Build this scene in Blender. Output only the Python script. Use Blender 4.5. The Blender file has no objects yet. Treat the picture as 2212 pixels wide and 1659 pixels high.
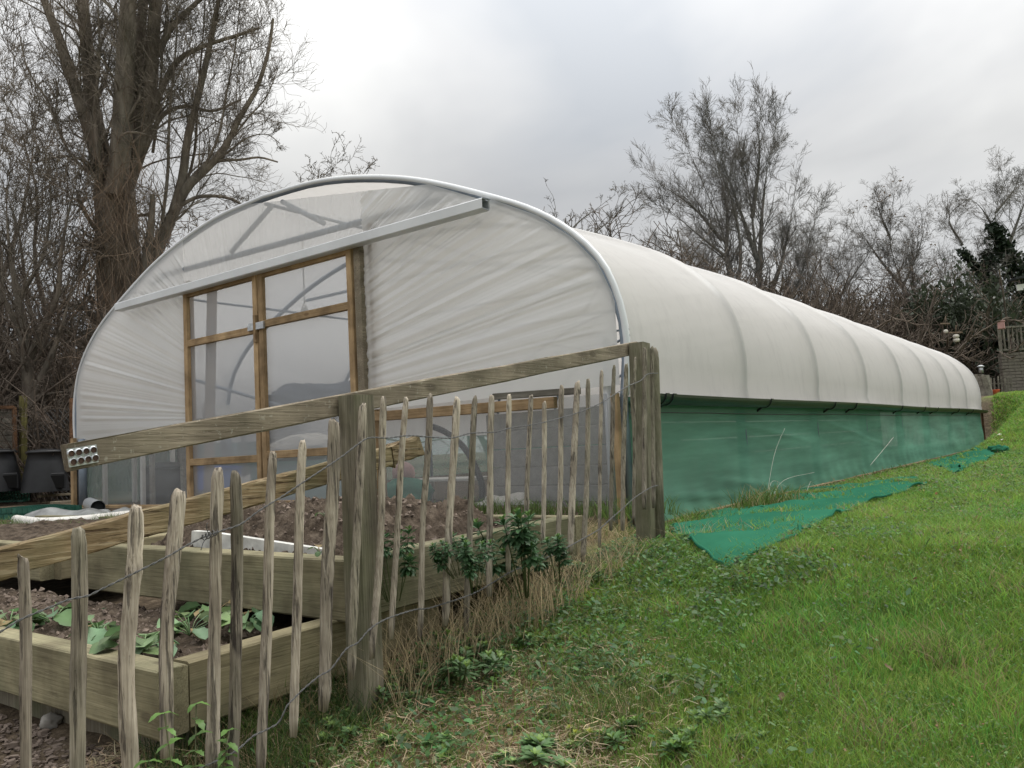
import bpy, math, random, time
import numpy as np
from mathutils import Vector, Matrix, noise as mnoise

T0 = time.time()
random.seed(7)
rng = np.random.default_rng(7)
sc = bpy.context.scene
C = sc.collection

# ---------------------------------------------------------------- camera, sky, sun, exposure
FPX, CX, CY = 1765.0, 1106.0, 829.5            # focal length and centre, in units of a 2212 x 1659 picture
M = np.array([[0.799562392457062, 0.08934103522571325, 0.5939007997916295],
              [0.5983045024892532, -0.03243273080210887, -0.8006121659541561],
              [-0.052265694957845776, 0.9954729013878358, -0.07938513546664522]])
cam = bpy.data.cameras.new('camera')
cam_o = bpy.data.objects.new('camera', cam)
C.objects.link(cam_o)
sc.camera = cam_o
cam.sensor_width = 36.0
cam.lens = 36.0 * FPX / 2212.0
cam.clip_start = 0.05
cam.clip_end = 600
cam_o.matrix_world = Matrix([[M[0, 0], M[0, 1], M[0, 2], 0], [M[1, 0], M[1, 1], M[1, 2], 0], [M[2, 0], M[2, 1], M[2, 2], 0], [0, 0, 0, 1]])

SUN_EL, SUN_AZ = math.radians(62), math.radians(25)     # azimuth measured from +Y towards +X
world = bpy.data.worlds.new('World')
sc.world = world
world.use_nodes = True
wn, wl = world.node_tree.nodes, world.node_tree.links
wn.clear()
def N(nodes, typ, **kw):
    n = nodes.new(typ)
    for k, v in kw.items():
        setattr(n, k, v)
    return n
w_out = N(wn, 'ShaderNodeOutputWorld')
w_bg = N(wn, 'ShaderNodeBackground')
w_bg.inputs['Strength'].default_value = 0.1
wl.new(w_bg.outputs[0], w_out.inputs[0])
sky = N(wn, 'ShaderNodeTexSky', sky_type='NISHITA')
sky.sun_disc = False
sky.sun_elevation = SUN_EL
sky.sun_rotation = SUN_AZ
tc = N(wn, 'ShaderNodeTexCoord')
sep = N(wn, 'ShaderNodeSeparateXYZ')
wl.new(tc.outputs['Generated'], sep.inputs[0])
zz = N(wn, 'ShaderNodeMath', operation='MAXIMUM'); zz.inputs[1].default_value = 0.0
wl.new(sep.outputs[2], zz.inputs[0])
zp = N(wn, 'ShaderNodeMath', operation='ADD'); zp.inputs[1].default_value = 0.28
wl.new(zz.outputs[0], zp.inputs[0])
dvx = N(wn, 'ShaderNodeMath', operation='DIVIDE'); wl.new(sep.outputs[0], dvx.inputs[0]); wl.new(zp.outputs[0], dvx.inputs[1])
dvy = N(wn, 'ShaderNodeMath', operation='DIVIDE'); wl.new(sep.outputs[1], dvy.inputs[0]); wl.new(zp.outputs[0], dvy.inputs[1])
cmb = N(wn, 'ShaderNodeCombineXYZ'); wl.new(dvx.outputs[0], cmb.inputs[0]); wl.new(dvy.outputs[0], cmb.inputs[1])
nz1 = N(wn, 'ShaderNodeTexNoise'); nz1.inputs['Scale'].default_value = 1.15; nz1.inputs['Detail'].default_value = 5; nz1.inputs['Roughness'].default_value = 0.52
nz1.inputs['Distortion'].default_value = 0.35
mp = N(wn, 'ShaderNodeMapping'); mp.inputs['Location'].default_value = (3.1, 0.55, 0.0)
mp.inputs['Scale'].default_value = (1.0, 0.8, 1.0)
wl.new(cmb.outputs[0], mp.inputs[0]); wl.new(mp.outputs[0], nz1.inputs['Vector'])
cr = N(wn, 'ShaderNodeValToRGB')
e = cr.color_ramp.elements
e[0].position = 0.37; e[0].color = (0.50, 0.52, 0.545, 1)
e[1].position = 0.68; e[1].color = (0.86, 0.855, 0.83, 1)
m1 = cr.color_ramp.elements.new(0.5); m1.color = (0.64, 0.642, 0.642, 1)
wl.new(nz1.outputs['Fac'], cr.inputs[0])
# the thin cloud in front of the sun: brighter towards it
dot = N(wn, 'ShaderNodeVectorMath', operation='DOT_PRODUCT')
sd = M @ np.array([1860 - CX, -(120 - CY), -FPX]); sd /= np.linalg.norm(sd)
dot.inputs[1].default_value = tuple(sd)
wl.new(tc.outputs['Generated'], dot.inputs[0])
dr = N(wn, 'ShaderNodeMapRange'); dr.inputs['From Min'].default_value = 0.88; dr.inputs['From Max'].default_value = 1.0
dr.inputs['To Min'].default_value = 0.0; dr.inputs['To Max'].default_value = 0.16
wl.new(dot.outputs['Value'], dr.inputs['Value'])
# overcast sky: paler near the horizon, stronger overhead
zr = N(wn, 'ShaderNodeMapRange'); zr.inputs['From Min'].default_value = 0.30; zr.inputs['From Max'].default_value = 0.85
zr.inputs['To Min'].default_value = 1.0; zr.inputs['To Max'].default_value = 3.5
wl.new(zz.outputs[0], zr.inputs['Value'])
ad = N(wn, 'ShaderNodeMath', operation='ADD'); wl.new(zr.outputs[0], ad.inputs[0]); wl.new(dr.outputs[0], ad.inputs[1])
m2 = N(wn, 'ShaderNodeMath', operation='MULTIPLY'); m2.inputs[1].default_value = 3.75
wl.new(ad.outputs[0], m2.inputs[0])
vs = N(wn, 'ShaderNodeVectorMath', operation='SCALE'); wl.new(cr.outputs[0], vs.inputs[0]); wl.new(m2.outputs[0], vs.inputs['Scale'])
mixw = N(wn, 'ShaderNodeMix', data_type='RGBA'); mixw.inputs['Factor'].default_value = 0.965
wl.new(sky.outputs[0], mixw.inputs[6]); wl.new(vs.outputs[0], mixw.inputs[7])
wl.new(mixw.outputs[2], w_bg.inputs['Color'])

sun = bpy.data.lights.new('sun', 'SUN')
sun.energy = 1.3
sun.angle = math.radians(35)
sun.color = (1.0, 0.965, 0.91)
sun_o = bpy.data.objects.new('sun', sun)
C.objects.link(sun_o)
sv = Vector((math.sin(SUN_AZ) * math.cos(SUN_EL), math.cos(SUN_AZ) * math.cos(SUN_EL), math.sin(SUN_EL)))
sun_o.rotation_euler = (-sv).to_track_quat('-Z', 'Y').to_euler()

sc.view_settings.view_transform = 'Standard'
sc.view_settings.look = 'None'
sc.view_settings.gamma = 1.0
sc.view_settings.use_curve_mapping = False
sc.view_settings.exposure = 1.15
sc.cycles.max_bounces = 8
sc.cycles.diffuse_bounces = 4
sc.cycles.glossy_bounces = 3
sc.cycles.transmission_bounces = 6
sc.cycles.transparent_max_bounces = 24
sc.cycles.sample_clamp_indirect = 4.0

# ---------------------------------------------------------------- where things stand
# Surveyed from the photograph: X runs along the tunnel's end wall, Y along the tunnel, Z up, the eye at the origin.
def ray(x, y):
    return M @ np.array([x - CX, -(y - CY), -FPX])
def on(x, y, axis, val):
    r = ray(x, y); return r * val / r[axis]
def dep(x, y, d):
    return ray(x, y) * d / FPX
def sst(a, b, x):
    t = np.clip((x - a) / (b - a), 0, 1); return t * t * (3 - 2 * t)
XS = -2.86          # the tunnel's right side
XL = -10.98         # the tunnel's left side
XM = (XS + XL) / 2
YE = 5.2            # the end wall
BAY = 2.265
NB = 8
YF = YE + BAY * NB
def zg(x, y):
    x = np.asarray(x, float); y = np.asarray(y, float)
    left = np.where(y < 5.2, -1.1 + 0.125 * y, -0.45)
    left = np.maximum(left, -1.5)
    right = np.where(y < 4, -1.27 + 0.175 * y, -0.57 + 1.4 * sst(13.5, 28, y))
    right = np.maximum(right, -1.7)
    right = np.minimum(right, 1.0)
    side = np.full_like(x, -0.63)
    outer = side + (right - side) * sst(-2.75, -1.7, x)      # right of the tunnel
    inner = left
    near = left + (right - left) * sst(-2.45, -2.15, x)
    far = inner + (outer - inner) * sst(-3.15, -2.9, x)
    z = near + (far - near) * sst(3.6, 5.1, y)
    bank = sst(YF + 0.25, YF + 2.0, y) * sst(-14, -9, x)
    z = z + (np.maximum(right, z) - z) * bank
    z = z + 0.02 * np.sin(x * 1.7 + y * 0.6) * np.cos(y * 1.3 - x * 0.5) * sst(-2.2, -1.8, x)
    return z
def ground_at(px, py, t0=1.2, t1=60):
    r = ray(px, py) / FPX
    t = t0
    prev = t
    while t < t1:
        p = r * t
        if p[2] < float(zg(p[0], p[1])):
            a, b = prev, t
            for _ in range(25):
                m = (a + b) / 2; q = r * m
                if q[2] < float(zg(q[0], q[1])): b = m
                else: a = m
            return r * b
        prev = t
        t += 0.02 * max(1, t / 4)
    return r * t1

# ---------------------------------------------------------------- materials
def rgb(*c): return (c[0], c[1], c[2], 1)
def new_mat(name):
    m = bpy.data.materials.new(name); m.use_nodes = True
    n, l = m.node_tree.nodes, m.node_tree.links
    n.clear()
    o = N(n, 'ShaderNodeOutputMaterial')
    return m, n, l, o
def ramp(n, stops):
    r = N(n, 'ShaderNodeValToRGB')
    el = r.color_ramp.elements
    el[0].position, el[0].color = stops[0][0], rgb(*stops[0][1])
    el[1].position, el[1].color = stops[-1][0], rgb(*stops[-1][1])
    for p, c in stops[1:-1]:
        q = el.new(p); q.color = rgb(*c)
    return r
def nse(n, l, vec, scale, detail=4, rough=0.55, dist=0.0):
    t = N(n, 'ShaderNodeTexNoise'); t.inputs['Scale'].default_value = scale; t.inputs['Detail'].default_value = detail
    t.inputs['Roughness'].default_value = rough; t.inputs['Distortion'].default_value = dist
    if vec is not None: l.new(vec, t.inputs['Vector'])
    return t
def mapping(n, l, src, scale=(1, 1, 1), loc=(0, 0, 0), rot=(0, 0, 0)):
    m = N(n, 'ShaderNodeMapping'); m.inputs['Scale'].default_value = scale; m.inputs['Location'].default_value = loc
    m.inputs['Rotation'].default_value = rot
    l.new(src, m.inputs[0]); return m.outputs[0]
def mixc(n, l, f, a, b, mode='MIX'):
    m = N(n, 'ShaderNodeMix', data_type='RGBA', blend_type=mode)
    for s, v in ((0, f), (6, a), (7, b)):
        if hasattr(v, 'is_output') or isinstance(v, bpy.types.NodeSocket): l.new(v, m.inputs[s])
        elif s == 0: m.inputs[s].default_value = v
        else: m.inputs[s].default_value = rgb(*v)
    return m.outputs[2]
def principled(n, l, o, col, rough=0.8, bump=None, bstr=0.3, bdist=0.01, metal=0.0, spec=0.3):
    b = N(n, 'ShaderNodeBsdfPrincipled')
    if isinstance(col, bpy.types.NodeSocket): l.new(col, b.inputs['Base Color'])
    else: b.inputs['Base Color'].default_value = rgb(*col)
    if isinstance(rough, bpy.types.NodeSocket): l.new(rough, b.inputs['Roughness'])
    else: b.inputs['Roughness'].default_value = rough
    b.inputs['Metallic'].default_value = metal
    b.inputs['Specular IOR Level'].default_value = spec
    if bump is not None:
        bp = N(n, 'ShaderNodeBump'); bp.inputs['Strength'].default_value = bstr; bp.inputs['Distance'].default_value = bdist
        l.new(bump, bp.inputs['Height']); l.new(bp.outputs[0], b.inputs['Normal'])
    if o is not None: l.new(b.outputs[0], o.inputs[0])
    return b
def jitter_vec(n, l):
    """object coordinates shifted by a random amount for each object"""
    t = N(n, 'ShaderNodeTexCoord'); oi = N(n, 'ShaderNodeObjectInfo')
    sc_ = N(n, 'ShaderNodeMath', operation='MULTIPLY'); sc_.inputs[1].default_value = 37.0
    l.new(oi.outputs['Random'], sc_.inputs[0])
    v = N(n, 'ShaderNodeVectorMath', operation='ADD')
    l.new(t.outputs['Object'], v.inputs[0]); l.new(sc_.outputs[0], v.inputs[1])
    return v.outputs[0], oi.outputs['Random']
def wood_mat(name, dark, mid, light, axis, grain=55.0, stretch=0.05, streak=(0.03, 0.025, 0.022), streak_amt=0.55, green=None, green_amt=0.4, bstr=0.5, knots=True, spots=0.0, streak_f=70.0):
    m, n, l, o = new_mat(name)
    v, rnd = jitter_vec(n, l)
    s = [1.0, 1.0, 1.0]; s[axis] = stretch
    gv = mapping(n, l, v, tuple(s))
    wob = nse(n, l, v, 3.0, 2)
    g1 = nse(n, l, gv, grain, 6, 0.65, 0.6)
    r = ramp(n, [(0.30, dark), (0.5, mid), (0.72, light)])
    l.new(g1.outputs['Fac'], r.inputs[0])
    col = r.outputs[0]
    # big soft patches
    pt = nse(n, l, v, 5.0, 4)
    pr = ramp(n, [(0.35, (0.62, 0.60, 0.58)), (0.65, (1.12, 1.10, 1.06))]); l.new(pt.outputs['Fac'], pr.inputs[0])
    col = mixc(n, l, 1.0, col, pr.outputs[0], 'MULTIPLY')
    # dark weathered streaks and cracks along the grain
    s2 = [1.0, 1.0, 1.0]; s2[axis] = 0.055
    g2 = nse(n, l, mapping(n, l, v, tuple(s2), (4.1, 2.2, 7.7)), streak_f, 5, 0.7, 0.3)
    cr_ = ramp(n, [(0.555, (0, 0, 0)), (0.63, (1, 1, 1))]); l.new(g2.outputs['Fac'], cr_.inputs[0])
    ms = N(n, 'ShaderNodeMath', operation='MULTIPLY'); ms.inputs[1].default_value = streak_amt
    l.new(cr_.outputs[0], ms.inputs[0])
    col = mixc(n, l, ms.outputs[0], col, streak)
    if green:
        ng = nse(n, l, mapping(n, l, v, (1, 1, 0.5), (9, 1, 3)), 4.0, 4, 0.6)
        gr = ramp(n, [(0.45, (0, 0, 0)), (0.65, (1, 1, 1))]); l.new(ng.outputs['Fac'], gr.inputs[0])
        mg = N(n, 'ShaderNodeMath', operation='MULTIPLY'); mg.inputs[1].default_value = green_amt
        l.new(gr.outputs[0], mg.inputs[0]); col = mixc(n, l, mg.outputs[0], col, green)
    if knots:
        s3 = [1.0, 1.0, 1.0]; s3[axis] = 0.45
        vo = N(n, 'ShaderNodeTexVoronoi'); vo.inputs['Scale'].default_value = 6.5
        l.new(mapping(n, l, v, tuple(s3)), vo.inputs['Vector'])
        kr = ramp(n, [(0.07, (1, 1, 1)), (0.13, (0, 0, 0))]); l.new(vo.outputs['Distance'], kr.inputs[0])
        mk = N(n, 'ShaderNodeMath', operation='MULTIPLY'); mk.inputs[1].default_value = 0.55
        l.new(kr.outputs[0], mk.inputs[0]); col = mixc(n, l, mk.outputs[0], col, streak)
    if spots:
        vo = nse(n, l, v, 60.0, 3, 0.6)
        kr = ramp(n, [(0.62, (0, 0, 0)), (0.70, (1, 1, 1))]); l.new(vo.outputs['Fac'], kr.inputs[0])
        mk = N(n, 'ShaderNodeMath', operation='MULTIPLY'); mk.inputs[1].default_value = spots
        l.new(kr.outputs[0], mk.inputs[0]); col = mixc(n, l, mk.outputs[0], col, (0.50, 0.49, 0.42))
    # brightness differs a little from piece to piece
    hv = N(n, 'ShaderNodeHueSaturation')
    vr = N(n, 'ShaderNodeMapRange'); vr.inputs['To Min'].default_value = 0.78; vr.inputs['To Max'].default_value = 1.18
    l.new(rnd, vr.inputs['Value']); l.new(vr.outputs[0], hv.inputs['Value']); l.new(col, hv.inputs['Color'])
    add = N(n, 'ShaderNodeMath', operation='SUBTRACT'); l.new(g1.outputs['Fac'], add.inputs[0]); l.new(cr_.outputs[0], add.inputs[1])
    principled(n, l, o, hv.outputs[0], 0.85, add.outputs[0], bstr, 0.004, spec=0.15)
    return m

MAT = {}
MAT['pale'] = wood_mat('weathered_chestnut', (0.22, 0.19, 0.155), (0.42, 0.375, 0.31), (0.58, 0.535, 0.46), 2, 210, 0.02, (0.05, 0.042, 0.04), 0.7, None, 0, 0.9)
MAT['pale_grey'] = wood_mat('grey_weathered_chestnut', (0.11, 0.098, 0.08), (0.28, 0.25, 0.205), (0.44, 0.405, 0.35), 2, 210, 0.02, (0.045, 0.036, 0.036), 0.8, (0.16, 0.17, 0.10), 0.3, 0.9)
MAT['post'] = wood_mat('post_wood', (0.10, 0.092, 0.07), (0.175, 0.16, 0.125), (0.27, 0.25, 0.205), 2, 170, 0.018, (0.05, 0.045, 0.035), 0.35, (0.105, 0.115, 0.06), 0.55, 0.5)
MAT['rail'] = wood_mat('rail_wood', (0.14, 0.12, 0.09), (0.25, 0.215, 0.165), (0.37, 0.325, 0.255), 1, 170, 0.018, (0.07, 0.055, 0.04), 0.35, (0.13, 0.13, 0.085), 0.25, 0.45, True, 0.35)
MAT['rail_broken'] = wood_mat('rough_broken_rail', (0.11, 0.075, 0.04), (0.27, 0.205, 0.12), (0.46, 0.39, 0.27), 1, 110, 0.05, (0.07, 0.04, 0.025), 0.75, (0.16, 0.16, 0.09), 0.5, 1.0)
MAT['post_y'] = wood_mat('green_stained_board', (0.09, 0.085, 0.055), (0.16, 0.15, 0.10), (0.24, 0.23, 0.16), 1, 150, 0.014, (0.05, 0.045, 0.03), 0.45, (0.09, 0.10, 0.05), 0.6, 0.3)
MAT['sleeper_x'] = wood_mat('sleeper_wood_x', (0.165, 0.15, 0.095), (0.245, 0.225, 0.145), (0.33, 0.305, 0.205), 0, 150, 0.014, (0.08, 0.065, 0.045), 0.4, (0.16, 0.165, 0.10), 0.35, 0.3)
MAT['sleeper_y'] = wood_mat('sleeper_wood_y', (0.165, 0.145, 0.085), (0.25, 0.22, 0.14), (0.34, 0.305, 0.20), 1, 150, 0.014, (0.08, 0.065, 0.045), 0.4, (0.16, 0.165, 0.10), 0.35, 0.3)
MAT['door_z'] = wood_mat('door_wood_z', (0.25, 0.17, 0.09), (0.35, 0.25, 0.145), (0.44, 0.33, 0.21), 2, 120, 0.02, (0.11, 0.06, 0.03), 0.3, None, 0, 0.25)
MAT['door_x'] = wood_mat('door_wood_x', (0.25, 0.17, 0.09), (0.35, 0.25, 0.145), (0.44, 0.33, 0.21), 0, 120, 0.02, (0.11, 0.06, 0.03), 0.3, None, 0, 0.25)
MAT['dark_wood'] = wood_mat('brown_fence_wood', (0.08, 0.045, 0.025), (0.15, 0.085, 0.05), (0.22, 0.13, 0.08), 0, 40, 0.05, (0.05, 0.03, 0.02), 0.3, None, 0, 0.3)
MAT['grey_wood'] = wood_mat('grey_planks', (0.12, 0.115, 0.10), (0.20, 0.19, 0.165), (0.28, 0.265, 0.235), 0, 40, 0.05, (0.06, 0.055, 0.05), 0.3, None, 0, 0.3)

def plain(name, col, rough=0.6, var=0.25, scale=8.0, metal=0.0, spec=0.3, bstr=0.15, bdist=0.004, col2=None):
    m, n, l, o = new_mat(name)
    v, rnd = jitter_vec(n, l)
    t = nse(n, l, v, scale, 5, 0.6)
    a = tuple(c * (1 - var) for c in col); b = col2 or tuple(min(1, c * (1 + var)) for c in col)
    r = ramp(n, [(0.3, a), (0.7, b)]); l.new(t.outputs['Fac'], r.inputs[0])
    principled(n, l, o, r.outputs[0], rough, t.outputs['Fac'], bstr, bdist, metal, spec)
    return m
MAT['galv'] = plain('galvanised_steel', (0.52, 0.54, 0.56), 0.38, 0.25, 30, 0.7, 0.5)
MAT['wire'] = plain('grey_wire', (0.085, 0.086, 0.086), 0.6, 0.3, 40, 0.0, 0.4)
MAT['tube'] = plain('steel_hoop_tube', (0.20, 0.24, 0.29), 0.45, 0.2, 6, 0.4, 0.4)
MAT['rail_white'] = plain('pale_aluminium', (0.62, 0.64, 0.66), 0.4, 0.08, 3, 0.0, 0.5)
MAT['gutter'] = plain('black_gutter_plastic', (0.018, 0.02, 0.021), 0.35, 0.3, 5, 0.0, 0.5)
MAT['bin'] = plain('black_bin_plastic', (0.012, 0.013, 0.015), 0.5, 0.35, 5, 0.0, 0.4)
MAT['black'] = plain('dark_hole', (0.004, 0.004, 0.004), 0.9, 0.2, 5)
MAT['green_plastic'] = plain('dark_green_plastic', (0.022, 0.10, 0.07), 0.45, 0.35, 9, 0.0, 0.4)
MAT['white_plastic'] = plain('off_white_plastic', (0.62, 0.60, 0.56), 0.5, 0.12, 9)
MAT['dirty_white'] = plain('dirty_white_board', (0.50, 0.50, 0.47), 0.6, 0.35, 12)
MAT['grey_sheet'] = plain('grey_polythene', (0.19, 0.195, 0.19), 0.35, 0.4, 7, 0, 0.5)
MAT['blue_plastic'] = plain('blue_plastic', (0.03, 0.12, 0.50), 0.4, 0.15, 7)
MAT['orange_clay'] = plain('orange_pot', (0.50, 0.11, 0.05), 0.7, 0.25, 9)
MAT['pink'] = plain('pinkish_plastic', (0.42, 0.24, 0.22), 0.6, 0.2, 9)
MAT['tan'] = plain('tan_board', (0.36, 0.24, 0.16), 0.7, 0.2, 5)
MAT['dark_cloth'] = plain('dark_blue_grey_heap', (0.05, 0.065, 0.09), 0.8, 0.5, 10, bstr=0.6, bdist=0.03)
MAT['soft_green'] = plain('green_sack', (0.02, 0.16, 0.10), 0.7, 0.2, 6)
MAT['cream'] = plain('cream_sack', (0.55, 0.52, 0.46), 0.8, 0.15, 6, bstr=0.5, bdist=0.02)
MAT['stone'] = plain('stone', (0.12, 0.09, 0.07), 0.9, 0.45, 14, bstr=0.5, bdist=0.006, col2=(0.24, 0.19, 0.155))
MAT['block'] = plain('grey_concrete_block', (0.30, 0.285, 0.26), 0.9, 0.2, 12, bstr=0.4, bdist=0.004)
MAT['hut_block'] = plain('brown_grey_block', (0.17, 0.15, 0.13), 0.9, 0.2, 12, bstr=0.4, bdist=0.004)
MAT['roof_dark'] = plain('dark_roof_felt', (0.03, 0.032, 0.033), 0.9, 0.2, 6)
MAT['white_paint'] = plain('white_paint', (0.7, 0.7, 0.68), 0.6, 0.06, 5)

def bark_mat(name, a, b, scale=9.0):
    m, n, l, o = new_mat(name)
    v, rnd = jitter_vec(n, l)
    t = nse(n, l, mapping(n, l, v, (1, 1, 0.25)), scale, 6, 0.65)
    t2 = nse(n, l, v, 0.9, 3)
    r = ramp(n, [(0.32, a), (0.68, b)]); l.new(t.outputs['Fac'], r.inputs[0])
    r2 = ramp(n, [(0.35, (0.7, 0.72, 0.70)), (0.65, (1.15, 1.1, 1.05))]); l.new(t2.outputs['Fac'], r2.inputs[0])
    principled(n, l, o, mixc(n, l, 1.0, r.outputs[0], r2.outputs[0], 'MULTIPLY'), 0.92, t.outputs['Fac'], 0.8, 0.04, spec=0.1)
    return m
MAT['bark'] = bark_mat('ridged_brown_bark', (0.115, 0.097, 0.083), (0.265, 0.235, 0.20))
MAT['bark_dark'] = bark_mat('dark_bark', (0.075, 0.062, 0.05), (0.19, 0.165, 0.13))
MAT['bark_hazed'] = bark_mat('hazed_grey_brown_bark', (0.15, 0.14, 0.135), (0.26, 0.25, 0.24))  # distance haze put into the colour: paler, greyer bark for the far trees
MAT['shoots'] = bark_mat('reddish_brown_shoots', (0.15, 0.112, 0.085), (0.30, 0.235, 0.18))
MAT['twig_bush'] = bark_mat('hedge_twigs', (0.085, 0.068, 0.058), (0.19, 0.16, 0.135))

def leaf_mat(name, attr=True, base=(0.06, 0.10, 0.035), rough=0.55, trans=0.35, scale=3.0, dark=0.6, light=1.35):
    m, n, l, o = new_mat(name)
    if attr:
        a = N(n, 'ShaderNodeAttribute'); a.attribute_name = 'col'; col = a.outputs['Color']
    else:
        v, rnd = jitter_vec(n, l)
        t = nse(n, l, v, scale, 4, 0.6)
        r = ramp(n, [(0.3, tuple(c * dark for c in base)), (0.7, tuple(c * light for c in base))]); l.new(t.outputs['Fac'], r.inputs[0]); col = r.outputs[0]
    b = principled(n, l, None, col, rough, spec=0.35)
    tr = N(n, 'ShaderNodeBsdfTranslucent'); l.new(col, tr.inputs[0])
    mx = N(n, 'ShaderNodeMixShader'); mx.inputs[0].default_value = trans
    l.new(b.outputs[0], mx.inputs[1]); l.new(tr.outputs[0], mx.inputs[2]); l.new(mx.outputs[0], o.inputs[0])
    return m
MAT['blades'] = leaf_mat('grass_blades', trans=0.45)
MAT['ivy'] = leaf_mat('ivy_leaves', False, (0.018, 0.032, 0.016), 0.5, 0.2, 4.0)
MAT['evergreen'] = leaf_mat('evergreen_leaves', False, (0.033, 0.045, 0.024), 0.55, 0.2, 3.0)
MAT['dead_leaf'] = leaf_mat('dead_leaf', False, (0.16, 0.105, 0.06), 0.7, 0.3, 8.0)
MAT['weed_dark'] = leaf_mat('dark_green_weed_leaf', True, rough=0.5, trans=0.25)

def soil_mat(name, a, b, c_, sc1=14.0):
    m, n, l, o = new_mat(name)
    t = N(n, 'ShaderNodeTexCoord')
    n1 = nse(n, l, t.outputs['Object'], sc1, 8, 0.72)
    r = ramp(n, [(0.36, a), (0.50, b), (0.66, c_)]); l.new(n1.outputs['Fac'], r.inputs[0])
    n2 = nse(n, l, t.outputs['Object'], 90, 4, 0.7)
    cr2 = ramp(n, [(0.66, (0, 0, 0)), (0.72, (1, 1, 1))]); l.new(n2.outputs['Fac'], cr2.inputs[0])
    mm = N(n, 'ShaderNodeMath', operation='MULTIPLY'); mm.inputs[1].default_value = 0.35; l.new(cr2.outputs[0], mm.inputs[0])
    col = mixc(n, l, mm.outputs[0], r.outputs[0], (0.32, 0.27, 0.22))
    bs = N(n, 'ShaderNodeMath', operation='ADD'); l.new(n1.outputs['Fac'], bs.inputs[0]); l.new(n2.outputs['Fac'], bs.inputs[1])
    principled(n, l, o, col, 0.95, bs.outputs[0], 0.9, 0.012, spec=0.1)
    return m
MAT['soil'] = soil_mat('brown_soil', (0.030, 0.023, 0.017), (0.072, 0.055, 0.041), (0.14, 0.112, 0.086))

# ground sheet: soil, thatch and green mixed by broad patches
m, n, l, o = new_mat('ground_turf_and_soil')
t = N(n, 'ShaderNodeTexCoord')
a = N(n, 'ShaderNodeAttribute'); a.attribute_name = 'mask'
sp = N(n, 'ShaderNodeSeparateColor'); l.new(a.outputs['Color'], sp.inputs[0])
n1 = nse(n, l, t.outputs['Object'], 16, 8, 0.7)
n2 = nse(n, l, t.outputs['Object'], 1.3, 4, 0.6)
n3 = nse(n, l, t.outputs['Object'], 60, 5, 0.7)
g1 = ramp(n, [(0.3, (0.05, 0.075, 0.02)), (0.5, (0.11, 0.16, 0.035)), (0.72, (0.18, 0.21, 0.06))]); l.new(n3.outputs['Fac'], g1.inputs[0])
th = ramp(n, [(0.3, (0.07, 0.05, 0.03)), (0.5, (0.17, 0.125, 0.075)), (0.72, (0.30, 0.24, 0.15))]); l.new(n3.outputs['Fac'], th.inputs[0])
so = ramp(n, [(0.32, (0.045, 0.034, 0.025)), (0.52, (0.10, 0.076, 0.056)), (0.72, (0.19, 0.15, 0.115))]); l.new(n1.outputs['Fac'], so.inputs[0])
c1 = mixc(n, l, sp.outputs[0], g1.outputs[0], th.outputs[0])
c2 = mixc(n, l, sp.outputs[1], c1, so.outputs[0])
r2 = ramp(n, [(0.3, (0.82, 0.86, 0.8)), (0.7, (1.15, 1.12, 1.05))]); l.new(n2.outputs['Fac'], r2.inputs[0])
principled(n, l, o, mixc(n, l, 1.0, c2, r2.outputs[0], 'MULTIPLY'), 0.95, n3.outputs['Fac'], 0.8, 0.02, spec=0.1)
MAT['ground'] = m

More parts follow.
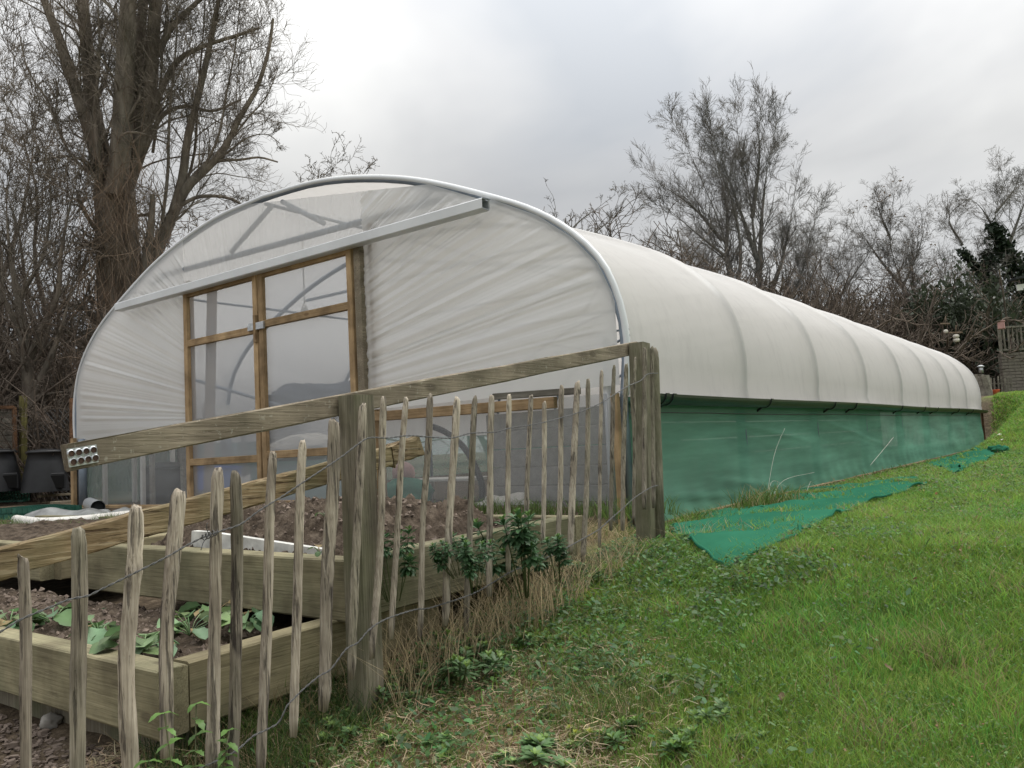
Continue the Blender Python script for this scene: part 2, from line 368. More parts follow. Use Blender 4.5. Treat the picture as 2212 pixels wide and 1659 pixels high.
def film_mat(name, clear, trans, diff, gloss, rough, col, bump_scale=None, mottled=0.0, bstr=0.2, sooty=0.0):
    """thin polythene: part clear, part lit through, part white scatter, part sheen"""
    m, n, l, o = new_mat(name)
    t = N(n, 'ShaderNodeTexCoord')
    nn = nse(n, l, t.outputs['Object'], 1.2, 4, 0.6)
    cc = ramp(n, [(0.3, tuple(c * (1 - mottled) for c in col)), (0.7, col)]); l.new(nn.outputs['Fac'], cc.inputs[0])
    colsock = cc.outputs[0]
    if sooty:
        n5 = nse(n, l, mapping(n, l, t.outputs['Object'], (1.5, 1.5, 0.5)), 5.0, 6, 0.7)
        s5 = ramp(n, [(0.50, (0, 0, 0)), (0.78, (1, 1, 1))]); l.new(n5.outputs['Fac'], s5.inputs[0])
        m5 = N(n, 'ShaderNodeMath', operation='MULTIPLY'); m5.inputs[1].default_value = sooty; l.new(s5.outputs[0], m5.inputs[0])
        colsock = mixc(n, l, m5.outputs[0], colsock, tuple(c * 0.72 for c in col))
    bp = N(n, 'ShaderNodeBump'); bp.inputs['Strength'].default_value = bstr; bp.inputs['Distance'].default_value = 0.02
    nb = nse(n, l, t.outputs['Object'], bump_scale or 3.0, 4, 0.5); l.new(nb.outputs['Fac'], bp.inputs['Height'])
    d = N(n, 'ShaderNodeBsdfDiffuse'); l.new(colsock, d.inputs[0]); l.new(bp.outputs[0], d.inputs['Normal'])
    tr = N(n, 'ShaderNodeBsdfTranslucent'); l.new(colsock, tr.inputs[0]); l.new(bp.outputs[0], tr.inputs['Normal'])
    tp = N(n, 'ShaderNodeBsdfTransparent'); tp.inputs[0].default_value = (0.93, 0.94, 0.96, 1)
    gl = N(n, 'ShaderNodeBsdfGlossy'); gl.inputs['Roughness'].default_value = rough; gl.inputs[0].default_value = (0.9, 0.92, 0.95, 1); l.new(bp.outputs[0], gl.inputs['Normal'])
    tot = trans + diff
    m1 = N(n, 'ShaderNodeMixShader'); m1.inputs[0].default_value = diff / tot; l.new(tr.outputs[0], m1.inputs[1]); l.new(d.outputs[0], m1.inputs[2])
    m2 = N(n, 'ShaderNodeMixShader'); m2.inputs[0].default_value = clear; l.new(m1.outputs[0], m2.inputs[1]); l.new(tp.outputs[0], m2.inputs[2])
    fr = N(n, 'ShaderNodeLayerWeight'); fr.inputs['Blend'].default_value = 0.25
    mr = N(n, 'ShaderNodeMapRange'); mr.inputs['To Min'].default_value = gloss; mr.inputs['To Max'].default_value = min(0.7, gloss * 5); l.new(fr.outputs['Fresnel'], mr.inputs['Value'])
    m3 = N(n, 'ShaderNodeMixShader'); l.new(mr.outputs[0], m3.inputs[0]); l.new(m2.outputs[0], m3.inputs[1]); l.new(gl.outputs[0], m3.inputs[2])
    l.new(m3.outputs[0], o.inputs[0])
    return m
MAT['film_roof'] = film_mat('milky_polythene_cover', 0.04, 0.5, 0.5, 0.035, 0.35, (0.72, 0.70, 0.67), 2.0, 0.05, 0.12, 0.45)
MAT['film_end'] = film_mat('milky_polythene_end', 0.09, 0.66, 0.34, 0.07, 0.25, (0.86, 0.86, 0.85), 3.0, 0.03, 0.12)
MAT['film_top'] = film_mat('thin_polythene_gable', 0.42, 0.65, 0.35, 0.05, 0.25, (0.84, 0.84, 0.83), 3.0, 0.03, 0.12)
MAT['film_clear'] = film_mat('clearer_polythene', 0.68, 0.5, 0.5, 0.04, 0.2, (0.54, 0.56, 0.57), 4.0, 0.06, 0.2)
MAT['film_panel'] = film_mat('door_polythene', 0.50, 0.5, 0.5, 0.04, 0.2, (0.58, 0.61, 0.66), 4.0, 0.05, 0.2)

def net_mat(name, col, clear, weave=260.0):
    m, n, l, o = new_mat(name)
    t = N(n, 'ShaderNodeTexCoord')
    n1 = nse(n, l, mapping(n, l, t.outputs['Object'], (1, 0.35, 4)), 2.0, 5, 0.6)
    r = ramp(n, [(0.3, tuple(c * 0.8 for c in col)), (0.7, tuple(c * 1.25 for c in col))]); l.new(n1.outputs['Fac'], r.inputs[0])
    d = N(n, 'ShaderNodeBsdfDiffuse'); l.new(r.outputs[0], d.inputs[0])
    tr = N(n, 'ShaderNodeBsdfTranslucent'); l.new(r.outputs[0], tr.inputs[0])
    m1 = N(n, 'ShaderNodeMixShader'); m1.inputs[0].default_value = 0.35; l.new(d.outputs[0], m1.inputs[1]); l.new(tr.outputs[0], m1.inputs[2])
    tp = N(n, 'ShaderNodeBsdfTransparent')
    # open weave: fewer holes show at a grazing angle
    lw = N(n, 'ShaderNodeLayerWeight'); lw.inputs['Blend'].default_value = 0.5
    mr = N(n, 'ShaderNodeMapRange'); mr.inputs['From Min'].default_value = 0.25; mr.inputs['From Max'].default_value = 0.85
    mr.inputs['To Min'].default_value = clear; mr.inputs['To Max'].default_value = clear * 0.08
    l.new(lw.outputs['Facing'], mr.inputs['Value'])
    m2 = N(n, 'ShaderNodeMixShader'); l.new(mr.outputs[0], m2.inputs[0]); l.new(m1.outputs[0], m2.inputs[1]); l.new(tp.outputs[0], m2.inputs[2])
    l.new(m2.outputs[0], o.inputs[0])
    return m
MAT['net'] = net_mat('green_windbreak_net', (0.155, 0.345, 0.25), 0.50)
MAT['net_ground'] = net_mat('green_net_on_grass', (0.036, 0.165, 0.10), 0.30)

# ---------------------------------------------------------------- mesh helpers
def link_mesh(name, verts, faces, mat, parent=None, smooth=False, origin=None, col=None):
    if parent is not None and origin is None:
        origin = world_loc(parent)
    if origin is None: origin = (0, 0, 0)
    verts = np.asarray(verts, dtype=np.float32).reshape(-1, 3) - np.asarray(origin, dtype=np.float32)
    me = bpy.data.meshes.new(name)
    if isinstance(faces, np.ndarray):
        k = faces.shape[1]
        me.vertices.add(len(verts)); me.vertices.foreach_set('co', verts.ravel())
        me.loops.add(faces.size); me.loops.foreach_set('vertex_index', faces.astype(np.int32).ravel())
        me.polygons.add(len(faces)); me.polygons.foreach_set('loop_start', np.arange(0, faces.size, k, dtype=np.int32))
        me.update(calc_edges=True)
    else:
        me.from_pydata(verts.tolist(), [], faces)
        me.update()
    if smooth: me.polygons.foreach_set('use_smooth', np.ones(len(me.polygons), dtype=bool))
    if col is not None:
        ca = me.color_attributes.new('col', 'FLOAT_COLOR', 'POINT')
        c4 = np.ones((len(verts), 4), dtype=np.float32); c4[:, :3] = col
        ca.data.foreach_set('color', c4.ravel())
    if mat is not None: me.materials.append(mat)
    ob = bpy.data.objects.new(name, me)
    C.objects.link(ob)
    if parent is not None:
        ob.parent = parent
        wl_ = world_loc(parent)
        ob.location = tuple(np.asarray(origin) - np.asarray(wl_))
    else:
        ob.location = tuple(float(v) for v in origin)
    return ob
def world_loc(o):
    p = np.zeros(3)
    while o is not None:
        p = p + np.array(o.location); o = o.parent
    return p
def tag(o, label=None, cat=None, group=None, kind=None):
    if label: o['label'] = label
    if cat: o['category'] = cat
    if group: o['group'] = group
    if kind: o['kind'] = kind
    return o
def thing(name, loc, label, cat, group=None):
    o = bpy.data.objects.new(name, None); C.objects.link(o)
    o.location = tuple(float(v) for v in loc); o.empty_display_size = 0.1
    return tag(o, label, cat, group)
def copy_tree(o, loc=None, rotz=None, scale=None):
    c = o.copy(); C.objects.link(c)
    for k in list(o.children):
        d = k.copy(); C.objects.link(d); d.parent = c
        for g in list(k.children):
            e_ = g.copy(); C.objects.link(e_); e_.parent = d
    if loc is not None: c.location = tuple(float(v) for v in loc)
    if rotz is not None: c.rotation_euler = (0, 0, rotz)
    if scale is not None: c.scale = (scale, scale, scale) if not hasattr(scale, '__len__') else scale
    return c

class MB:
    def __init__(s): s.v = []; s.f = []
    def add(s, v, f):
        b = len(s.v); s.v.extend([tuple(map(float, p)) for p in v]); s.f.extend([tuple(i + b for i in q) for q in f])
    def build(s, name, mat, parent=None, smooth=False, origin=None):
        return link_mesh(name, s.v, s.f, mat, parent, smooth, origin)

def frame_dirs(pts, up=(0, 0, 1)):
    pts = np.asarray(pts, float)
    t = np.gradient(pts, axis=0); t /= np.linalg.norm(t, axis=1)[:, None] + 1e-9
    up = np.asarray(up, float)
    a = np.cross(t, up); la = np.linalg.norm(a, axis=1)
    bad = la < 1e-3
    a[bad] = np.cross(t[bad], np.array([1.0, 0, 0])); la = np.linalg.norm(a, axis=1)
    a /= la[:, None]
    b = np.cross(a, t)
    return t, a, b
def sweep(pts, prof, up=(0, 0, 1), scale=None, jit=0.0, cap=True, seed=0):
    """prof: list of (a, b) offsets; returns verts, faces"""
    pts = np.asarray(pts, float); prof = np.asarray(prof, float)
    t, a, b = frame_dirs(pts, up)
    k = len(prof); n_ = len(pts)
    sc_ = np.ones(n_) if scale is None else np.asarray(scale, float)
    r_ = np.random.default_rng(seed)
    V = []
    for i in range(n_):
        q = pts[i] + (prof[:, :1] * sc_[i]) * a[i] + (prof[:, 1:] * sc_[i]) * b[i]
        if jit: q = q + r_.normal(0, jit, q.shape)
        V.append(q)
    V = np.concatenate(V)
    F = []
    for i in range(n_ - 1):
        for j in range(k):
            j2 = (j + 1) % k
            F.append((i * k + j, i * k + j2, (i + 1) * k + j2, (i + 1) * k + j))
    if cap:
        F.append(tuple(range(k - 1, -1, -1))); F.append(tuple((n_ - 1) * k + j for j in range(k)))
    return V, F
def circ(r, k): return [(r * math.cos(2 * math.pi * i / k), r * math.sin(2 * math.pi * i / k)) for i in range(k)]
def rect(w, h, c=0.004):
    w /= 2; h /= 2
    return [(w - c, -h), (w, -h + c), (w, h - c), (w - c, h), (-w + c, h), (-w, h - c), (-w, -h + c), (-w + c, -h)]
def beam(p0, p1, w, h, c=0.004, up=(0, 0, 1), segs=1, jit=0.0, seed=0):
    p0 = np.asarray(p0, float); p1 = np.asarray(p1, float)
    pts = [p0 + (p1 - p0) * i / segs for i in range(segs + 1)]
    return sweep(pts, rect(w, h, c), up, jit=jit, seed=seed)
def beam_ob(name, p0, p1, w, h, mat, parent=None, c=0.004, up=(0, 0, 1), segs=1, jit=0.0, seed=0, origin=None):
    v, f = beam(p0, p1, w, h, c, up, segs, jit, seed)
    return link_mesh(name, v, f, mat, parent, False, origin)
def tube_ob(name, pts, r, k, mat, parent=None, scale=None, up=(0, 0, 1), origin=None):
    v, f = sweep(pts, circ(r, k), up, scale)
    return link_mesh(name, v, f, mat, parent, True, origin)
def spline(P, n_):
    """Catmull-Rom through the points"""
    P = np.asarray(P, float)
    Q = np.vstack([2 * P[0] - P[1], P, 2 * P[-1] - P[-2]])
    seg = np.linalg.norm(np.diff(P, axis=0), axis=1); cum = np.concatenate([[0], np.cumsum(seg)])
    out = []
    for s in np.linspace(0, cum[-1], n_):
        i = min(len(seg) - 1, int(np.searchsorted(cum, s, side='right') - 1)); u = (s - cum[i]) / max(seg[i], 1e-9)
        p0, p1, p2, p3 = Q[i], Q[i + 1], Q[i + 2], Q[i + 3]
        out.append(0.5 * ((2 * p1) + (-p0 + p2) * u + (2 * p0 - 5 * p1 + 4 * p2 - p3) * u * u + (-p0 + 3 * p1 - 3 * p2 + p3) * u ** 3))
    return np.array(out)
def fbm(x, y, z=0.0, oct_=4, lac=2.1, gain=0.5):
    s = 0.0; a_ = 1.0
    for i in range(oct_):
        s += a_ * mnoise.noise(Vector((x, y, z))); x *= lac; y *= lac; z = z * lac + 3.1; a_ *= gain
    return s
def n1d(seed, n_knots=512):
    r_ = np.random.default_rng(seed); k = r_.normal(0, 1, n_knots)
    def f(x):
        x = np.asarray(x, float) % (n_knots - 1); i = x.astype(int); u = x - i; u = u * u * (3 - 2 * u)
        return k[i] * (1 - u) + k[i + 1] * u
    return f

# ---------------------------------------------------------------- the ground
def grid_coords(lo, hi, fine_lo, fine_hi, fine, coarse):
    a_ = np.arange(lo, fine_lo, coarse); b_ = np.arange(fine_lo, fine_hi, fine); c_ = np.arange(fine_hi, hi + coarse, coarse)
    return np.concatenate([a_, b_, c_])
gx = np.concatenate([np.arange(-160, -16, 6.0), np.arange(-16, -3.6, 0.4), np.arange(-3.6, 1.6, 0.06), np.arange(1.6, 8, 0.8), np.arange(8, 165, 8.0)])
gy = np.concatenate([np.arange(-60, -2, 6.0), np.arange(-2, 7, 0.06), np.arange(7, 30, 0.3), np.arange(30, 60, 2.0), np.arange(60, 240, 12.0)])
GX, GY = np.meshgrid(gx, gy)
GZ = zg(GX, GY)
fine = (GX > -3.6) & (GX < 1.6) & (GY > -2) & (GY < 30)
nzv = np.zeros_like(GZ)
idx = np.argwhere(fine)
for i, j in idx[::1] if len(idx) < 60000 else idx:
    x_, y_ = GX[i, j], GY[i, j]
    nzv[i, j] = 0.018 * mnoise.noise(Vector((x_ * 2.2, y_ * 2.2, 0))) + 0.012 * mnoise.noise(Vector((x_ * 7, y_ * 7, 3)))
GZ = GZ + nzv
V = np.stack([GX, GY, GZ], -1).reshape(-1, 3)
ny_, nx_ = GX.shape
ii = np.arange(ny_ * nx_).reshape(ny_, nx_)
F = np.stack([ii[:-1, :-1], ii[:-1, 1:], ii[1:, 1:], ii[1:, :-1]], -1).reshape(-1, 4)
ground = link_mesh('ground', V, F, MAT['ground'], None, True)
def dryness(x, y):
    """1 where dead thatch lies, 0 on green lawn"""
    x = np.asarray(x, float); y = np.asarray(y, float)
    d = 1 - sst(-1.5, -0.8, x + 0.42 * (y - 2.0))
    d = d * (1 - sst(2.25, 3.0, y) * 0.8)
    return np.clip(d, 0, 1)
dr_ = dryness(V[:, 0], V[:, 1])
soilm = 1 - sst(-2.75, -2.3, V[:, 0]); soilm = np.where(V[:, 1] > 4.6, 1 - sst(-3.1, -2.85, V[:, 0]), soilm)
soilm = np.maximum(soilm, sst(YF + 0.2, YF + 0.6, V[:, 1]) * (1 - sst(YF + 1.6, YF + 2.6, V[:, 1])) * (1 - sst(-2.9, -2.2, V[:, 0])))
ca = ground.data.color_attributes.new('mask', 'FLOAT_COLOR', 'POINT')
c4 = np.ones((len(V), 4), dtype=np.float32); c4[:, 0] = dr_; c4[:, 1] = soilm; c4[:, 2] = 0
ca.data.foreach_set('color', c4.ravel())
tag(ground, kind='structure')
print('ground', round(time.time() - T0, 1))

# ---------------------------------------------------------------- the polytunnel
HP = [(0, 2.73), (0.8, 2.69), (1.5, 2.565), (2.2, 2.36), (3.0, 2.02), (3.42, 1.80), (3.72, 1.57), (3.93, 1.33), (4.04, 1.08), (4.09, 0.82), (4.09, 0.55), (4.06, 0.33)]
half = spline([(a_, b_, 0) for a_, b_ in HP], 40)[:, :2]
prof = np.vstack([np.stack([-half[::-1, 0], half[::-1, 1]], 1), half[1:]])     # left to right
tun = thing('polytunnel', (XM, YE, -0.5), 'long white polythene growing tunnel with timber double doors and green net sides', 'polytunnel')

# the cover: bellies in between the hoops, a crisp ridge over each one
def cover_verts(ys, off):
    out = []
    for y_ in ys:
        fr = ((y_ - YE) / BAY) % 1.0
        d = min(fr, 1 - fr)
        belly = 0.075 * (1 - math.exp(-d * 9)) if 0 < (y_ - YE) < BAY * NB else 0
        ridge = 0.018 * math.exp(-(d * BAY / 0.035) ** 2)
        for (px_, pz) in prof:
            # belly pulls the film towards the tunnel's inside
            r_ = math.hypot(px_ / 4.1, (pz - 0.2) / 2.6)
            nx, nz = px_ / 4.1, max(0.0, (pz - 0.33)) / 2.5
            ln = math.hypot(nx, nz) + 1e-6
            k = min(1.0, 0.25 + (pz - 0.33) * 0.9)
            o_ = off + (ridge - belly * k)
            out.append((XM + px_ + nx / ln * o_, y_, pz + nz / ln * o_))
    return np.array(out)
ys = []
for b_ in range(NB):
    for u in (0, 0.012, 0.024, 0.05, 0.09, 0.15, 0.24, 0.36, 0.5, 0.64, 0.76, 0.85, 0.91, 0.95, 0.976, 0.988):
        ys.append(YE + (b_ + u) * BAY)
ys.append(YF)
cv = cover_verts(ys, 0.03)
# a loose hem that flaps over the gutter in places
K = len(prof)
cvg = cv.reshape(len(ys), K, 3)
hem = n1d(5)
for i, y_ in enumerate(ys):
    w = 0.035 * max(0, float(hem(y_ * 1.1))) * sst(10, 13, y_)
    cvg[i, -1, 0] += 0.03 + w; cvg[i, -1, 2] -= 0.01 + 0.4 * w - 0.02
ii = np.arange(len(ys) * K).reshape(len(ys), K)
F = np.stack([ii[:-1, :-1], ii[:-1, 1:], ii[1:, 1:], ii[1:, :-1]], -1).reshape(-1, 4)
link_mesh('cover_film', cvg.reshape(-1, 3), F, MAT['film_roof'], tun, True)
# hoops
for b_ in range(NB + 1):
    y_ = YE + b_ * BAY
    pts = [(XM + a_, y_, z_) for a_, z_ in prof[::2]]
    pts = [(pts[0][0], y_, -0.5)] + pts + [(pts[-1][0], y_, -0.6)]
    tube_ob('hoop', pts, 0.03, 8, MAT['tube'], tun, up=(0, 1, 0))
    if b_ > 0:
        # crop bar and its two struts
        tube_ob('crop_bar', [(XM - 2.15, y_, 2.24), (XM + 2.15, y_, 2.24)], 0.022, 6, MAT['tube'], tun)
        if b_ % 2 == 1:
            tube_ob('brace', [(XM - 0.4, y_, 2.24), (XM, y_, 2.70)], 0.018, 6, MAT['tube'], tun)
# ridge and purlin tubes
for dx, z_ in ((0, 2.67), (-2.6, 2.15), (2.6, 2.15)):
    tube_ob('purlin', [(XM + dx, YE, z_), (XM + dx, YF, z_)], 0.018, 6, MAT['tube'], tun)
# end frame seen through the film
tube_ob('crop_bar', [(-8.95, YE + 0.05, 2.27), (-4.47, YE + 0.05, 2.18)], 0.033, 8, MAT['tube'], tun)
for p, q in (((-7.62, 2.30), (-6.88, 2.66)), ((-6.72, 2.66), (-6.09, 2.30)), ((-4.80, 2.20), (-4.60, 2.34)), ((-8.95, 2.26), (-9.2, 2.2))):
    tube_ob('brace', [(p[0], YE + 0.06, p[1]), (q[0], YE + 0.06, q[1])], 0.026, 8, MAT['tube'], tun)
tube_ob('brace', [(-4.63, YE + 0.05, 2.33), (-5.35, YE + 1.6, 2.45)], 0.03, 8, MAT['tube'], tun)
tube_ob('brace', [(-5.35, YE + 0.06, 1.80), (-3.6, YE + 2.2, 1.70)], 0.022, 8, MAT['tube'], tun)
# long diagonal wind brace
tube_ob('brace', [(-10.5, YE + 0.2, 1.5), (-8.9, YE + 2.2, 0.6)], 0.022, 8, MAT['tube'], tun)
# edge tube trim of the end film, proud of the hoop
trim = [(XM + a_ * 1.006, YE - 0.015, z_ + 0.012) for a_, z_ in prof]
tube_ob('film_edge', trim, 0.026, 8, MAT['rail_white'], tun, up=(0, 1, 0))

# end film: a dense sheet gathered into fans towards the door posts
def pz_of(x_):
    return np.interp(np.abs(np.asarray(x_) - XM), [p[0] for p in HP[:10]], [p[1] for p in HP[:10]])
def end_film(x0, x1, zlo, mat, name, nxs, nzs, wr, front=0.03, ztop=None):
    xs = np.linspace(x0, x1, nxs)
    V = []
    for x_ in xs:
        top = float(pz_of(x_)) + 0.0
        d = abs(x_ - XM)
        if ztop is not None: top = min(top, ztop(x_))
        lo = zlo
        if d > 4.04: top = min(top, 1.05)
        for z_ in np.linspace(lo, max(top, lo + 0.01), nzs):
            V.append((x_, YE - front, z_))
    V = np.array(V)
    V[:, 1] += wr(V[:, 0], V[:, 2])
    ii = np.arange(nxs * nzs).reshape(nxs, nzs)
    F = np.stack([ii[:-1, :-1], ii[1:, :-1], ii[1:, 1:], ii[:-1, 1:]], -1).reshape(-1, 4)
    return link_mesh(name, V, F, mat, tun, True)
fa, fb, fc = n1d(11), n1d(23), n1d(31)
def edge_fade(x_, z_):
    d = np.abs(x_ - XM); return sst(0.0, 0.25, (4.02 - d)) * sst(0.0, 0.2, pz_of(x_) - z_)
def wr_right(x_, z_):
    cx_, cz_ = -8.9, 0.30
    ang = np.degrees(np.arctan2(z_ - cz_, x_ - cx_)); r_ = np.hypot(x_ - cx_, z_ - cz_)
    k = sst(2, 6, ang) * (1 - 0.55 * sst(26, 40, ang))
    w = 0.10 * fa(ang * 0.9 + 40) + 0.46 * fb(ang * 2.1 + 9) + 0.26 * fc(ang * 4.4)
    amp = 0.017 * (0.5 + 0.5 * sst(3.4, 4.2, r_)) * (1 - 0.55 * sst(4.3, 6.0, r_))
    return amp * k * w * edge_fade(x_, z_)
def wr_left(x_, z_):
    cx_, cz_ = -6.7, 0.42
    ang = np.degrees(np.arctan2(z_ - cz_, -(x_ - cx_))); r_ = np.hypot(x_ - cx_, z_ - cz_)
    k = sst(0, 4, ang) * (1 - 0.5 * sst(38, 55, ang))
    w = 0.18 * fa(ang * 0.6 + 140) + 0.42 * fb(ang * 1.6 + 79) + 0.26 * fc(ang * 3.3 + 20)
    amp = 0.017 * (0.5 + 0.5 * sst(1.6, 2.6, r_))
    return amp * k * w * edge_fade(x_, z_)
def wr_top(x_, z_):
    ang = np.degrees(np.arctan2(z_ + 1.6, x_ - XM))
    w = 0.6 * fa(ang * 1.5 + 240) + 0.5 * fb(ang * 3.6 + 179)
    return 0.007 * w * edge_fade(x_, z_) * sst(2.0, 2.12, z_)
chord = lambda x_: float(np.interp(x_, [-7.2, -4.62, -4.0], [2.72, 2.32, 2.03])) if x_ > -7.2 else 9.0
end_film(-5.46, -2.87, 0.42, MAT['film_end'], 'end_film', 300, 260, wr_right, ztop=chord)
end_film(XL + 0.02, -8.40, 0.40, MAT['film_end'], 'end_film', 240, 240, wr_left)
end_film(-8.40, -5.46, 2.0, MAT['film_top'], 'end_film', 300, 50, wr_top, ztop=chord)
# gathered folds hanging at the door post
zero = lambda x_, z_: 0.004 * np.sin(x_ * 9 + z_ * 3)
# lower panes of clearer film
def pane(x0, x1, z0, z1, y_, mat, name, parent, wob=0.006):
    xs = np.linspace(x0, x1, 24); zs = np.linspace(z0, z1, 24)
    X, Z = np.meshgrid(xs, zs, indexing='ij')
    Y = y_ + wob * np.sin(X * 5.3 + 2 * Z) * np.cos(Z * 4.1 + X)
    ii = np.arange(576).reshape(24, 24)
    F = np.stack([ii[:-1, :-1], ii[1:, :-1], ii[1:, 1:], ii[:-1, 1:]], -1).reshape(-1, 4)
    return link_mesh(name, np.stack([X, Y, Z], -1).reshape(-1, 3), F, mat, parent, True)
pane(-5.38, -3.0, -0.62, 0.37, YE - 0.0, MAT['film_clear'], 'lower_film', tun)
pane(XL + 0.12, -8.40, -0.45, 0.42, YE - 0.0, MAT['film_clear'], 'lower_film', tun)
# timber on the end wall
beam_ob('mid_rail', (-5.38, YE - 0.05, 0.355), (-3.42, YE - 0.05, 0.335), 0.05, 0.085, MAT['door_x'], tun)
beam_ob('mid_rail', (-4.0, YE - 0.055, 0.425), (-3.2, YE - 0.055, 0.405), 0.045, 0.05, MAT['grey_wood'], tun)
beam_ob('sill', (XL + 0.1, YE - 0.05, -0.47), (-8.35, YE - 0.05, -0.47), 0.05, 0.09, MAT['door_x'], tun)
beam_ob('corner_post', (XL + 0.02, YE - 0.07, -0.55), (XL + 0.02, YE - 0.07, 0.44), 0.075, 0.05, MAT['door_z'], tun, up=(0, 1, 0))
beam_ob('corner_post', (XS - 0.04, YE - 0.06, -0.66), (XS - 0.04, YE - 0.06, 0.36), 0.05, 0.05, MAT['door_z'], tun, up=(0, 1, 0))
tube_ob('corner_pipe', [(XL + 0.2, YE - 0.04, -0.5), (XL + 0.2, YE - 0.04, 0.42)], 0.05, 12, MAT['tube'], tun, up=(0, 1, 0))
tube_ob('corner_pipe', [(XS - 0.16, YE + 0.03, -0.66), (XS - 0.15, YE + 0.03, 0.42), (XS - 0.13, YE + 0.03, 0.8)], 0.03, 12, MAT['rail_white'], tun, up=(0, 1, 0))
for x_ in (-9.28, -8.62):
    beam_ob('stud', (x_, YE + 0.05, -0.45), (x_, YE + 0.05, 0.42), 0.05, 0.05, MAT['grey_wood'], tun, up=(0, 1, 0))
# door posts
beam_ob('door_post', (-5.50, YE - 0.045, -0.5), (-5.50, YE - 0.045, 1.98), 0.085, 0.075, MAT['rail'], tun, up=(0, 1, 0))
beam_ob('door_post', (-5.385, YE + 0.02, -0.5), (-5.385, YE + 0.02, 2.14), 0.07, 0.06, MAT['door_z'], tun, up=(0, 1, 0))
beam_ob('door_post', (-8.385, YE + 0.03, -0.5), (-8.385, YE + 0.03, 2.10), 0.07, 0.06, MAT['door_z'], tun, up=(0, 1, 0))
beam_ob('door_post', (-8.16, YE + 0.06, -0.5), (-8.05, YE + 0.10, 2.0), 0.10, 0.07, MAT['door_z'], tun, up=(0, 1, 0))
# door track: a pale boxed aluminium rail open at its right end
tr0, tr1 = np.array([on(256, 664, 1, YE - 0.13)[0], YE - 0.13, 1.965]), np.array([on(1050, 445, 1, YE - 0.13)[0], YE - 0.13, 1.965])
v, f = sweep([tr0, tr1], [(-0.05, -0.045), (0.05, -0.045), (0.05, -0.038), (-0.043, -0.038), (-0.043, 0.038), (0.05, 0.038), (0.05, 0.045), (-0.05, 0.045)], cap=False)
v2, f2 = sweep([tr0, tr1], rect(0.10, 0.092, 0.008), cap=False)
link_mesh('door_track', v2, f2, MAT['rail_white'], tun)
link_mesh('door_track', *sweep([tr0 + (0.02, 0.0, 0), tr1 + (-0.005, 0.0, 0)], [(-0.044, -0.04), (0.044, -0.04), (0.044, -0.034), (-0.038, -0.034), (-0.038, 0.034), (0.0, 0.034), (0.0, 0.040), (-0.044, 0.040)], cap=True), MAT['galv'], tun)
# doors
def door(x0, x1, y_, mid, low, right):
    d = thing('door', (x0, y_, -0.46), None, None)
    d.parent = tun; d.location = tuple(np.array([x0, y_, -0.46]) - world_loc(tun))
    w = 0.07
    for xa in (x0 + w / 2, x1 - w / 2):
        beam_ob('stile', (xa, y_, -0.46), (xa, y_, 1.945), w, 0.045, MAT['door_z'], d, up=(0, 1, 0))
    for za, nm, hh in ((1.91, 'top_rail', 0.06), (mid, 'middle_rail', 0.075), (low, 'bottom_rail', 0.075), (-0.42, 'bottom_rail', 0.07)):
        beam_ob(nm, (x0 + w - 0.002, y_ + 0.003, za), (x1 - w + 0.002, y_ + 0.003, za), 0.045, hh, MAT['door_x'], d)
    pane(x0 + 0.02, x1 - 0.02, -0.44, 1.93, y_ + 0.03, MAT['film_panel'], 'door_film', d, 0.004)
    return d
d1 = door(-8.33, -6.99, YE - 0.07, 1.36, 0.04, False)
d2 = door(-6.965, -5.565, YE - 0.07, 1.40, 0.07, True)
# door latch on both stiles
lt = MB()
lt.add(*beam((-7.12, YE - 0.105, 1.385), (-6.86, YE - 0.105, 1.385), 0.02, 0.075))
lt.build('latch', MAT['galv'], d1)
tube_ob('handle_rod', [(-7.28, YE - 0.10, -0.22), (-6.98, YE - 0.13, -0.215)], 0.012, 6, MAT['wire'], d1)
beam_ob('handle_block', (-7.005, YE - 0.10, 1.22), (-7.005, YE - 0.10, 1.5), 0.04, 0.04, MAT['door_z'], d1, up=(0, 1, 0))

# right side: net, rails, gutter, baseboard
def side_net(x_, name, z0f, y0, y1, mat):
    ysn = y0 + (y1 - y0) * np.linspace(0, 1, 300) ** 1.5; zs = np.linspace(0, 1, 40)
    V = []
    for y_ in ysn:
        for u in zs:
            z_ = z0f(y_) + (0.33 - z0f(y_)) * u
            cr_ = 0.0
            for (ya, za, yb, zb2, am) in ((5.9, 0.27, 9.6, -0.12, 0.016), (5.5, 0.05, 7.4, 0.30, 0.008), (5.3, -0.40, 7.2, -0.52, 0.014), (9.0, 0.25, 13.5, -0.3, 0.012), (6.2, -0.30, 8.8, -0.58, 0.010)):
                tt = (y_ - ya) / (yb - ya)
                if 0 < tt < 1: cr_ += am * math.sin(math.pi * tt) * math.exp(-((z_ - za - (zb2 - za) * tt) / 0.022) ** 2)
            V.append((x_ + cr_ * (1 if x_ > -5 else 0) + 0.016 * math.sin(y_ * 2.7 + u * 5) * math.sin(math.pi * u) + 0.004 * math.sin(y_ * 17 + 3 * math.sin(u * 6)) * (1 - u) + (0.03 * (1 - u) ** 2), y_, z_))
    ii = np.arange(300 * 40).reshape(300, 40)
    F = np.stack([ii[:-1, :-1], ii[1:, :-1], ii[1:, 1:], ii[:-1, 1:]], -1).reshape(-1, 4)
    return link_mesh(name, np.array(V), F, mat, tun, True)
side_net(XS + 0.035, 'side_net', lambda y_: -0.60, YE, YF, MAT['net'])
side_net(XL - 0.035, 'side_net', lambda y_: -0.45, YE, YF, MAT['net'])
tube_ob('tie_wire', [(XS + 0.045, y_, 0.215 + 0.004 * math.sin(y_ * 1.3)) for y_ in np.linspace(YE, YF, 30)], 0.004, 5, MAT['wire'], tun)
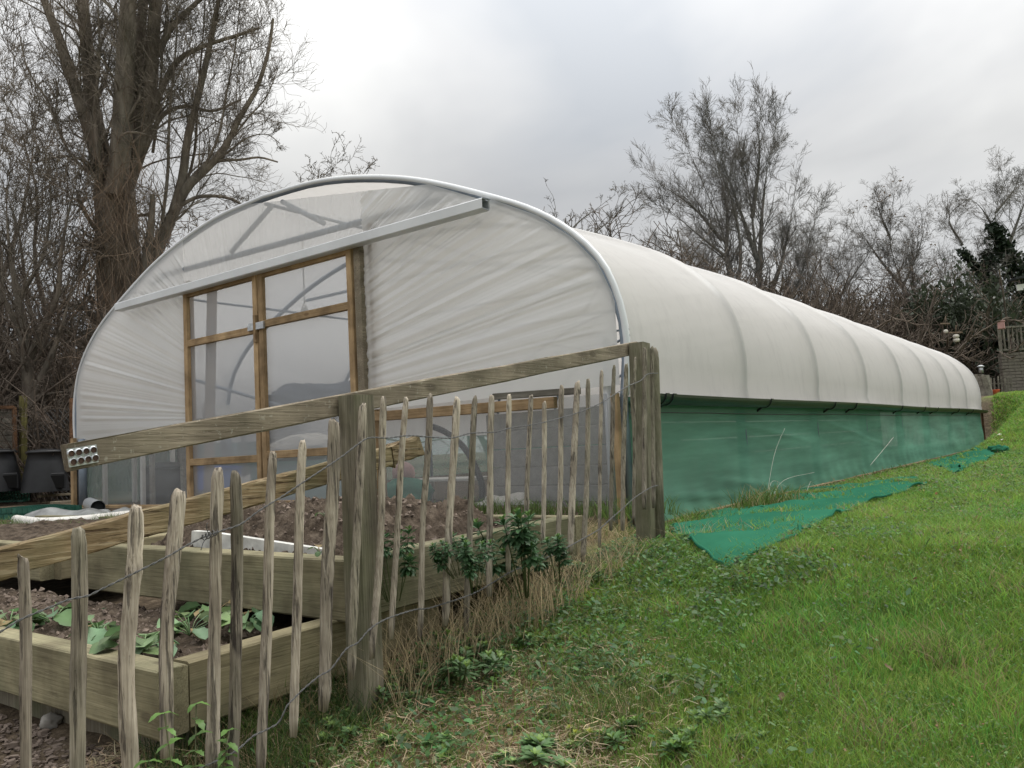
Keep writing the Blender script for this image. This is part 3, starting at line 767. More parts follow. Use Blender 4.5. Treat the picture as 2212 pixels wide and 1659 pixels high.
pv = [(XS + 0.052, y_, z_) for y_ in (YE - 0.01, YE + 0.09, YE + 0.20) for z_ in np.linspace(-0.59, 0.30, 8)]
link_mesh('net_overlap', [(x_ + 0.006 * (1 - abs(z_ + 0.1)) + (0.02 if z_ < -0.5 else 0), y_, z_) for x_, y_, z_ in pv], [(i * 8 + j, (i + 1) * 8 + j, (i + 1) * 8 + j + 1, i * 8 + j + 1) for i in range(2) for j in range(7)], MAT['net'], tun, False)
for y_ in (7.5, 9.76, 12.0, 14.3, 16.5):
    beam_ob('net_batten', (XS - 0.05, y_, -0.6), (XS - 0.05, y_, 0.28), 0.05, 0.03, MAT['bin'], tun, up=(0, 1, 0))
beam_ob('side_rail', (XS - 0.02, YE, 0.30), (XS - 0.02, YF, 0.30), 0.05, 0.075, MAT['grey_wood'], tun)
# timber baseboard in lengths
for (y0, y1, z_) in ((YE - 0.02, YE + 2.6, -0.63), (YE + 2.62, YE + 6.6, -0.62), (YE + 6.62, YE + 10.4, -0.61), (YE + 10.42, YE + 14.3, -0.60), (YE + 14.32, YF, -0.585)):
    beam_ob('baseboard', (XS + 0.075, y0, z_), (XS + 0.075, y1, z_ + 0.005), 0.04, 0.085, MAT['rail_broken'], tun, segs=6, jit=0.004, seed=int(y0 * 10))
beam_ob('far_corner_post', (XS + 0.07, YF, -0.62), (XS + 0.07, YF, 0.30), 0.05, 0.05, MAT['dark_wood'], tun, up=(0, 1, 0))
# gutter: half-round trough
gut = thing('gutter', (XS + 0.1, YE, 0.32), None, None); gut.parent = tun; gut.location = tuple(np.array([XS + 0.1, YE, 0.32]) - world_loc(tun))
th = np.linspace(math.pi, 2 * math.pi, 12)
gp = [(0.068 * math.cos(a_), 0.075 * math.sin(a_)) for a_ in th] + [(0.062 * math.cos(a_), 0.069 * math.sin(a_)) for a_ in th[::-1]]
gpts = [(XS + 0.115, y_, 0.352 + 0.006 * math.sin(y_ * 0.7)) for y_ in np.linspace(YE + 0.05, YF + 0.25, 40)]
v, f = sweep(gpts, gp); link_mesh('trough', v, f, MAT['gutter'], gut, False)
gp2 = [(0.078 * math.cos(a_), 0.086 * math.sin(a_)) for a_ in th] + [(0.068 * math.cos(a_), 0.075 * math.sin(a_)) for a_ in th[::-1]]
for y_ in (5.28, 5.50, 5.62, 7.75, 9.95, 10.9, 13.6, 15.4, 16.6, 19.0, 21.0):
    v, f = sweep([(XS + 0.115, y_, 0.352), (XS + 0.115, y_ + 0.05, 0.352)], gp2); mb = MB(); mb.add(v, f)
    mb.add(*beam((XS + 0.10, y_ + 0.02, 0.285), (XS + 0.03, y_ + 0.02, 0.24), 0.04, 0.02))
    mb.build('bracket', MAT['gutter'], gut)
mb = MB(); mb.add(*sweep([(XS + 0.105, 5.24, 0.30), (XS + 0.09, 5.26, 0.24), (XS + 0.05, 5.30, 0.18)], rect(0.11, 0.10, 0.02), scale=[1.1, 0.9, 0.6], up=(0, 1, 0)))
mb.build('outlet', MAT['gutter'], gut)
# far end wall film and doors are behind; close the far end
V = [(XM + a_, YF, z_) for a_, z_ in prof] + [(XM + a_, YF, -0.5) for a_, z_ in prof]
F = [(i, i + 1, K + i + 1, K + i) for i in range(K - 1)]
link_mesh('end_film', V, F, MAT['film_roof'], tun, False)
print('tunnel', round(time.time() - T0, 1))

# ---------------------------------------------------------------- inside the tunnel (seen through the film)
def blob(name, c, r, mat, label, cat, seed=0, amp=0.2, flat=None, seg=(26, 16)):
    V = []; F = []
    nu, nv = seg
    for j in range(nv + 1):
        ph = math.pi * j / nv
        for i in range(nu):
            th_ = 2 * math.pi * i / nu
            d = np.array([math.sin(ph) * math.cos(th_), math.sin(ph) * math.sin(th_), math.cos(ph)])
            k = 1 + amp * fbm(d[0] * 1.7 + seed, d[1] * 1.7, d[2] * 1.7 + seed)
            p = d * np.array(r) * k
            if flat is not None: p[2] = max(p[2], -flat)
            V.append(np.array(c) + p)
    for j in range(nv):
        for i in range(nu):
            F.append((j * nu + i, (j + 1) * nu + i, (j + 1) * nu + (i + 1) % nu, j * nu + (i + 1) % nu))
    o_ = link_mesh(name, V, F, mat, None, True, origin=(c[0], c[1], c[2] - (flat or r[2])))
    return tag(o_, label, cat)
def table(name, x0, x1, y0, y1, zt, zb, mat, label, cat, top_t=0.03, legw=0.035, shelf=None):
    t_ = thing(name, ((x0 + x1) / 2, (y0 + y1) / 2, zb), label, cat)
    beam_ob('table_top', (x0, (y0 + y1) / 2, zt - top_t / 2), (x1, (y0 + y1) / 2, zt - top_t / 2), y1 - y0, top_t, mat, t_)
    for a_ in (x0 + legw, x1 - legw):
        for b_ in (y0 + legw, y1 - legw):
            beam_ob('leg', (a_, b_, zb), (a_, b_, zt - top_t), legw, legw, mat, t_, up=(0, 1, 0))
    if shelf: beam_ob('shelf', (x0, (y0 + y1) / 2, shelf), (x1, (y0 + y1) / 2, shelf), y1 - y0 - 0.05, 0.02, mat, t_)
    return t_
FZ = -0.45
def ix(px_, Y): return float(on(px_, 950, 1, Y)[0])
def izz(px_, py_, Y): return float(on(px_, py_, 1, Y)[2])
table('potting_bench', -10.84, ix(312, 5.45), 5.4, 5.9, izz(240, 912, 5.4), FZ, MAT['white_plastic'], 'white topped potting bench behind the left end film of the tunnel', 'bench', 0.06, 0.05)
Y_ = 6.0; c_ = on(350, 895, 1, Y_)
mb = MB(); mb.add(*beam(c_ - [0.17, 0, 0], c_ + [0.17, 0, 0], 0.25, 0.24, 0.02)); mb.add(*beam(c_ + [-0.19, 0, 0.12], c_ + [0.19, 0, 0.12], 0.28, 0.03, 0.01))
tag(mb.build('seed_box', MAT['white_plastic'], None, origin=tuple(c_ - [0, 0, 0.12])), 'small white box seen through the left end film beside the door', 'box')
table('work_bench', ix(300, 6.3), ix(400, 6.3), 6.2, 6.8, izz(350, 925, 6.2), FZ, MAT['grey_wood'], 'grey wooden bench under the white box behind the left film', 'bench', 0.05, 0.06)
a_, b_ = on(300, 850, 1, 6.1), on(406, 850, 1, 6.1)
bb = MB(); bb.add(*beam(a_, b_, 0.03, izz(350, 795, 6.1) - izz(350, 905, 6.1), 0.01)); bb.add(*beam(a_ + [0.0, -0.02, 0.1], b_ + [0, -0.02, 0.12], 0.03, 0.06, 0.01))
tag(bb.build('tan_board', MAT['tan'], None, origin=tuple((a_ + b_) / 2)), 'tan board standing behind the left end film by the door', 'board')
c_ = on(360, 1090, 1, 5.8)
bx_ = thing('storage_bin', (c_[0], c_[1], FZ), 'dark round bin behind the lower left film beside the door', 'bin')
v, f = sweep([(c_[0], c_[1], FZ), (c_[0], c_[1], -0.02)], circ(0.30, 24), up=(0, 1, 0), scale=[1.0, 0.88]); link_mesh('body', v, f, MAT['bin'], bx_, True)
v, f = sweep([(c_[0], c_[1], -0.018), (c_[0], c_[1], 0.03), (c_[0], c_[1], 0.07)], circ(0.28, 24), up=(0, 1, 0), scale=[1.05, 0.95, 0.3]); link_mesh('lid', v, f, MAT['bin'], bx_, True)
c_ = on(468, 889, 1, 6.6)
mb = MB(); mb.add(*beam(c_ - [0.16, 0, 0.0], c_ + [0.16, 0, 0.0], 0.25, 0.16, 0.02)); mb.add(*beam(c_ + [-0.14, -0.05, 0.11], c_ + [-0.02, -0.05, 0.11], 0.12, 0.06, 0.01))
tag(mb.build('container', MAT['white_plastic'], None, origin=tuple(c_ - [0, 0, 0.08])), 'white plastic container on the bench behind the left door', 'container')
table('work_bench', ix(445, 6.7), ix(560, 6.7), 6.45, 7.0, c_[2] - 0.085, FZ, MAT['grey_wood'], 'grey wooden work bench inside the tunnel behind the left door', 'bench', 0.05, 0.06, -0.1)
a_, b_ = on(440, 1035, 1, 6.0), on(498, 1037, 1, 6.0)
mb = MB(); mb.add(*beam(a_, b_, 0.3, 0.30, 0.03)); mb.add(*beam(a_ + [-0.02, 0, 0.15], b_ + [0.02, 0, 0.15], 0.34, 0.03, 0.01))
tag(mb.build('crate', MAT['blue_plastic'], None, origin=tuple(a_ - [0, 0, 0.15])), 'blue plastic crate low behind the left door', 'crate')
c_ = on(530, 1060, 1, 6.6)
blob('compost_sack', tuple(c_), (0.62, 0.4, 0.22), MAT['cream'], 'crumpled pale sack slumped behind the left door', 'sack', 3, 0.3, 0.2)
c_ = on(655, 972, 1, 6.5)
blob('compost_sack', tuple(c_), (0.50, 0.35, 0.17), MAT['cream'], 'pale sack on top of the planting box behind the right door', 'sack', 8, 0.35, 0.12)
a_, b_ = on(585, 1035, 1, 6.5), on(745, 1035, 1, 6.5)
mb = MB(); mb.add(*beam(a_, b_, 0.6, (c_[2] - 0.12 - FZ) , 0.03)); mb.add(*beam(a_ + [-0.02, -0.3, 0.2], b_ + [0.02, -0.3, 0.2], 0.05, 0.06, 0.01))
tag(mb.build('planting_box', MAT['soft_green'], None, origin=tuple((a_ + b_) / 2)), 'dull green planting box behind the right door under the pale sack', 'box')
c_ = on(672, 868, 1, 8.4)
blob('dark_heap', tuple(c_), (1.0, 0.5, 0.26), MAT['dark_cloth'], 'dark blue grey heap of dried plants seen through the right door', 'heap', 21, 0.55, 0.2, (40, 24))
table('work_bench', c_[0] - 1.1, c_[0] + 1.1, 7.9, 8.9, c_[2] - 0.2, FZ, MAT['grey_wood'], 'grey bench carrying the dark heap behind the right door', 'bench', 0.05, 0.06)
a_, b_ = on(445, 820, 1, 9.0), on(508, 818, 1, 9.0)
mb = MB(); mb.add(*beam(a_, b_, 0.35, 0.06)); mb.add(*beam(a_ * [1, 1, 0] + [0.05, 0, FZ], a_ + [0.05, 0, 0], 0.05, 0.05, up=(0, 1, 0))); mb.add(*beam(b_ * [1, 1, 0] + [-0.05, 0, FZ], b_ + [-0.05, 0, 0], 0.05, 0.05, up=(0, 1, 0)))
tag(mb.build('tall_stand', MAT['tube'], None, origin=(a_[0], a_[1], FZ)), 'narrow dark stand seen through the left door', 'stand')
# lamp hanging inside
c_ = on(658, 668, 1, 6.2)
lm = thing('ceiling_lamp', c_, 'small white lamp shade hanging on a cord behind the right door', 'lamp')
tube_ob('cord', [c_ + [0, 0, 0.06], (c_[0], c_[1], float(pz_of(c_[0])) - 0.1)], 0.008, 5, MAT['white_plastic'], lm, up=(0, 1, 0))
v, f = sweep([c_ - [0, 0, 0.05], c_ + [0, 0, 0.06]], circ(0.055, 12), up=(0, 1, 0), scale=[1, 0.35]); link_mesh('lamp_shade', v, f, MAT['white_plastic'], lm, True)
# right part: grey board planter, a low table, a hoop of black pipe
pl = thing('grey_planter', (ix(1180, 5.7), 6.2, FZ), 'long grey board planter inside the tunnel by the right corner', 'planter')
x0_ = ix(1062, 5.8)
for k in range(5):
    beam_ob('board', (x0_, 5.75, -0.40 + k * 0.16), (-3.12, 5.75, -0.40 + k * 0.16), 0.03, 0.150, MAT['block'], pl)
    beam_ob('board', (x0_ - 0.01, 5.78, -0.40 + k * 0.16), (x0_ - 0.01, 9.0, -0.40 + k * 0.16), 0.03, 0.150, MAT['block'], pl)
    beam_ob('board', (-3.11, 5.78, -0.40 + k * 0.16), (-3.11, 14.0, -0.40 + k * 0.16), 0.03, 0.150, MAT['block'], pl)
table('low_table', ix(900, 5.9), ix(1045, 5.9), 5.7, 6.1, izz(970, 1034, 5.7), FZ, MAT['white_plastic'], 'low table with a white rim behind the lower right film', 'table', 0.025, 0.03)
blob('green_sack', tuple(on(875, 1070, 1, 5.6)), (0.30, 0.2, 0.17), MAT['soft_green'], 'deep green rounded sack on the floor right of the doors', 'sack', 5, 0.2, 0.15)
blob('pink_ball', tuple(on(872, 1022, 1, 5.65)), (0.11, 0.11, 0.11), MAT['pink'], 'dusty pink round object above the green sack behind the film', 'ball', 2, 0.05, 0.10)
blob('straw_heap', tuple(on(1095, 1098, 1, 5.45)), (0.30, 0.15, 0.12), MAT['cream'], 'heap of pale straw behind the film in front of the grey planter', 'straw', 9, 0.4, 0.1)
pp_ = spline([on(*q, 1, 5.4) for q in ((925, 918), (965, 935), (1005, 970), (1032, 1020), (1042, 1060), (1035, 1105))], 24)
tag(tube_ob('black_pipe', pp_, 0.028, 8, MAT['bin'], None, up=(0, 1, 0), origin=tuple(pp_[-1])), 'thick black water pipe arching behind the lower right film', 'pipe')

# ---------------------------------------------------------------- the post and rail fence
def on_x(px_, py_, x_): return on(px_, py_, 0, x_)
XP = -2.20
frame = thing('post_and_rail_fence', (XP, 3.0, -0.75), 'weathered square posts carrying the long sloping timber rail with a punched metal plate', 'fence')
def square_post(top, bot, x_, w, seed, name='fence_post', mat=None):
    a_ = on_x(*top, x_); b_ = on_x(*bot, x_)
    d = (b_ - a_); b_ = b_ + d / np.linalg.norm(d) * 0.15
    k = 8
    pts = [a_ + (b_ - a_) * i / k for i in range(k + 1)]
    v, f = sweep(pts, rect(w, w, 0.006), up=(0, 1, 0), jit=0.0012, seed=seed)
    return link_mesh(name, v, f, mat or MAT['post'], frame)
square_post((769, 855), (794, 1588), XP, 0.094, 1)
square_post((1381, 742), (1398, 1160), XP, 0.094, 2)
XR = -2.275
def rail_between(name, a_, b_, x_, w, h, mat, parent, seed=0, jit=0.0015, segs=10):
    p, q = on_x(*a_, x_), on_x(*b_, x_)
    pts = [p + (q - p) * i / segs for i in range(segs + 1)]
    v, f = sweep(pts, rect(w, h, 0.005), jit=jit, seed=seed)
    return link_mesh(name, v, f, mat, parent)
top_rail = rail_between('rail', (143, 989), (1372, 752), XR, 0.045, 0.075, MAT['rail'], frame, 3)
# punched plate near the rail's free end: face, raised rims and holes
PX = XR + 0.0245
c0, c1, c2, c3 = [on_x(*p, PX + 0.002) for p in ((144, 970), (208, 960), (213, 998), (150, 1010))]
pm = MB()
def plate_pt(u, w_): return (c0 * (1 - u) + c1 * u) * (1 - w_) + (c3 * (1 - u) + c2 * u) * w_
pm.add([plate_pt(0, 0), plate_pt(1, 0), plate_pt(1, 1), plate_pt(0, 1), plate_pt(0, 0) - [0.003, 0, 0], plate_pt(1, 0) - [0.003, 0, 0], plate_pt(1, 1) - [0.003, 0, 0], plate_pt(0, 1) - [0.003, 0, 0]],
       [(0, 1, 2, 3), (0, 4, 5, 1), (1, 5, 6, 2), (2, 6, 7, 3), (3, 7, 4, 0)])
plate = pm.build('nail_plate', MAT['galv'], top_rail)
hm = MB(); rm = MB()
eu = (c1 - c0) / np.linalg.norm(c1 - c0); ew = np.cross(eu, [1, 0, 0]); ew /= np.linalg.norm(ew)
for r_i in range(2):
    for c_i in range(4):
        ctr = plate_pt(0.12 + 0.25 * c_i + (0.0 if r_i == 0 else 0.03), 0.28 + 0.46 * r_i) + [0.0015, 0, 0]
        R1, R2 = 0.0085, 0.0115
        ring = [ctr + R1 * (math.cos(t_) * eu + math.sin(t_) * ew) for t_ in np.linspace(0, 2 * math.pi, 13)[:-1]]
        ro = [ctr + R2 * (math.cos(t_) * eu + math.sin(t_) * ew) - [0.0015, 0, 0] for t_ in np.linspace(0, 2 * math.pi, 13)[:-1]]
        ri = [p + [0.0022, 0, 0] for p in ring]
        hm.add(ring, [tuple(range(12))])
        rm.add(ri + ro, [(i, (i + 1) % 12, 12 + (i + 1) % 12, 12 + i) for i in range(12)])
MAT['rust'] = plain('rusty_hole', (0.06, 0.035, 0.025), 0.8, 0.4, 60)
h1 = hm.build('hole', MAT['rust'], top_rail); rm.build('hole_rim', MAT['galv'], top_rail)
# big knot discs on the rail
for (kx, ky, kr) in ((630, 954 - 67, 0.014), (1300, 765, 0.006)):
    p = on_x(kx, ky, XR + 0.0237)
# second, lower rail: broken free, leaning behind the post
lower = thing('loose_rail', tuple(on_x(400, 1075, -2.33)), 'rough split timber rail sloping up behind the pales with a rotten right end', 'rail')
rail_between('rail', (-60, 1233), (840, 985), -2.33, 0.045, 0.078, MAT['rail_broken'], lower, 5, 0.0016, 24)
rail_between('rail_end', (838, 985.5), (903, 962), -2.33, 0.047, 0.080, MAT['rail_broken'], lower, 6, 0.004, 5)

# ---------------------------------------------------------------- chestnut paling
PALES = [  # top x, y, bottom x, y, width px (2212 scale), grey?
    (49, 1200, 57, 1900, 27, 0), (170, 1141, 163, 1820, 39, 1), (292, 1094, 279, 1745, 35, 0), (386, 1058, 359, 1640, 31, 0),
    (470, 1014, 459, 1690, 30, 0), (508, 1018, 500, 1690, 27, 1), (590, 975, 565, 1672, 20, 0), (653, 952, 634, 1592, 21, 0),
    (718, 907, 693, 1536, 23, 0), (784, 873, 758, 1468, 18, 1), (828, 858, 804, 1422, 18, 0), (878.6, 859, 846, 1380, 14, 0),
    (929, 853, 904, 1383, 16, 0), (987, 859, 960, 1352, 15, 0), (1027, 856, 1008, 1366, 14, 1), (1062, 853, 1057, 1289, 14, 0),
    (1100, 851, 1098, 1246, 13, 0), (1147, 853, 1135, 1192, 12, 1), (1176, 868, 1173, 1175, 10, 0), (1214, 833, 1206, 1205, 13, 0),
    (1248, 823, 1233, 1197, 13, 0), (1271, 818, 1260, 1215, 11, 1), (1300, 800, 1295, 1183, 11, 0), (1327, 790, 1320, 1146, 9, 1),
    (1353, 786, 1344, 1146, 10, 1), (1373, 772, 1370, 1133, 10, 1), (1393, 752, 1391, 1099, 11, 1), (1409, 749, 1413, 1097, 12, 1)]
paling = thing('paling_fence', (-2.13, 2.2, -0.95), 'split chestnut pales of uneven height wired together, running up the bank', 'fence')
def pale(tx, ty, bx, by, wpx, grey, seed, x_=-2.125):
    a_ = on_x(tx, ty, x_); b_ = on_x(bx, by, x_)
    r_ = np.random.default_rng(seed)
    da = np.linalg.norm(a_); 
    ua = float(-(M.T @ a_)[2])
    w = wpx * ua / FPX                 # real width
    w = min(max(w * 0.92, 0.022), 0.048)
    k = 16; sides = 8
    base_prof = np.array([(math.cos(t_) * w * 0.5, math.sin(t_) * w * 0.36) for t_ in np.linspace(0, 2 * math.pi, sides + 1)[:-1]])
    base_prof *= 1 + r_.normal(0, 0.16, (sides, 1))
    ts = np.concatenate([[0, 0.008, 0.028, 0.055], np.linspace(0.1, 1, k)])
    bow = r_.normal(0, 0.0045); bow2 = r_.normal(0, 0.0025)
    V = []; F = []
    for i, u in enumerate(ts):
        p = a_ + (b_ - a_) * u + np.array([0.3 * bow2, bow * math.sin(math.pi * u) * 1.5 + bow2 * math.sin(2.7 * math.pi * u), 0])
        s_ = {0: 0.50, 1: 0.74, 2: 0.92, 3: 0.98}.get(i, 1.0 + r_.normal(0, 0.035))
        if u > 0.97: s_ *= 0.75
        tw = 0.25 * math.sin(u * 3 + seed)
        q = base_prof * s_ * (1 + r_.normal(0, 0.035, (sides, 1)))
        ca_, sa_ = math.cos(tw + 0.7), math.sin(tw + 0.7)
        off = (np.array([0.0, 0.003 * r_.normal(), 0]) if i == 0 else 0)
        for (pa, pb) in q:
            V.append(p + np.array([pa * ca_ - pb * sa_, pa * sa_ + pb * ca_, r_.normal(0, 0.002) if i else r_.normal(0, 0.004)]) + off)
    for i in range(len(ts) - 1):
        for j in range(sides):
            F.append((i * sides + j, i * sides + (j + 1) % sides, (i + 1) * sides + (j + 1) % sides, (i + 1) * sides + j))
    F.append(tuple(range(sides - 1, -1, -1))); F.append(tuple((len(ts) - 1) * sides + j for j in range(sides)))
    o_ = link_mesh('pale', V, F, MAT['pale_grey' if grey else 'pale'], paling, True)
    return o_
for i, P_ in enumerate(PALES):
    xo = -2.125 + (0.012 if i in (25, 26, 27) else 0)
    pale(*P_[:5], P_[5], 100 + i, xo)
# the leaning half-round stake beside the far post
stake = thing('stake', on_x(1421, 1172, -2.16), 'thick grey half-round stake leaning on the far square post', 'post')
a_, b_ = on_x(1411, 752, -2.17), on_x(1424, 1190, -2.15)
v, f = sweep([a_, a_ + (b_ - a_) * 0.02, a_ + (b_ - a_) * 0.06, a_ + (b_ - a_) * 0.3, a_ + (b_ - a_) * 0.6, b_], circ(0.033, 10), up=(0, 1, 0), scale=[0.55, 0.85, 1, 1.02, 1.1, 1.1], jit=0.0015)
link_mesh('shaft', v, f, MAT['post'], stake, True)

def twisted_wire(pts2, x_, name, r=0.0015, rr=0.0019, closed=False):
    P_ = np.array([on_x(px_, py_, x_ + (dx if dx else 0)) for (px_, py_, *rest) in pts2 for dx in [rest[0] if rest else 0]])
    L = np.sum(np.linalg.norm(np.diff(P_, axis=0), axis=1))
    n_ = int(L / 0.009)
    S = spline(P_, n_)
    t, a_, b_ = frame_dirs(S)
    mb_v = []; mb_f = []
    for ph in (0, math.pi):
        ang = np.arange(n_) * 0.009 * 2 * math.pi / 0.045 + ph
        Q = S + rr * (np.cos(ang)[:, None] * a_ + np.sin(ang)[:, None] * b_)
        v, f = sweep(Q, circ(r, 5), cap=False)
        base = len(mb_v); mb_v.extend(v.tolist()); mb_f.extend([tuple(i + base for i in q) for q in f])
    return link_mesh(name, mb_v, mb_f, MAT['wire'], paling, True)
up_w = [(-60, 1395), (0, 1365), (45, 1338), (100, 1315), (150, 1295), (190, 1287), (215, 1275), (290, 1238), (360, 1203), (400, 1180), (440, 1160), (480, 1146), (520, 1132), (560, 1103), (610, 1072),
        (650, 1045), (700, 1012), (740, 985), (770, 962), (797, 946), (837, 946), (881, 941), (928, 944), (976, 946), (1016, 936), (1071, 933), (1104, 924), (1140, 919), (1180, 911), (1213, 902), (1249, 891), (1297, 871), (1326, 853), (1359, 833), (1384, 822), (1399, 808), (1421, 806)]
twisted_wire(up_w, -2.095, 'wire')
lo_w = [(420, 1665), (480, 1638), (515, 1618), (547, 1590), (576, 1576), (602, 1560), (620, 1525), (634, 1510), (656, 1488), (690, 1460), (715, 1445), (748, 1402), (773, 1388), (800, 1358), (837, 1336), (896, 1317), (925, 1314), (961, 1303), (990, 1294), (1031, 1278), (1070, 1255), (1110, 1232), (1150, 1218), (1190, 1200), (1224, 1183), (1260, 1163), (1293, 1144), (1320, 1120), (1341, 1102), (1366, 1079), (1384, 1066), (1406, 1053), (1421, 1048)]
twisted_wire(lo_w, -2.095, 'wire')
# the knot and its loose ends on the top wire
kn = []
kc = on_x(452, 1156, -2.085)
rr_ = np.random.default_rng(4)
kp = [kc + np.array([0.008 * math.cos(t_ * 1.0), (t_ / 26 - 0.5) * 0.045, 0.008 * math.sin(t_ * 1.0) + (t_ / 26 - 0.5) * 0.012]) for t_ in np.linspace(0, 26, 90)]
link_mesh('wire_knot', *sweep(kp, circ(0.0016, 5)), MAT['wire'], paling, True)
link_mesh('wire_knot', *sweep(spline([kc, on_x(446, 1140, -2.08), on_x(448, 1130, -2.075)], 10), circ(0.0014, 5)), MAT['wire'], paling, True)
link_mesh('wire_knot', *sweep(spline([kc, on_x(440, 1170, -2.08), on_x(434, 1188, -2.075)], 10), circ(0.0014, 5)), MAT['wire'], paling, True)
print('fence', round(time.time() - T0, 1))

# ---------------------------------------------------------------- raised beds
def soil_patch(name, x0, x1, y0, y1, base, mound, seed, parent, res=0.022, rough=0.03, mat=None):
    nx_, ny_ = int((x1 - x0) / res), int((y1 - y0) / res)
    V = []
    for i in range(nx_ + 1):
        for j in range(ny_ + 1):
            u, w_ = i / nx_, j / ny_
            x_, y_ = x0 + (x1 - x0) * u, y0 + (y1 - y0) * w_
            h = mound * (min(1, 5 * min(u, 1 - u)) * min(1, 4 * min(w_, 1 - w_)))
            ed = min(1, 14 * min(u, 1 - u, w_, 1 - w_))
            h2 = rough * (0.7 * fbm(x_ * 5 + seed, y_ * 5, seed, 5, 2.2, 0.66) + 1.0 * abs(fbm(x_ * 15, y_ * 15 + seed, 1.3, 3)))
            V.append((x_, y_, base + h + h2 * (0.4 + 0.6 * ed)))
    ii = np.arange((nx_ + 1) * (ny_ + 1)).reshape(nx_ + 1, ny_ + 1)
    F = np.stack([ii[:-1, :-1], ii[1:, :-1], ii[1:, 1:], ii[:-1, 1:]], -1).reshape(-1, 4)
    return tag(link_mesh(name, np.array(V), F, mat or MAT['soil'], parent, False), kind=None)
bed1 = thing('raised_bed', (-3.0, 1.7, -0.95), 'lowest timber raised bed with a row of leafy plants along its front', 'raised bed')
beam_ob('sleeper', (-6.2, 1.415, -0.712), (-2.385, 1.405, -0.712), 0.10, 0.205, MAT['sleeper_x'], bed1, c=0.006, segs=4, jit=0.001)
beam_ob('sleeper', (-2.435, 1.462, -0.708), (-2.435, 2.62, -0.69), 0.09, 0.205, MAT['sleeper_y'], bed1, c=0.006, segs=4, jit=0.001)
beam_ob('corner_block', (-2.50, 1.50, -1.0), (-2.50, 1.50, -0.66), 0.08, 0.08, MAT['post'], bed1, up=(0, 1, 0))
beam_ob('under_board', (-6.0, 1.47, -0.91), (-2.5, 1.47, -0.91), 0.03, 0.19, MAT['post'], bed1)
soil_patch('soil', -6.2, -2.47, 1.45, 2.15, -0.69, 0.04, 1.0, bed1, 0.018, 0.030)
bed2 = thing('raised_bed', (-3.2, 3.2, -0.6), 'upper timber raised bed heaped with bare brown soil in front of the tunnel', 'raised bed')
beam_ob('sleeper', (-4.35, 2.13, -0.488), (-2.325, 2.11, -0.488), 0.10, 0.225, MAT['sleeper_x'], bed2, c=0.006, segs=4, jit=0.001)
beam_ob('sleeper', (-2.375, 2.163, -0.488), (-2.375, 3.62, -0.475), 0.10, 0.222, MAT['post_y'], bed2, c=0.006, segs=4, jit=0.001)
beam_ob('sleeper', (-4.40, 2.13, -0.488), (-4.40, 3.62, -0.475), 0.09, 0.22, MAT['sleeper_y'], bed2, c=0.006, segs=4, jit=0.001)
beam_ob('sleeper', (-4.35, 3.67, -0.478), (-2.325, 3.67, -0.478), 0.09, 0.22, MAT['sleeper_x'], bed2, c=0.006, segs=4, jit=0.001)
soil_patch('soil', -4.35, -2.42, 2.17, 3.63, -0.47, 0.20, 5.0, bed2, 0.016, 0.055)
# upright under the upper bed's right side
bed3 = thing('raised_bed', (-5.6, 2.8, -0.6), 'far left timber raised bed with weedy soil behind the loose rail', 'raised bed')
beam_ob('sleeper', (-7.5, 2.20, -0.50), (-4.95, 2.17, -0.50), 0.09, 0.2, MAT['sleeper_x'], bed3, c=0.006, segs=4, jit=0.001)
beam_ob('sleeper', (-4.90, 2.2, -0.50), (-4.90, 3.6, -0.49), 0.09, 0.2, MAT['sleeper_y'], bed3, c=0.006, segs=4, jit=0.001)
beam_ob('sleeper', (-8.5, 3.65, -0.50), (-4.95, 3.62, -0.50), 0.09, 0.2, MAT['sleeper_x'], bed3, c=0.006, segs=4, jit=0.001)
soil_patch('soil', -7.6, -4.95, 2.24, 3.6, -0.46, 0.06, 8.0, bed3, 0.035, 0.03)
rs = np.random.default_rng(19)
cv_, cf_ = [], []
from mathutils.bvhtree import BVHTree
for bed_ in (bed1, bed2, bed3):
    so_ = [c for c in bed_.children if c.name.startswith('soil')][0]
    off_ = Vector(tuple(world_loc(so_)))
    bv = BVHTree.FromPolygons([v.co + off_ for v in so_.data.vertices], [tuple(p.vertices) for p in so_.data.polygons])
    xs_ = [v.co.x + off_.x for v in so_.data.vertices]; ys_ = [v.co.y + off_.y for v in so_.data.vertices]
    for _ in range(1500):
        x_, y_ = rs.uniform(max(min(xs_), -5.2), max(xs_)), rs.uniform(min(ys_), max(ys_))
        h_ = bv.ray_cast(Vector((x_, y_, 3)), Vector((0, 0, -1)))
        if h_[0] is None: continue
        r_ = abs(rs.normal(0, 0.006)) + 0.003
        q = (np.array([(-1, 0, 0), (0, -1, 0), (1, 0, 0), (0, 1, 0), (0, 0, 1), (0, 0, -1)]) + rs.normal(0, 0.25, (6, 3))) * r_ + np.array([x_, y_, h_[0].z + r_ * 0.3])
        b0 = len(cv_); cv_.extend(q.tolist()); cf_.extend([(b0 + a, b0 + b, b0 + c) for a, b, c in ((0, 1, 4), (1, 2, 4), (2, 3, 4), (3, 0, 4), (1, 0, 5), (2, 1, 5), (3, 2, 5), (0, 3, 5))])
tag(link_mesh('soil_crumbs', cv_, cf_, MAT['stone'], None, False), 'crumbs and small stones strewn over the soil of the raised beds', 'crumbs', kind='stuff')
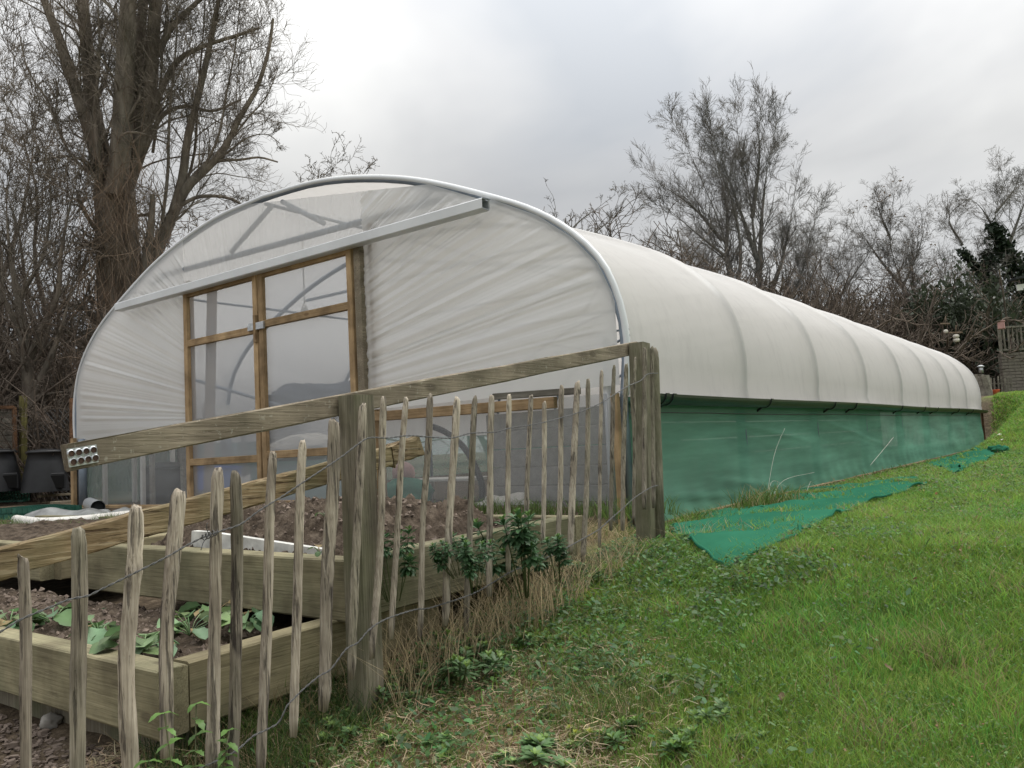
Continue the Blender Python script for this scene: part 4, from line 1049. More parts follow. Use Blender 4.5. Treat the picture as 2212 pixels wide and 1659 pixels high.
# white board lying on the soil
p0, p1 = on(418, 1166, 2, -0.36), on(700, 1196, 2, -0.36)
wb = MB()
W5 = [on(414, 1147, 1, 2.27), on(450, 1149, 1, 2.27), on(700, 1187, 1, 2.27), on(702, 1212, 1, 2.27), on(412, 1180, 1, 2.27)]
wb.add(W5 + [p + [0, .03, 0] for p in W5],
       [(0, 4, 3, 2, 1), (5, 6, 7, 8, 9), (0, 1, 6, 5), (1, 2, 7, 6), (2, 3, 8, 7), (3, 4, 9, 8), (4, 0, 5, 9)])
tag(wb.build('white_board', MAT['dirty_white'], None, origin=tuple(p0)), 'dirty white board lying on edge on the soil of the upper bed', 'board')
# path stuff bottom left: rubble, a low rail, a stone
beam_ob('edge_rail', (-3.4, 1.02, -0.985), (-1.9, 0.62, -1.12), 0.06, 0.075, MAT['rail'], None, segs=4, jit=0.002, origin=(-2.6, 0.8, -1.05))
tag(bpy.data.objects['edge_rail'], 'low rounded timber edging in the bottom left corner', 'edging')
rs = np.random.default_rng(9)
sv_, sf_ = [], []
for i in range(4200):
    x_ = rs.uniform(-3.9, -2.2); y_ = rs.uniform(0.35, 1.40)
    r_ = abs(rs.normal(0, 0.006)) + 0.004
    z_ = float(zg(x_, y_)) + r_ * 0.2
    P_ = rs.normal(0, 1, (8, 3)); P_ /= np.linalg.norm(P_, axis=1)[:, None]
    cub = np.array([(-1, -1, -1), (1, -1, -1), (1, 1, -1), (-1, 1, -1), (-1, -1, 1), (1, -1, 1), (1, 1, 1), (-1, 1, 1)]) * 0.6
    q = (cub + 0.35 * P_) * r_ * np.array([1.2, 1.0, 0.6])
    th_ = rs.uniform(0, 6.3); R_ = np.array([[math.cos(th_), -math.sin(th_), 0], [math.sin(th_), math.cos(th_), 0], [0, 0, 1]])
    q = q @ R_.T + [x_, y_, z_]
    b0 = len(sv_); sv_.extend(q.tolist())
    sf_.extend([(b0, b0 + 3, b0 + 2, b0 + 1), (b0 + 4, b0 + 5, b0 + 6, b0 + 7), (b0, b0 + 1, b0 + 5, b0 + 4), (b0 + 1, b0 + 2, b0 + 6, b0 + 5), (b0 + 2, b0 + 3, b0 + 7, b0 + 6), (b0 + 3, b0, b0 + 4, b0 + 7)])
tag(link_mesh('rubble', sv_, sf_, MAT['stone'], None, False), 'loose rubble and broken soil below the lowest bed', 'rubble', kind='stuff')
g_ = ground_at(110, 1570)
blob('stone', tuple(g_ + [0, 0, 0.02]), (0.045, 0.035, 0.03), MAT['block'], 'pale pinkish stone lying in the rubble at the bottom left', 'stone', 4, 0.4, None, (12, 8))

# ---------------------------------------------------------------- leaves
def leaf_mesh(L, W, fold=0.25, bend=0.3, nl=6, lobes=0.0, seed=0, shape='ovate'):
    """a leaf lying along +Y from the origin, curved down"""
    r_ = np.random.default_rng(seed)
    V = []; F = []
    for i in range(nl + 1):
        u = i / nl
        if shape == 'round': w = W * math.sqrt(max(0, 1 - (2 * u - 1) ** 2)) * (1 + lobes * math.sin(u * 19))
        elif shape == 'spoon': w = W * (math.sin(math.pi * min(1, u ** 1.7)) ** 0.8 + 0.08)
        else: w = W * math.sin(math.pi * min(1, u * 0.97 + 0.03)) ** 0.75 * (1 + lobes * ((i % 2) - 0.5))
        if i == nl: w *= 0.2
        z_ = -bend * L * u * u + 0.02 * L * r_.normal()
        V += [(-w / 2, u * L, z_ + fold * w / 2), (0, u * L, z_), (w / 2, u * L, z_ + fold * w / 2)]
    for i in range(nl):
        a_ = 3 * i
        F += [(a_, a_ + 1, a_ + 4, a_ + 3), (a_ + 1, a_ + 2, a_ + 5, a_ + 4)]
    return np.array(V), F
def rot_zyx(yaw, pitch, roll=0):
    cz, sz_, cx_, sx_ = math.cos(yaw), math.sin(yaw), math.cos(pitch), math.sin(pitch)
    Rz = np.array([[cz, -sz_, 0], [sz_, cz, 0], [0, 0, 1]]); Rx = np.array([[1, 0, 0], [0, cx_, -sx_], [0, sx_, cx_]])
    cr2, sr2 = math.cos(roll), math.sin(roll); Ry = np.array([[cr2, 0, sr2], [0, 1, 0], [-sr2, 0, cr2]])
    return Rz @ Rx @ Ry
# plants in the lowest bed: each leaf its own piece
def bed_plant(loc, n_leaves, size, label, seed, g='leafy plants in the lowest bed'):
    r_ = np.random.default_rng(seed)
    t_ = thing('leafy_plant', loc, label, 'plant', g)
    for k in range(n_leaves):
        yaw = r_.uniform(0, 2 * math.pi); pit = r_.uniform(-0.1, 0.6)
        L = size * r_.uniform(0.6, 1.1); W = L * r_.uniform(0.8, 1.0)
        v, f = leaf_mesh(L, W, r_.uniform(0.15, 0.4), r_.uniform(0.1, 0.5), 8, 0.10, seed * 31 + k, 'round')
        st = r_.uniform(0.35, 0.9) * size; h = r_.uniform(0.25, 0.85) * size
        R_ = rot_zyx(yaw, pit - 0.3, r_.normal(0, 0.25))
        base = np.array([-math.sin(yaw) * st, math.cos(yaw) * st, h])
        v = v @ R_.T + base + np.array(loc)
        c_ = np.array([0.115, 0.19, 0.085]) * r_.uniform(0.75, 1.35) * np.array([r_.uniform(0.9, 1.25), 1, r_.uniform(0.8, 1.3)])
        if r_.random() < 0.07: c_ = np.array([0.26, 0.20, 0.10])
        cc_ = np.tile(c_, (len(v), 1)); cc_[1::3] *= 1.35
        link_mesh('leaf', v, f, MAT['weed_dark'], t_, True, col=cc_)
        sv2, sf2 = sweep([np.array(loc), np.array(loc) + base * [0.5, 0.5, 0.7], np.array(loc) + base], circ(0.002, 4))
        link_mesh('stalk', sv2, sf2, MAT['weed_dark'], t_, True, col=np.tile(c_ * 1.3, (len(sv2), 1)))
zb = -0.64
for i, (px_, py_, nl_, sz_, lab) in enumerate((
        (20, 1350, 12, 0.075, 'leafy plant at the left edge, partly behind the first pale'),
        (115, 1345, 13, 0.075, 'leafy green plant between the first and second pales'),
        (215, 1375, 10, 0.07, 'leafy green plant between the second and third pales'),
        (310, 1400, 12, 0.08, 'floppy leafy plant hanging over the bed corner with browned edges'),
        (410, 1365, 10, 0.075, 'leafy plant behind the fourth pale, right of the bed corner'),
        (462, 1330, 9, 0.07, 'leafy plant behind the pair of close pales'),
        (535, 1345, 9, 0.07, 'leafy plant right of the pair of close pales, by the side board'))):
    p = on(px_, py_ + 8, 2, zb); bed_plant(tuple(p), nl_ + 7, sz_ * 1.15, lab, 50 + i)
# small seedlings on the soil
for i, (px_, py_, zc, lab) in enumerate(((245, 1325, -0.66, 'tiny seedling on the soil behind the plant row'), (320, 1160, -0.36, 'small round-leaved seedling on the upper bed by the white board'), (690, 1195, -0.34, 'small seedling beside the front post on the upper bed'),
                                     (700, 1115, -0.25, 'small seedling on the upper soil heap left of the post'))):
    p = on(px_, py_, 2, zc); bed_plant(tuple(p), 4, 0.032, lab, 90 + i, 'seedlings on the beds')

# weeds with whorled spoon leaves
def weed_variant(seed, stems, height, spread, leafL, base_col, whorl=9):
    r_ = np.random.default_rng(seed)
    V = []; F = []; Cc = []; SV = []; SF = []
    for s_ in range(stems):
        a_ = r_.uniform(0, 6.28); rad = spread * math.sqrt(r_.random()); h = height * r_.uniform(0.5, 1.1)
        top = np.array([rad * math.cos(a_) * 1.3, rad * math.sin(a_) * 1.3, h]); bot = np.array([rad * 0.35 * math.cos(a_), rad * 0.35 * math.sin(a_), -0.01])
        v, f = sweep([bot, (bot + top) / 2 + [0, 0, 0.02 * h], top], circ(0.0022, 5)); b0 = len(SV); SV.extend(v.tolist()); SF.extend([tuple(i + b0 for i in q) for q in f])
        tiers = 5 if height > 0.15 else 3
        for k in range(tiers):
            u = 1 - 0.30 * k / max(1, tiers) if height > 0.15 else 1 - 0.12 * k
            c0_ = bot + (top - bot) * u
            nl_ = whorl if k else 6
            for q in range(nl_):
                yaw = 2 * math.pi * q / nl_ + k * 0.7 + r_.normal(0, 0.15)
                pit = 1.1 - 0.42 * k + r_.normal(0, 0.12)
                pit = max(-0.35, pit)
                L = leafL * r_.uniform(0.75, 1.1) * (0.55 + 0.45 * min(1, k / 1.5))
                v, f = leaf_mesh(L, L * 0.36, 0.3, 0.25, 4, 0, seed * 97 + q + k * 13, 'spoon')
                v = v @ rot_zyx(yaw, pit).T + c0_
                c_ = np.array(base_col) * r_.uniform(0.95, 1.6)
                if k == 0: c_ = c_ * np.array([1.9, 1.6, 1.0])
                b0 = len(V); V.extend(v.tolist()); F.extend([tuple(i + b0 for i in q2) for q2 in f]); Cc.extend([c_] * len(v))
    return (V, F, np.array(Cc)), (SV, SF)
WV = [weed_variant(301, 6, 0.06, 0.065, 0.036, (0.060, 0.118, 0.038)), weed_variant(302, 10, 0.09, 0.10, 0.034, (0.055, 0.105, 0.038)),
      weed_variant(303, 10, 0.26, 0.11, 0.052, (0.040, 0.088, 0.036), 9), weed_variant(304, 3, 0.045, 0.025, 0.028, (0.062, 0.115, 0.036)),
      weed_variant(305, 5, 0.06, 0.035, 0.026, (0.13, 0.17, 0.035))]
WM = []
for k, ((v, f, c_), (sv2, sf2)) in enumerate(WV):
    o1 = link_mesh('foliage', v, f, MAT['weed_dark'], None, True, col=c_); o2 = link_mesh('stem', sv2, sf2, MAT['weed_dark'], None, True, col=np.tile(np.array([0.10, 0.13, 0.05]), (len(sv2), 1)))
    WM.append((o1.data, o2.data)); bpy.data.objects.remove(o1); bpy.data.objects.remove(o2)
def weed(px_, py_, var, label, sc_=1.0, group='leafy weeds along the fence foot', up=0.0, loc=None, rz=None):
    p = np.array(loc) if loc is not None else ground_at(px_, py_) - [0, 0, 0.012]
    t_ = thing('leafy_weed', p + [0, 0, up], label, 'weed', group)
    t_.rotation_euler = (0, 0, rz if rz is not None else random.uniform(0, 6.28)); sc2 = sc_ * (1.25 if loc is not None else random.uniform(0.75, 1.25)); t_.scale = (sc2 * random.uniform(0.85, 1.2), sc2, sc2 * random.uniform(0.7, 1.2)); t_.rotation_euler = (random.uniform(-0.25, 0.25), random.uniform(-0.25, 0.25), t_.rotation_euler[2])
    for nm, me in zip(('foliage', 'stem'), WM[var]):
        o_ = bpy.data.objects.new(nm, me); C.objects.link(o_); o_.parent = t_
    return t_
def fence_weed(px_, py_, x_, var, label, sc_, drop):
    p = on_x(px_, py_, x_); return weed(0, 0, var, label, sc_, loc=p - [0, 0, drop])
fence_weed(1118, 1160, -2.06, 2, 'tall dark leafy weed poking through the middle pales, the biggest', 1.0, 0.24)
fence_weed(1195, 1180, -2.02, 2, 'dark leafy weed just right of the biggest one', 0.62, 0.15)
fence_weed(985, 1175, -2.10, 2, 'dark leafy weed rising left of the biggest one behind a pale', 0.5, 0.12)
fence_weed(1018, 1205, -2.0, 2, 'pale-tipped leafy weed in front of the pales, left of the biggest', 0.5, 0.12)
fence_weed(848, 1200, -2.25, 2, 'dark weed behind the pales just right of the front post', 0.7, 0.16)
for (px_, py_, va, sc_, lab) in (
        (1225, 1245, 1, 1.35, 'leafy weed at the foot of the pales where the dry grass ends'),
        (985, 1440, 1, 1.3, 'dense dark weed clump at the end of the lower wire'), (905, 1500, 1, 1.45, 'dark spreading weed clump right of the front post'),
        (960, 1490, 0, 1.2, 'rosette weed between the two dark clumps'), (1010, 1390, 0, 1.1, 'small rosette weed below the dry stems'), (945, 1385, 1, 1.0, 'weed under the tips of the middle pales'),
        (1040, 1350, 0, 1.0, 'rosette weed where the lower wire meets a pale'), (730, 1580, 1, 1.3, 'grey green rosette left of the foot of the front post'),
        (1375, 1600, 0, 1.15, 'dark rosette weed at the lower edge of the green lawn'), (1012, 1610, 3, 1.3, 'bright small weed in the dead thatch'),
        (1105, 1648, 0, 1.1, 'rosette weed at the bottom edge in the thatch'), (858, 1620, 3, 1.4, 'small weed in the thatch right of the post foot'),
        (1190, 1560, 3, 1.0, 'tiny weed in the thatch above the yellow shoots'), (1250, 1618, 3, 1.5, 'weed with yellow shoots beside it at the bottom'),
        (1455, 1640, 0, 1.0, 'grey green rosette at the bottom, right of the thatch'), (1090, 1445, 3, 1.2, 'small upright weed in the middle of the slope'),
        (1230, 1470, 0, 0.9, 'low weed in the slope above the yellow shoots'), (1180, 1330, 0, 1.0, 'weed on the slope below the dry tuft'),
        (1330, 1345, 0, 0.9, 'weed in the lawn left of the bare patch'), (1440, 1480, 0, 0.9, 'dark weed in the lawn above the rosette'),
        (945, 1585, 4, 0.9, 'yellow green shoot in the thatch, left of the others'), (1118, 1578, 4, 0.8, 'bright yellow shoot in the middle of the thatch'),
        (1265, 1600, 4, 0.9, 'yellow shoot on the right of the weed clump at the bottom'),
        (920, 1410, 1, 1.1, 'weed just below where two bent pales end'), (1000, 1480, 1, 1.2, 'rightmost weed of the dark group by the front post'), (870, 1530, 1, 1.2, 'lowest weed of the dark group right of the front post'), (955, 1440, 1, 1.1, 'weed in the middle of the dark group'), (1060, 1400, 0, 1.0, 'weed at the upper right of the dark group'),
        (1150, 1400, 0, 1.0, 'weed on the open slope right of the dark group'), (1290, 1410, 0, 0.9, 'weed half way between the dark group and the lawn'), (1340, 1480, 0, 1.0, 'weed where thatch meets the lawn'), (1520, 1560, 0, 1.0, 'weed in the lawn, lower middle'), (1180, 1640, 0, 1.2, 'weed at the bottom edge between two others'), (950, 1640, 0, 1.1, 'weed at the bottom edge below the post'),
        (1290, 1270, 1, 1.0, 'weed beside the pales near the curled tuft'), (1160, 1280, 0, 1.1, 'weed at the foot of the middle pales'),
                (1600, 1610, 0, 1.1, 'weed in the lawn at the bottom centre right')):
    weed(px_, py_, va, lab, sc_)
# nettle-like leafy plant in front of the bottom pales
def nettle(px_, py_, h, label, seed):
    r_ = np.random.default_rng(seed)
    p = np.array(on_x(px_, py_, -2.03)); zb_ = float(zg(p[0], p[1]))
    t_ = thing('nettle', (p[0], p[1], zb_), label, 'weed', 'nettles by the bottom pales')
    V = []; F = []; Cc = []
    for s_ in range(7):
        a_ = r_.uniform(0, 6.28); top = np.array([p[0] + 0.07 * math.cos(a_) * r_.uniform(0.3, 1), p[1] + 0.12 * math.sin(a_), zb_ + h * r_.uniform(0.45, 1.0)])
        bot = np.array([p[0] + 0.02 * math.cos(a_), p[1] + 0.02 * math.sin(a_), zb_ - 0.02])
        for k in range(9):
            u = 0.25 + 0.75 * k / 8; c0_ = bot + (top - bot) * u
            for q in range(2):
                yaw = k * 1.57 + q * math.pi + r_.normal(0, 0.3); L = 0.055 * r_.uniform(0.7, 1.2) * (1.15 - 0.5 * u)
                v, f = leaf_mesh(L, L * 0.55, 0.2, 0.5, 7, 0.35, seed + k * 7 + q, 'ovate')
                v = v @ rot_zyx(yaw, r_.uniform(-0.2, 0.5)).T + c0_
                b0 = len(V); V.extend(v.tolist()); F.extend([tuple(i + b0 for i in q2) for q2 in f]); c_ = np.array([0.10, 0.19, 0.045]) * r_.uniform(0.7, 1.3); Cc.extend([c_] * len(v))
        v, f = sweep([bot, top], circ(0.0018, 4)); b0 = len(V); V.extend(v.tolist()); F.extend([tuple(i + b0 for i in q2) for q2 in f]); Cc.extend([np.array([0.12, 0.13, 0.06])] * len(v))
    link_mesh('foliage', V, F, MAT['weed_dark'], t_, True, col=np.array(Cc))
nettle(415, 1600, 0.42, 'nettle clump climbing the pales at the bottom left, by the bed corner', 401)
nettle(330, 1640, 0.28, 'low nettle clump at the bottom edge under the third pale', 402)
nettle(470, 1640, 0.24, 'low nettle clump under the pair of close pales', 403)
print('weeds', round(time.time() - T0, 1))

# ---------------------------------------------------------------- grass
def blades(name, P, H, W, lean, cols, label, seg=2, parent=None, cat='grass', curl=1.0, flatz=None):
    """P base points (n,3); H heights; W widths; lean vectors (n,2) top offset as a share of height"""
    n_ = len(P)
    yaw = rng.uniform(0, 2 * np.pi, n_)
    side = np.stack([np.cos(yaw), np.sin(yaw), np.zeros(n_)], 1) * (W / 2)[:, None]
    L3 = np.concatenate([lean, np.zeros((n_, 1))], 1) * H[:, None]
    up_ = np.zeros((n_, 3)); up_[:, 2] = H if flatz is None else H * flatz
    mid = P + up_ * 0.58 + L3 * 0.30 * curl
    tip = P + up_ * (1.0 if flatz is None else 0.8) + L3
    V = np.stack([P - side, P + side, mid - side * 0.8, mid + side * 0.8, tip], 1).reshape(-1, 3)
    b_ = np.arange(n_)[:, None] * 5
    F3 = np.concatenate([b_ + [0, 1, 3], b_ + [0, 3, 2], b_ + [2, 3, 4]], 1).reshape(-1, 3)
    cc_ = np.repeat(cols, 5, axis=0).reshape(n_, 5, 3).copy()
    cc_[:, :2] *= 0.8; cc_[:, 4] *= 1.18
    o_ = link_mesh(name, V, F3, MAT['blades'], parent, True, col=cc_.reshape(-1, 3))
    return tag(o_, label, cat, kind='stuff') if parent is None else tag(o_, kind='stuff')
def noise2(x_, y_, f, seed=0.0):
    return np.array([mnoise.noise(Vector((a_ * f + seed, b_ * f, seed))) for a_, b_ in zip(x_, y_)])
NET_XY = [np.array([ground_at(*p)[:2] for p in q]) for q in ([(1440, 1152), (1500, 1195), (1560, 1241), (1660, 1190), (1810, 1120), (2005, 1052), (1900, 1050), (1720, 1078), (1600, 1112)], [(1990, 1006), (2065, 1030), (2150, 985), (2110, 973)])]
def in_net(x_, y_):
    r0 = np.zeros(len(x_), bool)
    for pg in NET_XY:
        c_ = np.zeros(len(x_), bool); j = len(pg) - 1
        for i in range(len(pg)):
            k = (pg[i, 1] > y_) != (pg[j, 1] > y_)
            xi = (pg[j, 0] - pg[i, 0]) * (y_ - pg[i, 1]) / (pg[j, 1] - pg[i, 1] + 1e-9) + pg[i, 0]
            c_ ^= k & (x_ < xi); j = i
        r0 |= c_
    return r0
# sample lawn points with a density that falls with distance
def lawn_points(n_, y0, y1, power):
    u = rng.random(n_)
    y_ = y0 * (y1 / y0) ** u if power == 1 else y0 + (y1 - y0) * u
    xl = np.where(y_ < 4.9, -2.16, XS + 0.13); xr = -0.02 * y_ + 1.0
    x_ = xl + (xr - xl) * rng.random(n_)
    return x_, y_
x1_, y1_ = lawn_points(470000, 1.0, 34.0, 1)
sel = np.ones(len(x1_), bool)
px2 = lambda x_, y_, z_: None
z1_ = zg(x1_, y1_)
# keep what the camera (or one a step aside) can see
def project(P):
    c_ = P @ M; d = -c_[:, 2]; return c_[:, 0] / d * FPX + CX, -c_[:, 1] / d * FPX + CY, d
X_, Y_, D_ = project(np.stack([x1_, y1_, z1_], 1))
sel = (D_ > 0.5) & (X_ > -250) & (X_ < 2900) & (Y_ < 1950)
x1_, y1_, z1_, D_ = x1_[sel], y1_[sel], z1_[sel], D_[sel]
dry = dryness(x1_, y1_)
pat = noise2(x1_, y1_, 1.1, 2.0); pat2 = noise2(x1_, y1_, 3.5, 7.0)
# blades thin out in dead patches
keep = rng.random(len(x1_)) < np.clip(1.05 - 0.72 * dry - 0.35 * (pat2 > 0.25), 0.12, 1) * np.where(in_net(x1_, y1_), 0.16, 1)
x1_, y1_, z1_, D_, dry, pat, pat2 = [a_[keep] for a_ in (x1_, y1_, z1_, D_, dry, pat, pat2)]
n_ = len(x1_)
H = (0.028 + 0.030 * rng.random(n_) + 0.048 * np.clip(pat2 + 0.05, 0, 1) + 0.012 * np.clip(pat, 0, 1)) * (1 + 0.15 * np.clip(D_ / 10, 0, 3))
W = np.clip(0.0012 * D_, 0.0026, 0.022) * rng.uniform(0.7, 1.3, n_)
lean = rng.normal(0, 0.55, (n_, 2))
base_c = np.array([0.150, 0.270, 0.046])
cols = base_c[None] * rng.uniform(0.55, 1.5, (n_, 1)) * (1 + 0.28 * np.clip(pat2, -0.8, 0.8))[:, None] * (1 + np.stack([0.28 * pat + 0.18 * rng.normal(0, 1, n_), 0.05 * pat, 0.1 * rng.normal(0, 1, n_)], 1))
dead = rng.random(n_) < (0.04 + 0.45 * dry + 0.20 * (pat2 > 0.3))
cols[dead] = np.array([0.30, 0.235, 0.13]) * rng.uniform(0.6, 1.25, (dead.sum(), 1))
yel = rng.random(n_) < 0.10
cols[yel & ~dead] = np.array([0.23, 0.31, 0.075]) * rng.uniform(0.7, 1.2, ((yel & ~dead).sum(), 1))
cols = np.clip(cols, 0.004, 0.8)
P = np.stack([x1_, y1_, z1_ - 0.006], 1)
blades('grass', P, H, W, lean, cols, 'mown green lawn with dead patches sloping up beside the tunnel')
# clover and other small flat leaves in the lawn
x2_, y2_ = lawn_points(150000, 1.0, 16.0, 1)
z2_ = zg(x2_, y2_)
X_, Y_, D2 = project(np.stack([x2_, y2_, z2_], 1))
cl = noise2(x2_, y2_, 2.3, 11.0)
sel = (D2 > 0.5) & (X_ > -150) & (X_ < 2350) & (Y_ < 1800) & (cl > -0.12) & ~in_net(x2_, y2_) & (rng.random(len(x2_)) < 1 - 0.75 * dryness(x2_, y2_))
x2_, y2_, z2_, D2 = x2_[sel], y2_[sel], z2_[sel], D2[sel]
n_ = len(x2_)
r_ = np.clip(0.0017 * D2, 0.005, 0.014) * rng.uniform(0.6, 1.3, n_)
yaw = rng.uniform(0, 6.283, n_); tl = rng.normal(0, 0.45, (n_, 2))
h = rng.uniform(0.012, 0.042, n_) * (1 + 0.05 * D2)
ctr = np.stack([x2_, y2_, z2_ + h], 1)
e1 = np.stack([np.cos(yaw), np.sin(yaw), tl[:, 0]], 1); e2 = np.stack([-np.sin(yaw), np.cos(yaw), tl[:, 1]], 1)
V = np.stack([ctr - e1 * r_[:, None], ctr + e2 * r_[:, None] * 0.6, ctr + e1 * r_[:, None], ctr - e2 * r_[:, None] * 0.6], 1).reshape(-1, 3)
F = np.arange(n_ * 4).reshape(-1, 4)
cols = np.array([0.095, 0.165, 0.042])[None] * rng.uniform(0.55, 1.5, (n_, 1)) * (1 + 0.15 * rng.normal(0, 1, (n_, 3)))
br = rng.random(n_) < 0.025; cols[br] = np.array([0.30, 0.16, 0.09])
tag(link_mesh('clover', V, F, MAT['blades'], None, False, col=np.repeat(np.clip(cols, 0.004, 0.8), 4, axis=0)), 'clover and small flat leaves spread through the lawn', 'ground cover', kind='stuff')
n_ = 34000
x3 = rng.uniform(-2.35, -0.7, n_); y3 = rng.uniform(1.6, 5.2, n_)
pn = noise2(x3, y3, 2.6, 21.0)
k = rng.random(n_) < np.clip(1.15 - (x3 + 2.35) * 0.85 + 0.9 * pn, 0.02, 1) * (0.35 + 0.65 * sst(1.9, 2.5, y3)) * (1 - sst(3.2, 5.2, y3)) * ~in_net(x3, y3)
x3, y3, pn = x3[k], y3[k], pn[k]; n_ = len(x3); z3 = zg(x3, y3)
r_ = rng.uniform(0.006, 0.013, n_); yaw = rng.uniform(0, 6.283, n_); tl = rng.normal(0, 0.4, (n_, 2)); h = rng.uniform(0.01, 0.06, n_) * (1 + 0.8 * np.clip(pn, 0, 1))
ctr = np.stack([x3, y3, z3 + h], 1); e1 = np.stack([np.cos(yaw), np.sin(yaw), tl[:, 0]], 1) * r_[:, None]; e2 = np.stack([-np.sin(yaw), np.cos(yaw), tl[:, 1]], 1) * r_[:, None]
V = np.stack([ctr - e1 * 1.2, ctr - e1 * 0.3 + e2 * 0.7, ctr + e1 * 0.9 + e2 * 0.35, ctr + e1 * 1.25 + [0, 0, -0.003], ctr + e1 * 0.9 - e2 * 0.35, ctr - e1 * 0.3 - e2 * 0.7], 1).reshape(-1, 3)
cols = np.array([0.075, 0.145, 0.05])[None] * rng.uniform(0.5, 1.6, (n_, 1)) * (1 + 0.12 * rng.normal(0, 1, (n_, 3)))
tag(link_mesh('weed_cover', V, np.arange(n_ * 6).reshape(-1, 6), MAT['blades'], None, False, col=np.repeat(np.clip(cols, 0.004, 0.8), 6, axis=0)), 'low broad-leaved weeds matted along the fence side of the slope', 'ground cover', kind='stuff')
print('lawn', n_, round(time.time() - T0, 1))
# dead thatch lying on the slope by the fence
def strands(name, n_, fx, L, wd, colr, label, lift=0.02, up_share=0.25):
    x_, y_ = fx(n_); z_ = zg(x_, y_) + np.abs(rng.normal(0, lift, len(x_)))
    m_ = len(x_)
    yaw = rng.uniform(0, 6.283, m_); LL = L * rng.uniform(0.4, 1.3, m_)
    d = np.stack([np.cos(yaw), np.sin(yaw), rng.normal(0, up_share, m_)], 1) * LL[:, None]
    s_ = np.stack([-np.sin(yaw), np.cos(yaw), rng.normal(0, 0.4, m_)], 1) * (wd * rng.uniform(0.6, 1.4, m_))[:, None] / 2
    p = np.stack([x_, y_, z_], 1)
    mid = p + d * 0.5 + np.stack([rng.normal(0, 0.1, m_) * LL, rng.normal(0, 0.1, m_) * LL, np.abs(rng.normal(0, 0.06, m_)) * LL], 1)
    q = p + d
    V = np.stack([p - s_, p + s_, mid - s_, mid + s_, q - s_ * 0.4, q + s_ * 0.4], 1).reshape(-1, 3)
    b_ = np.arange(m_)[:, None] * 6
    F = np.concatenate([b_ + [0, 1, 3, 2], b_ + [2, 3, 5, 4]], 1).reshape(-1, 4)
    cols = np.array(colr)[None] * rng.uniform(0.5, 1.35, (m_, 1)) * (1 + 0.06 * rng.normal(0, 1, (m_, 3)))
    return tag(link_mesh(name, V, F, MAT['blades'], None, False, col=np.repeat(np.clip(cols, 0.01, 0.9), 6, axis=0)), label, 'dead grass', kind='stuff')
def thatch_xy(n_):
    x_ = rng.uniform(-2.75, -0.2, n_); y_ = rng.uniform(0.9, 3.9, n_)
    k = rng.random(n_) < dryness(x_, y_) ** 1.3 * (0.4 + 0.6 * (noise2(x_, y_, 2.0, 5.0) > -0.2))
    return x_[k], y_[k]
strands('thatch', 95000, thatch_xy, 0.06, 0.0022, (0.50, 0.41, 0.27), 'flattened dead grass thatch on the slope below the fence')
# tall dry stems standing in and behind the pales
def dry_row(n_, x0, x1, y0, y1, hh, seed):
    r_ = np.random.default_rng(seed)
    y_ = r_.uniform(y0, y1, n_); x_ = r_.uniform(x0, x1, n_)
    z_ = zg(x_, y_)
    return np.stack([x_, y_, z_ - 0.02], 1), r_
P, r_ = dry_row(1500, -2.32, -2.0, 2.02, 4.05, 0, 77)
n_ = len(P)
env = np.interp(P[:, 1], [2.0, 2.3, 2.8, 3.2, 3.6, 4.05], [0.26, 0.32, 0.32, 0.25, 0.17, 0.10])
H = env * r_.uniform(0.35, 1.15, n_)
cols = np.array([0.44, 0.355, 0.22])[None] * r_.uniform(0.4, 1.35, (n_, 1))
blades('dry_grass', P, H, r_.uniform(0.0022, 0.0045, n_), r_.normal(0, 0.45, (n_, 2)), cols, 'tall dead brown grass standing among the pales', cat='dead grass')
# curled pale tuft near the far post
P = []; 
rt = np.random.default_rng(55)
for (px_, py_, nn_, sp_) in ((1265, 1165, 260, 0.10), (1180, 1190, 200, 0.12), (1330, 1170, 120, 0.12), (1120, 1380, 60, 0.12), (1490, 1165, 60, 0.1)):
    c_ = ground_at(px_, py_); 
    for _ in range(nn_):
        P.append((c_[0] + rt.normal(0, sp_), c_[1] + rt.normal(0, sp_), 0))
P = np.array(P); P[:, 2] = zg(P[:, 0], P[:, 1]) - 0.01; n_ = len(P)
blades('dry_tuft', P, rt.uniform(0.05, 0.17, n_), rt.uniform(0.0025, 0.005, n_), rt.normal(0, 0.9, (n_, 2)), np.array([0.42, 0.34, 0.20])[None] * rt.uniform(0.5, 1.2, (n_, 1)), 'curled pale dead grass tufts at the fence foot', cat='dead grass')
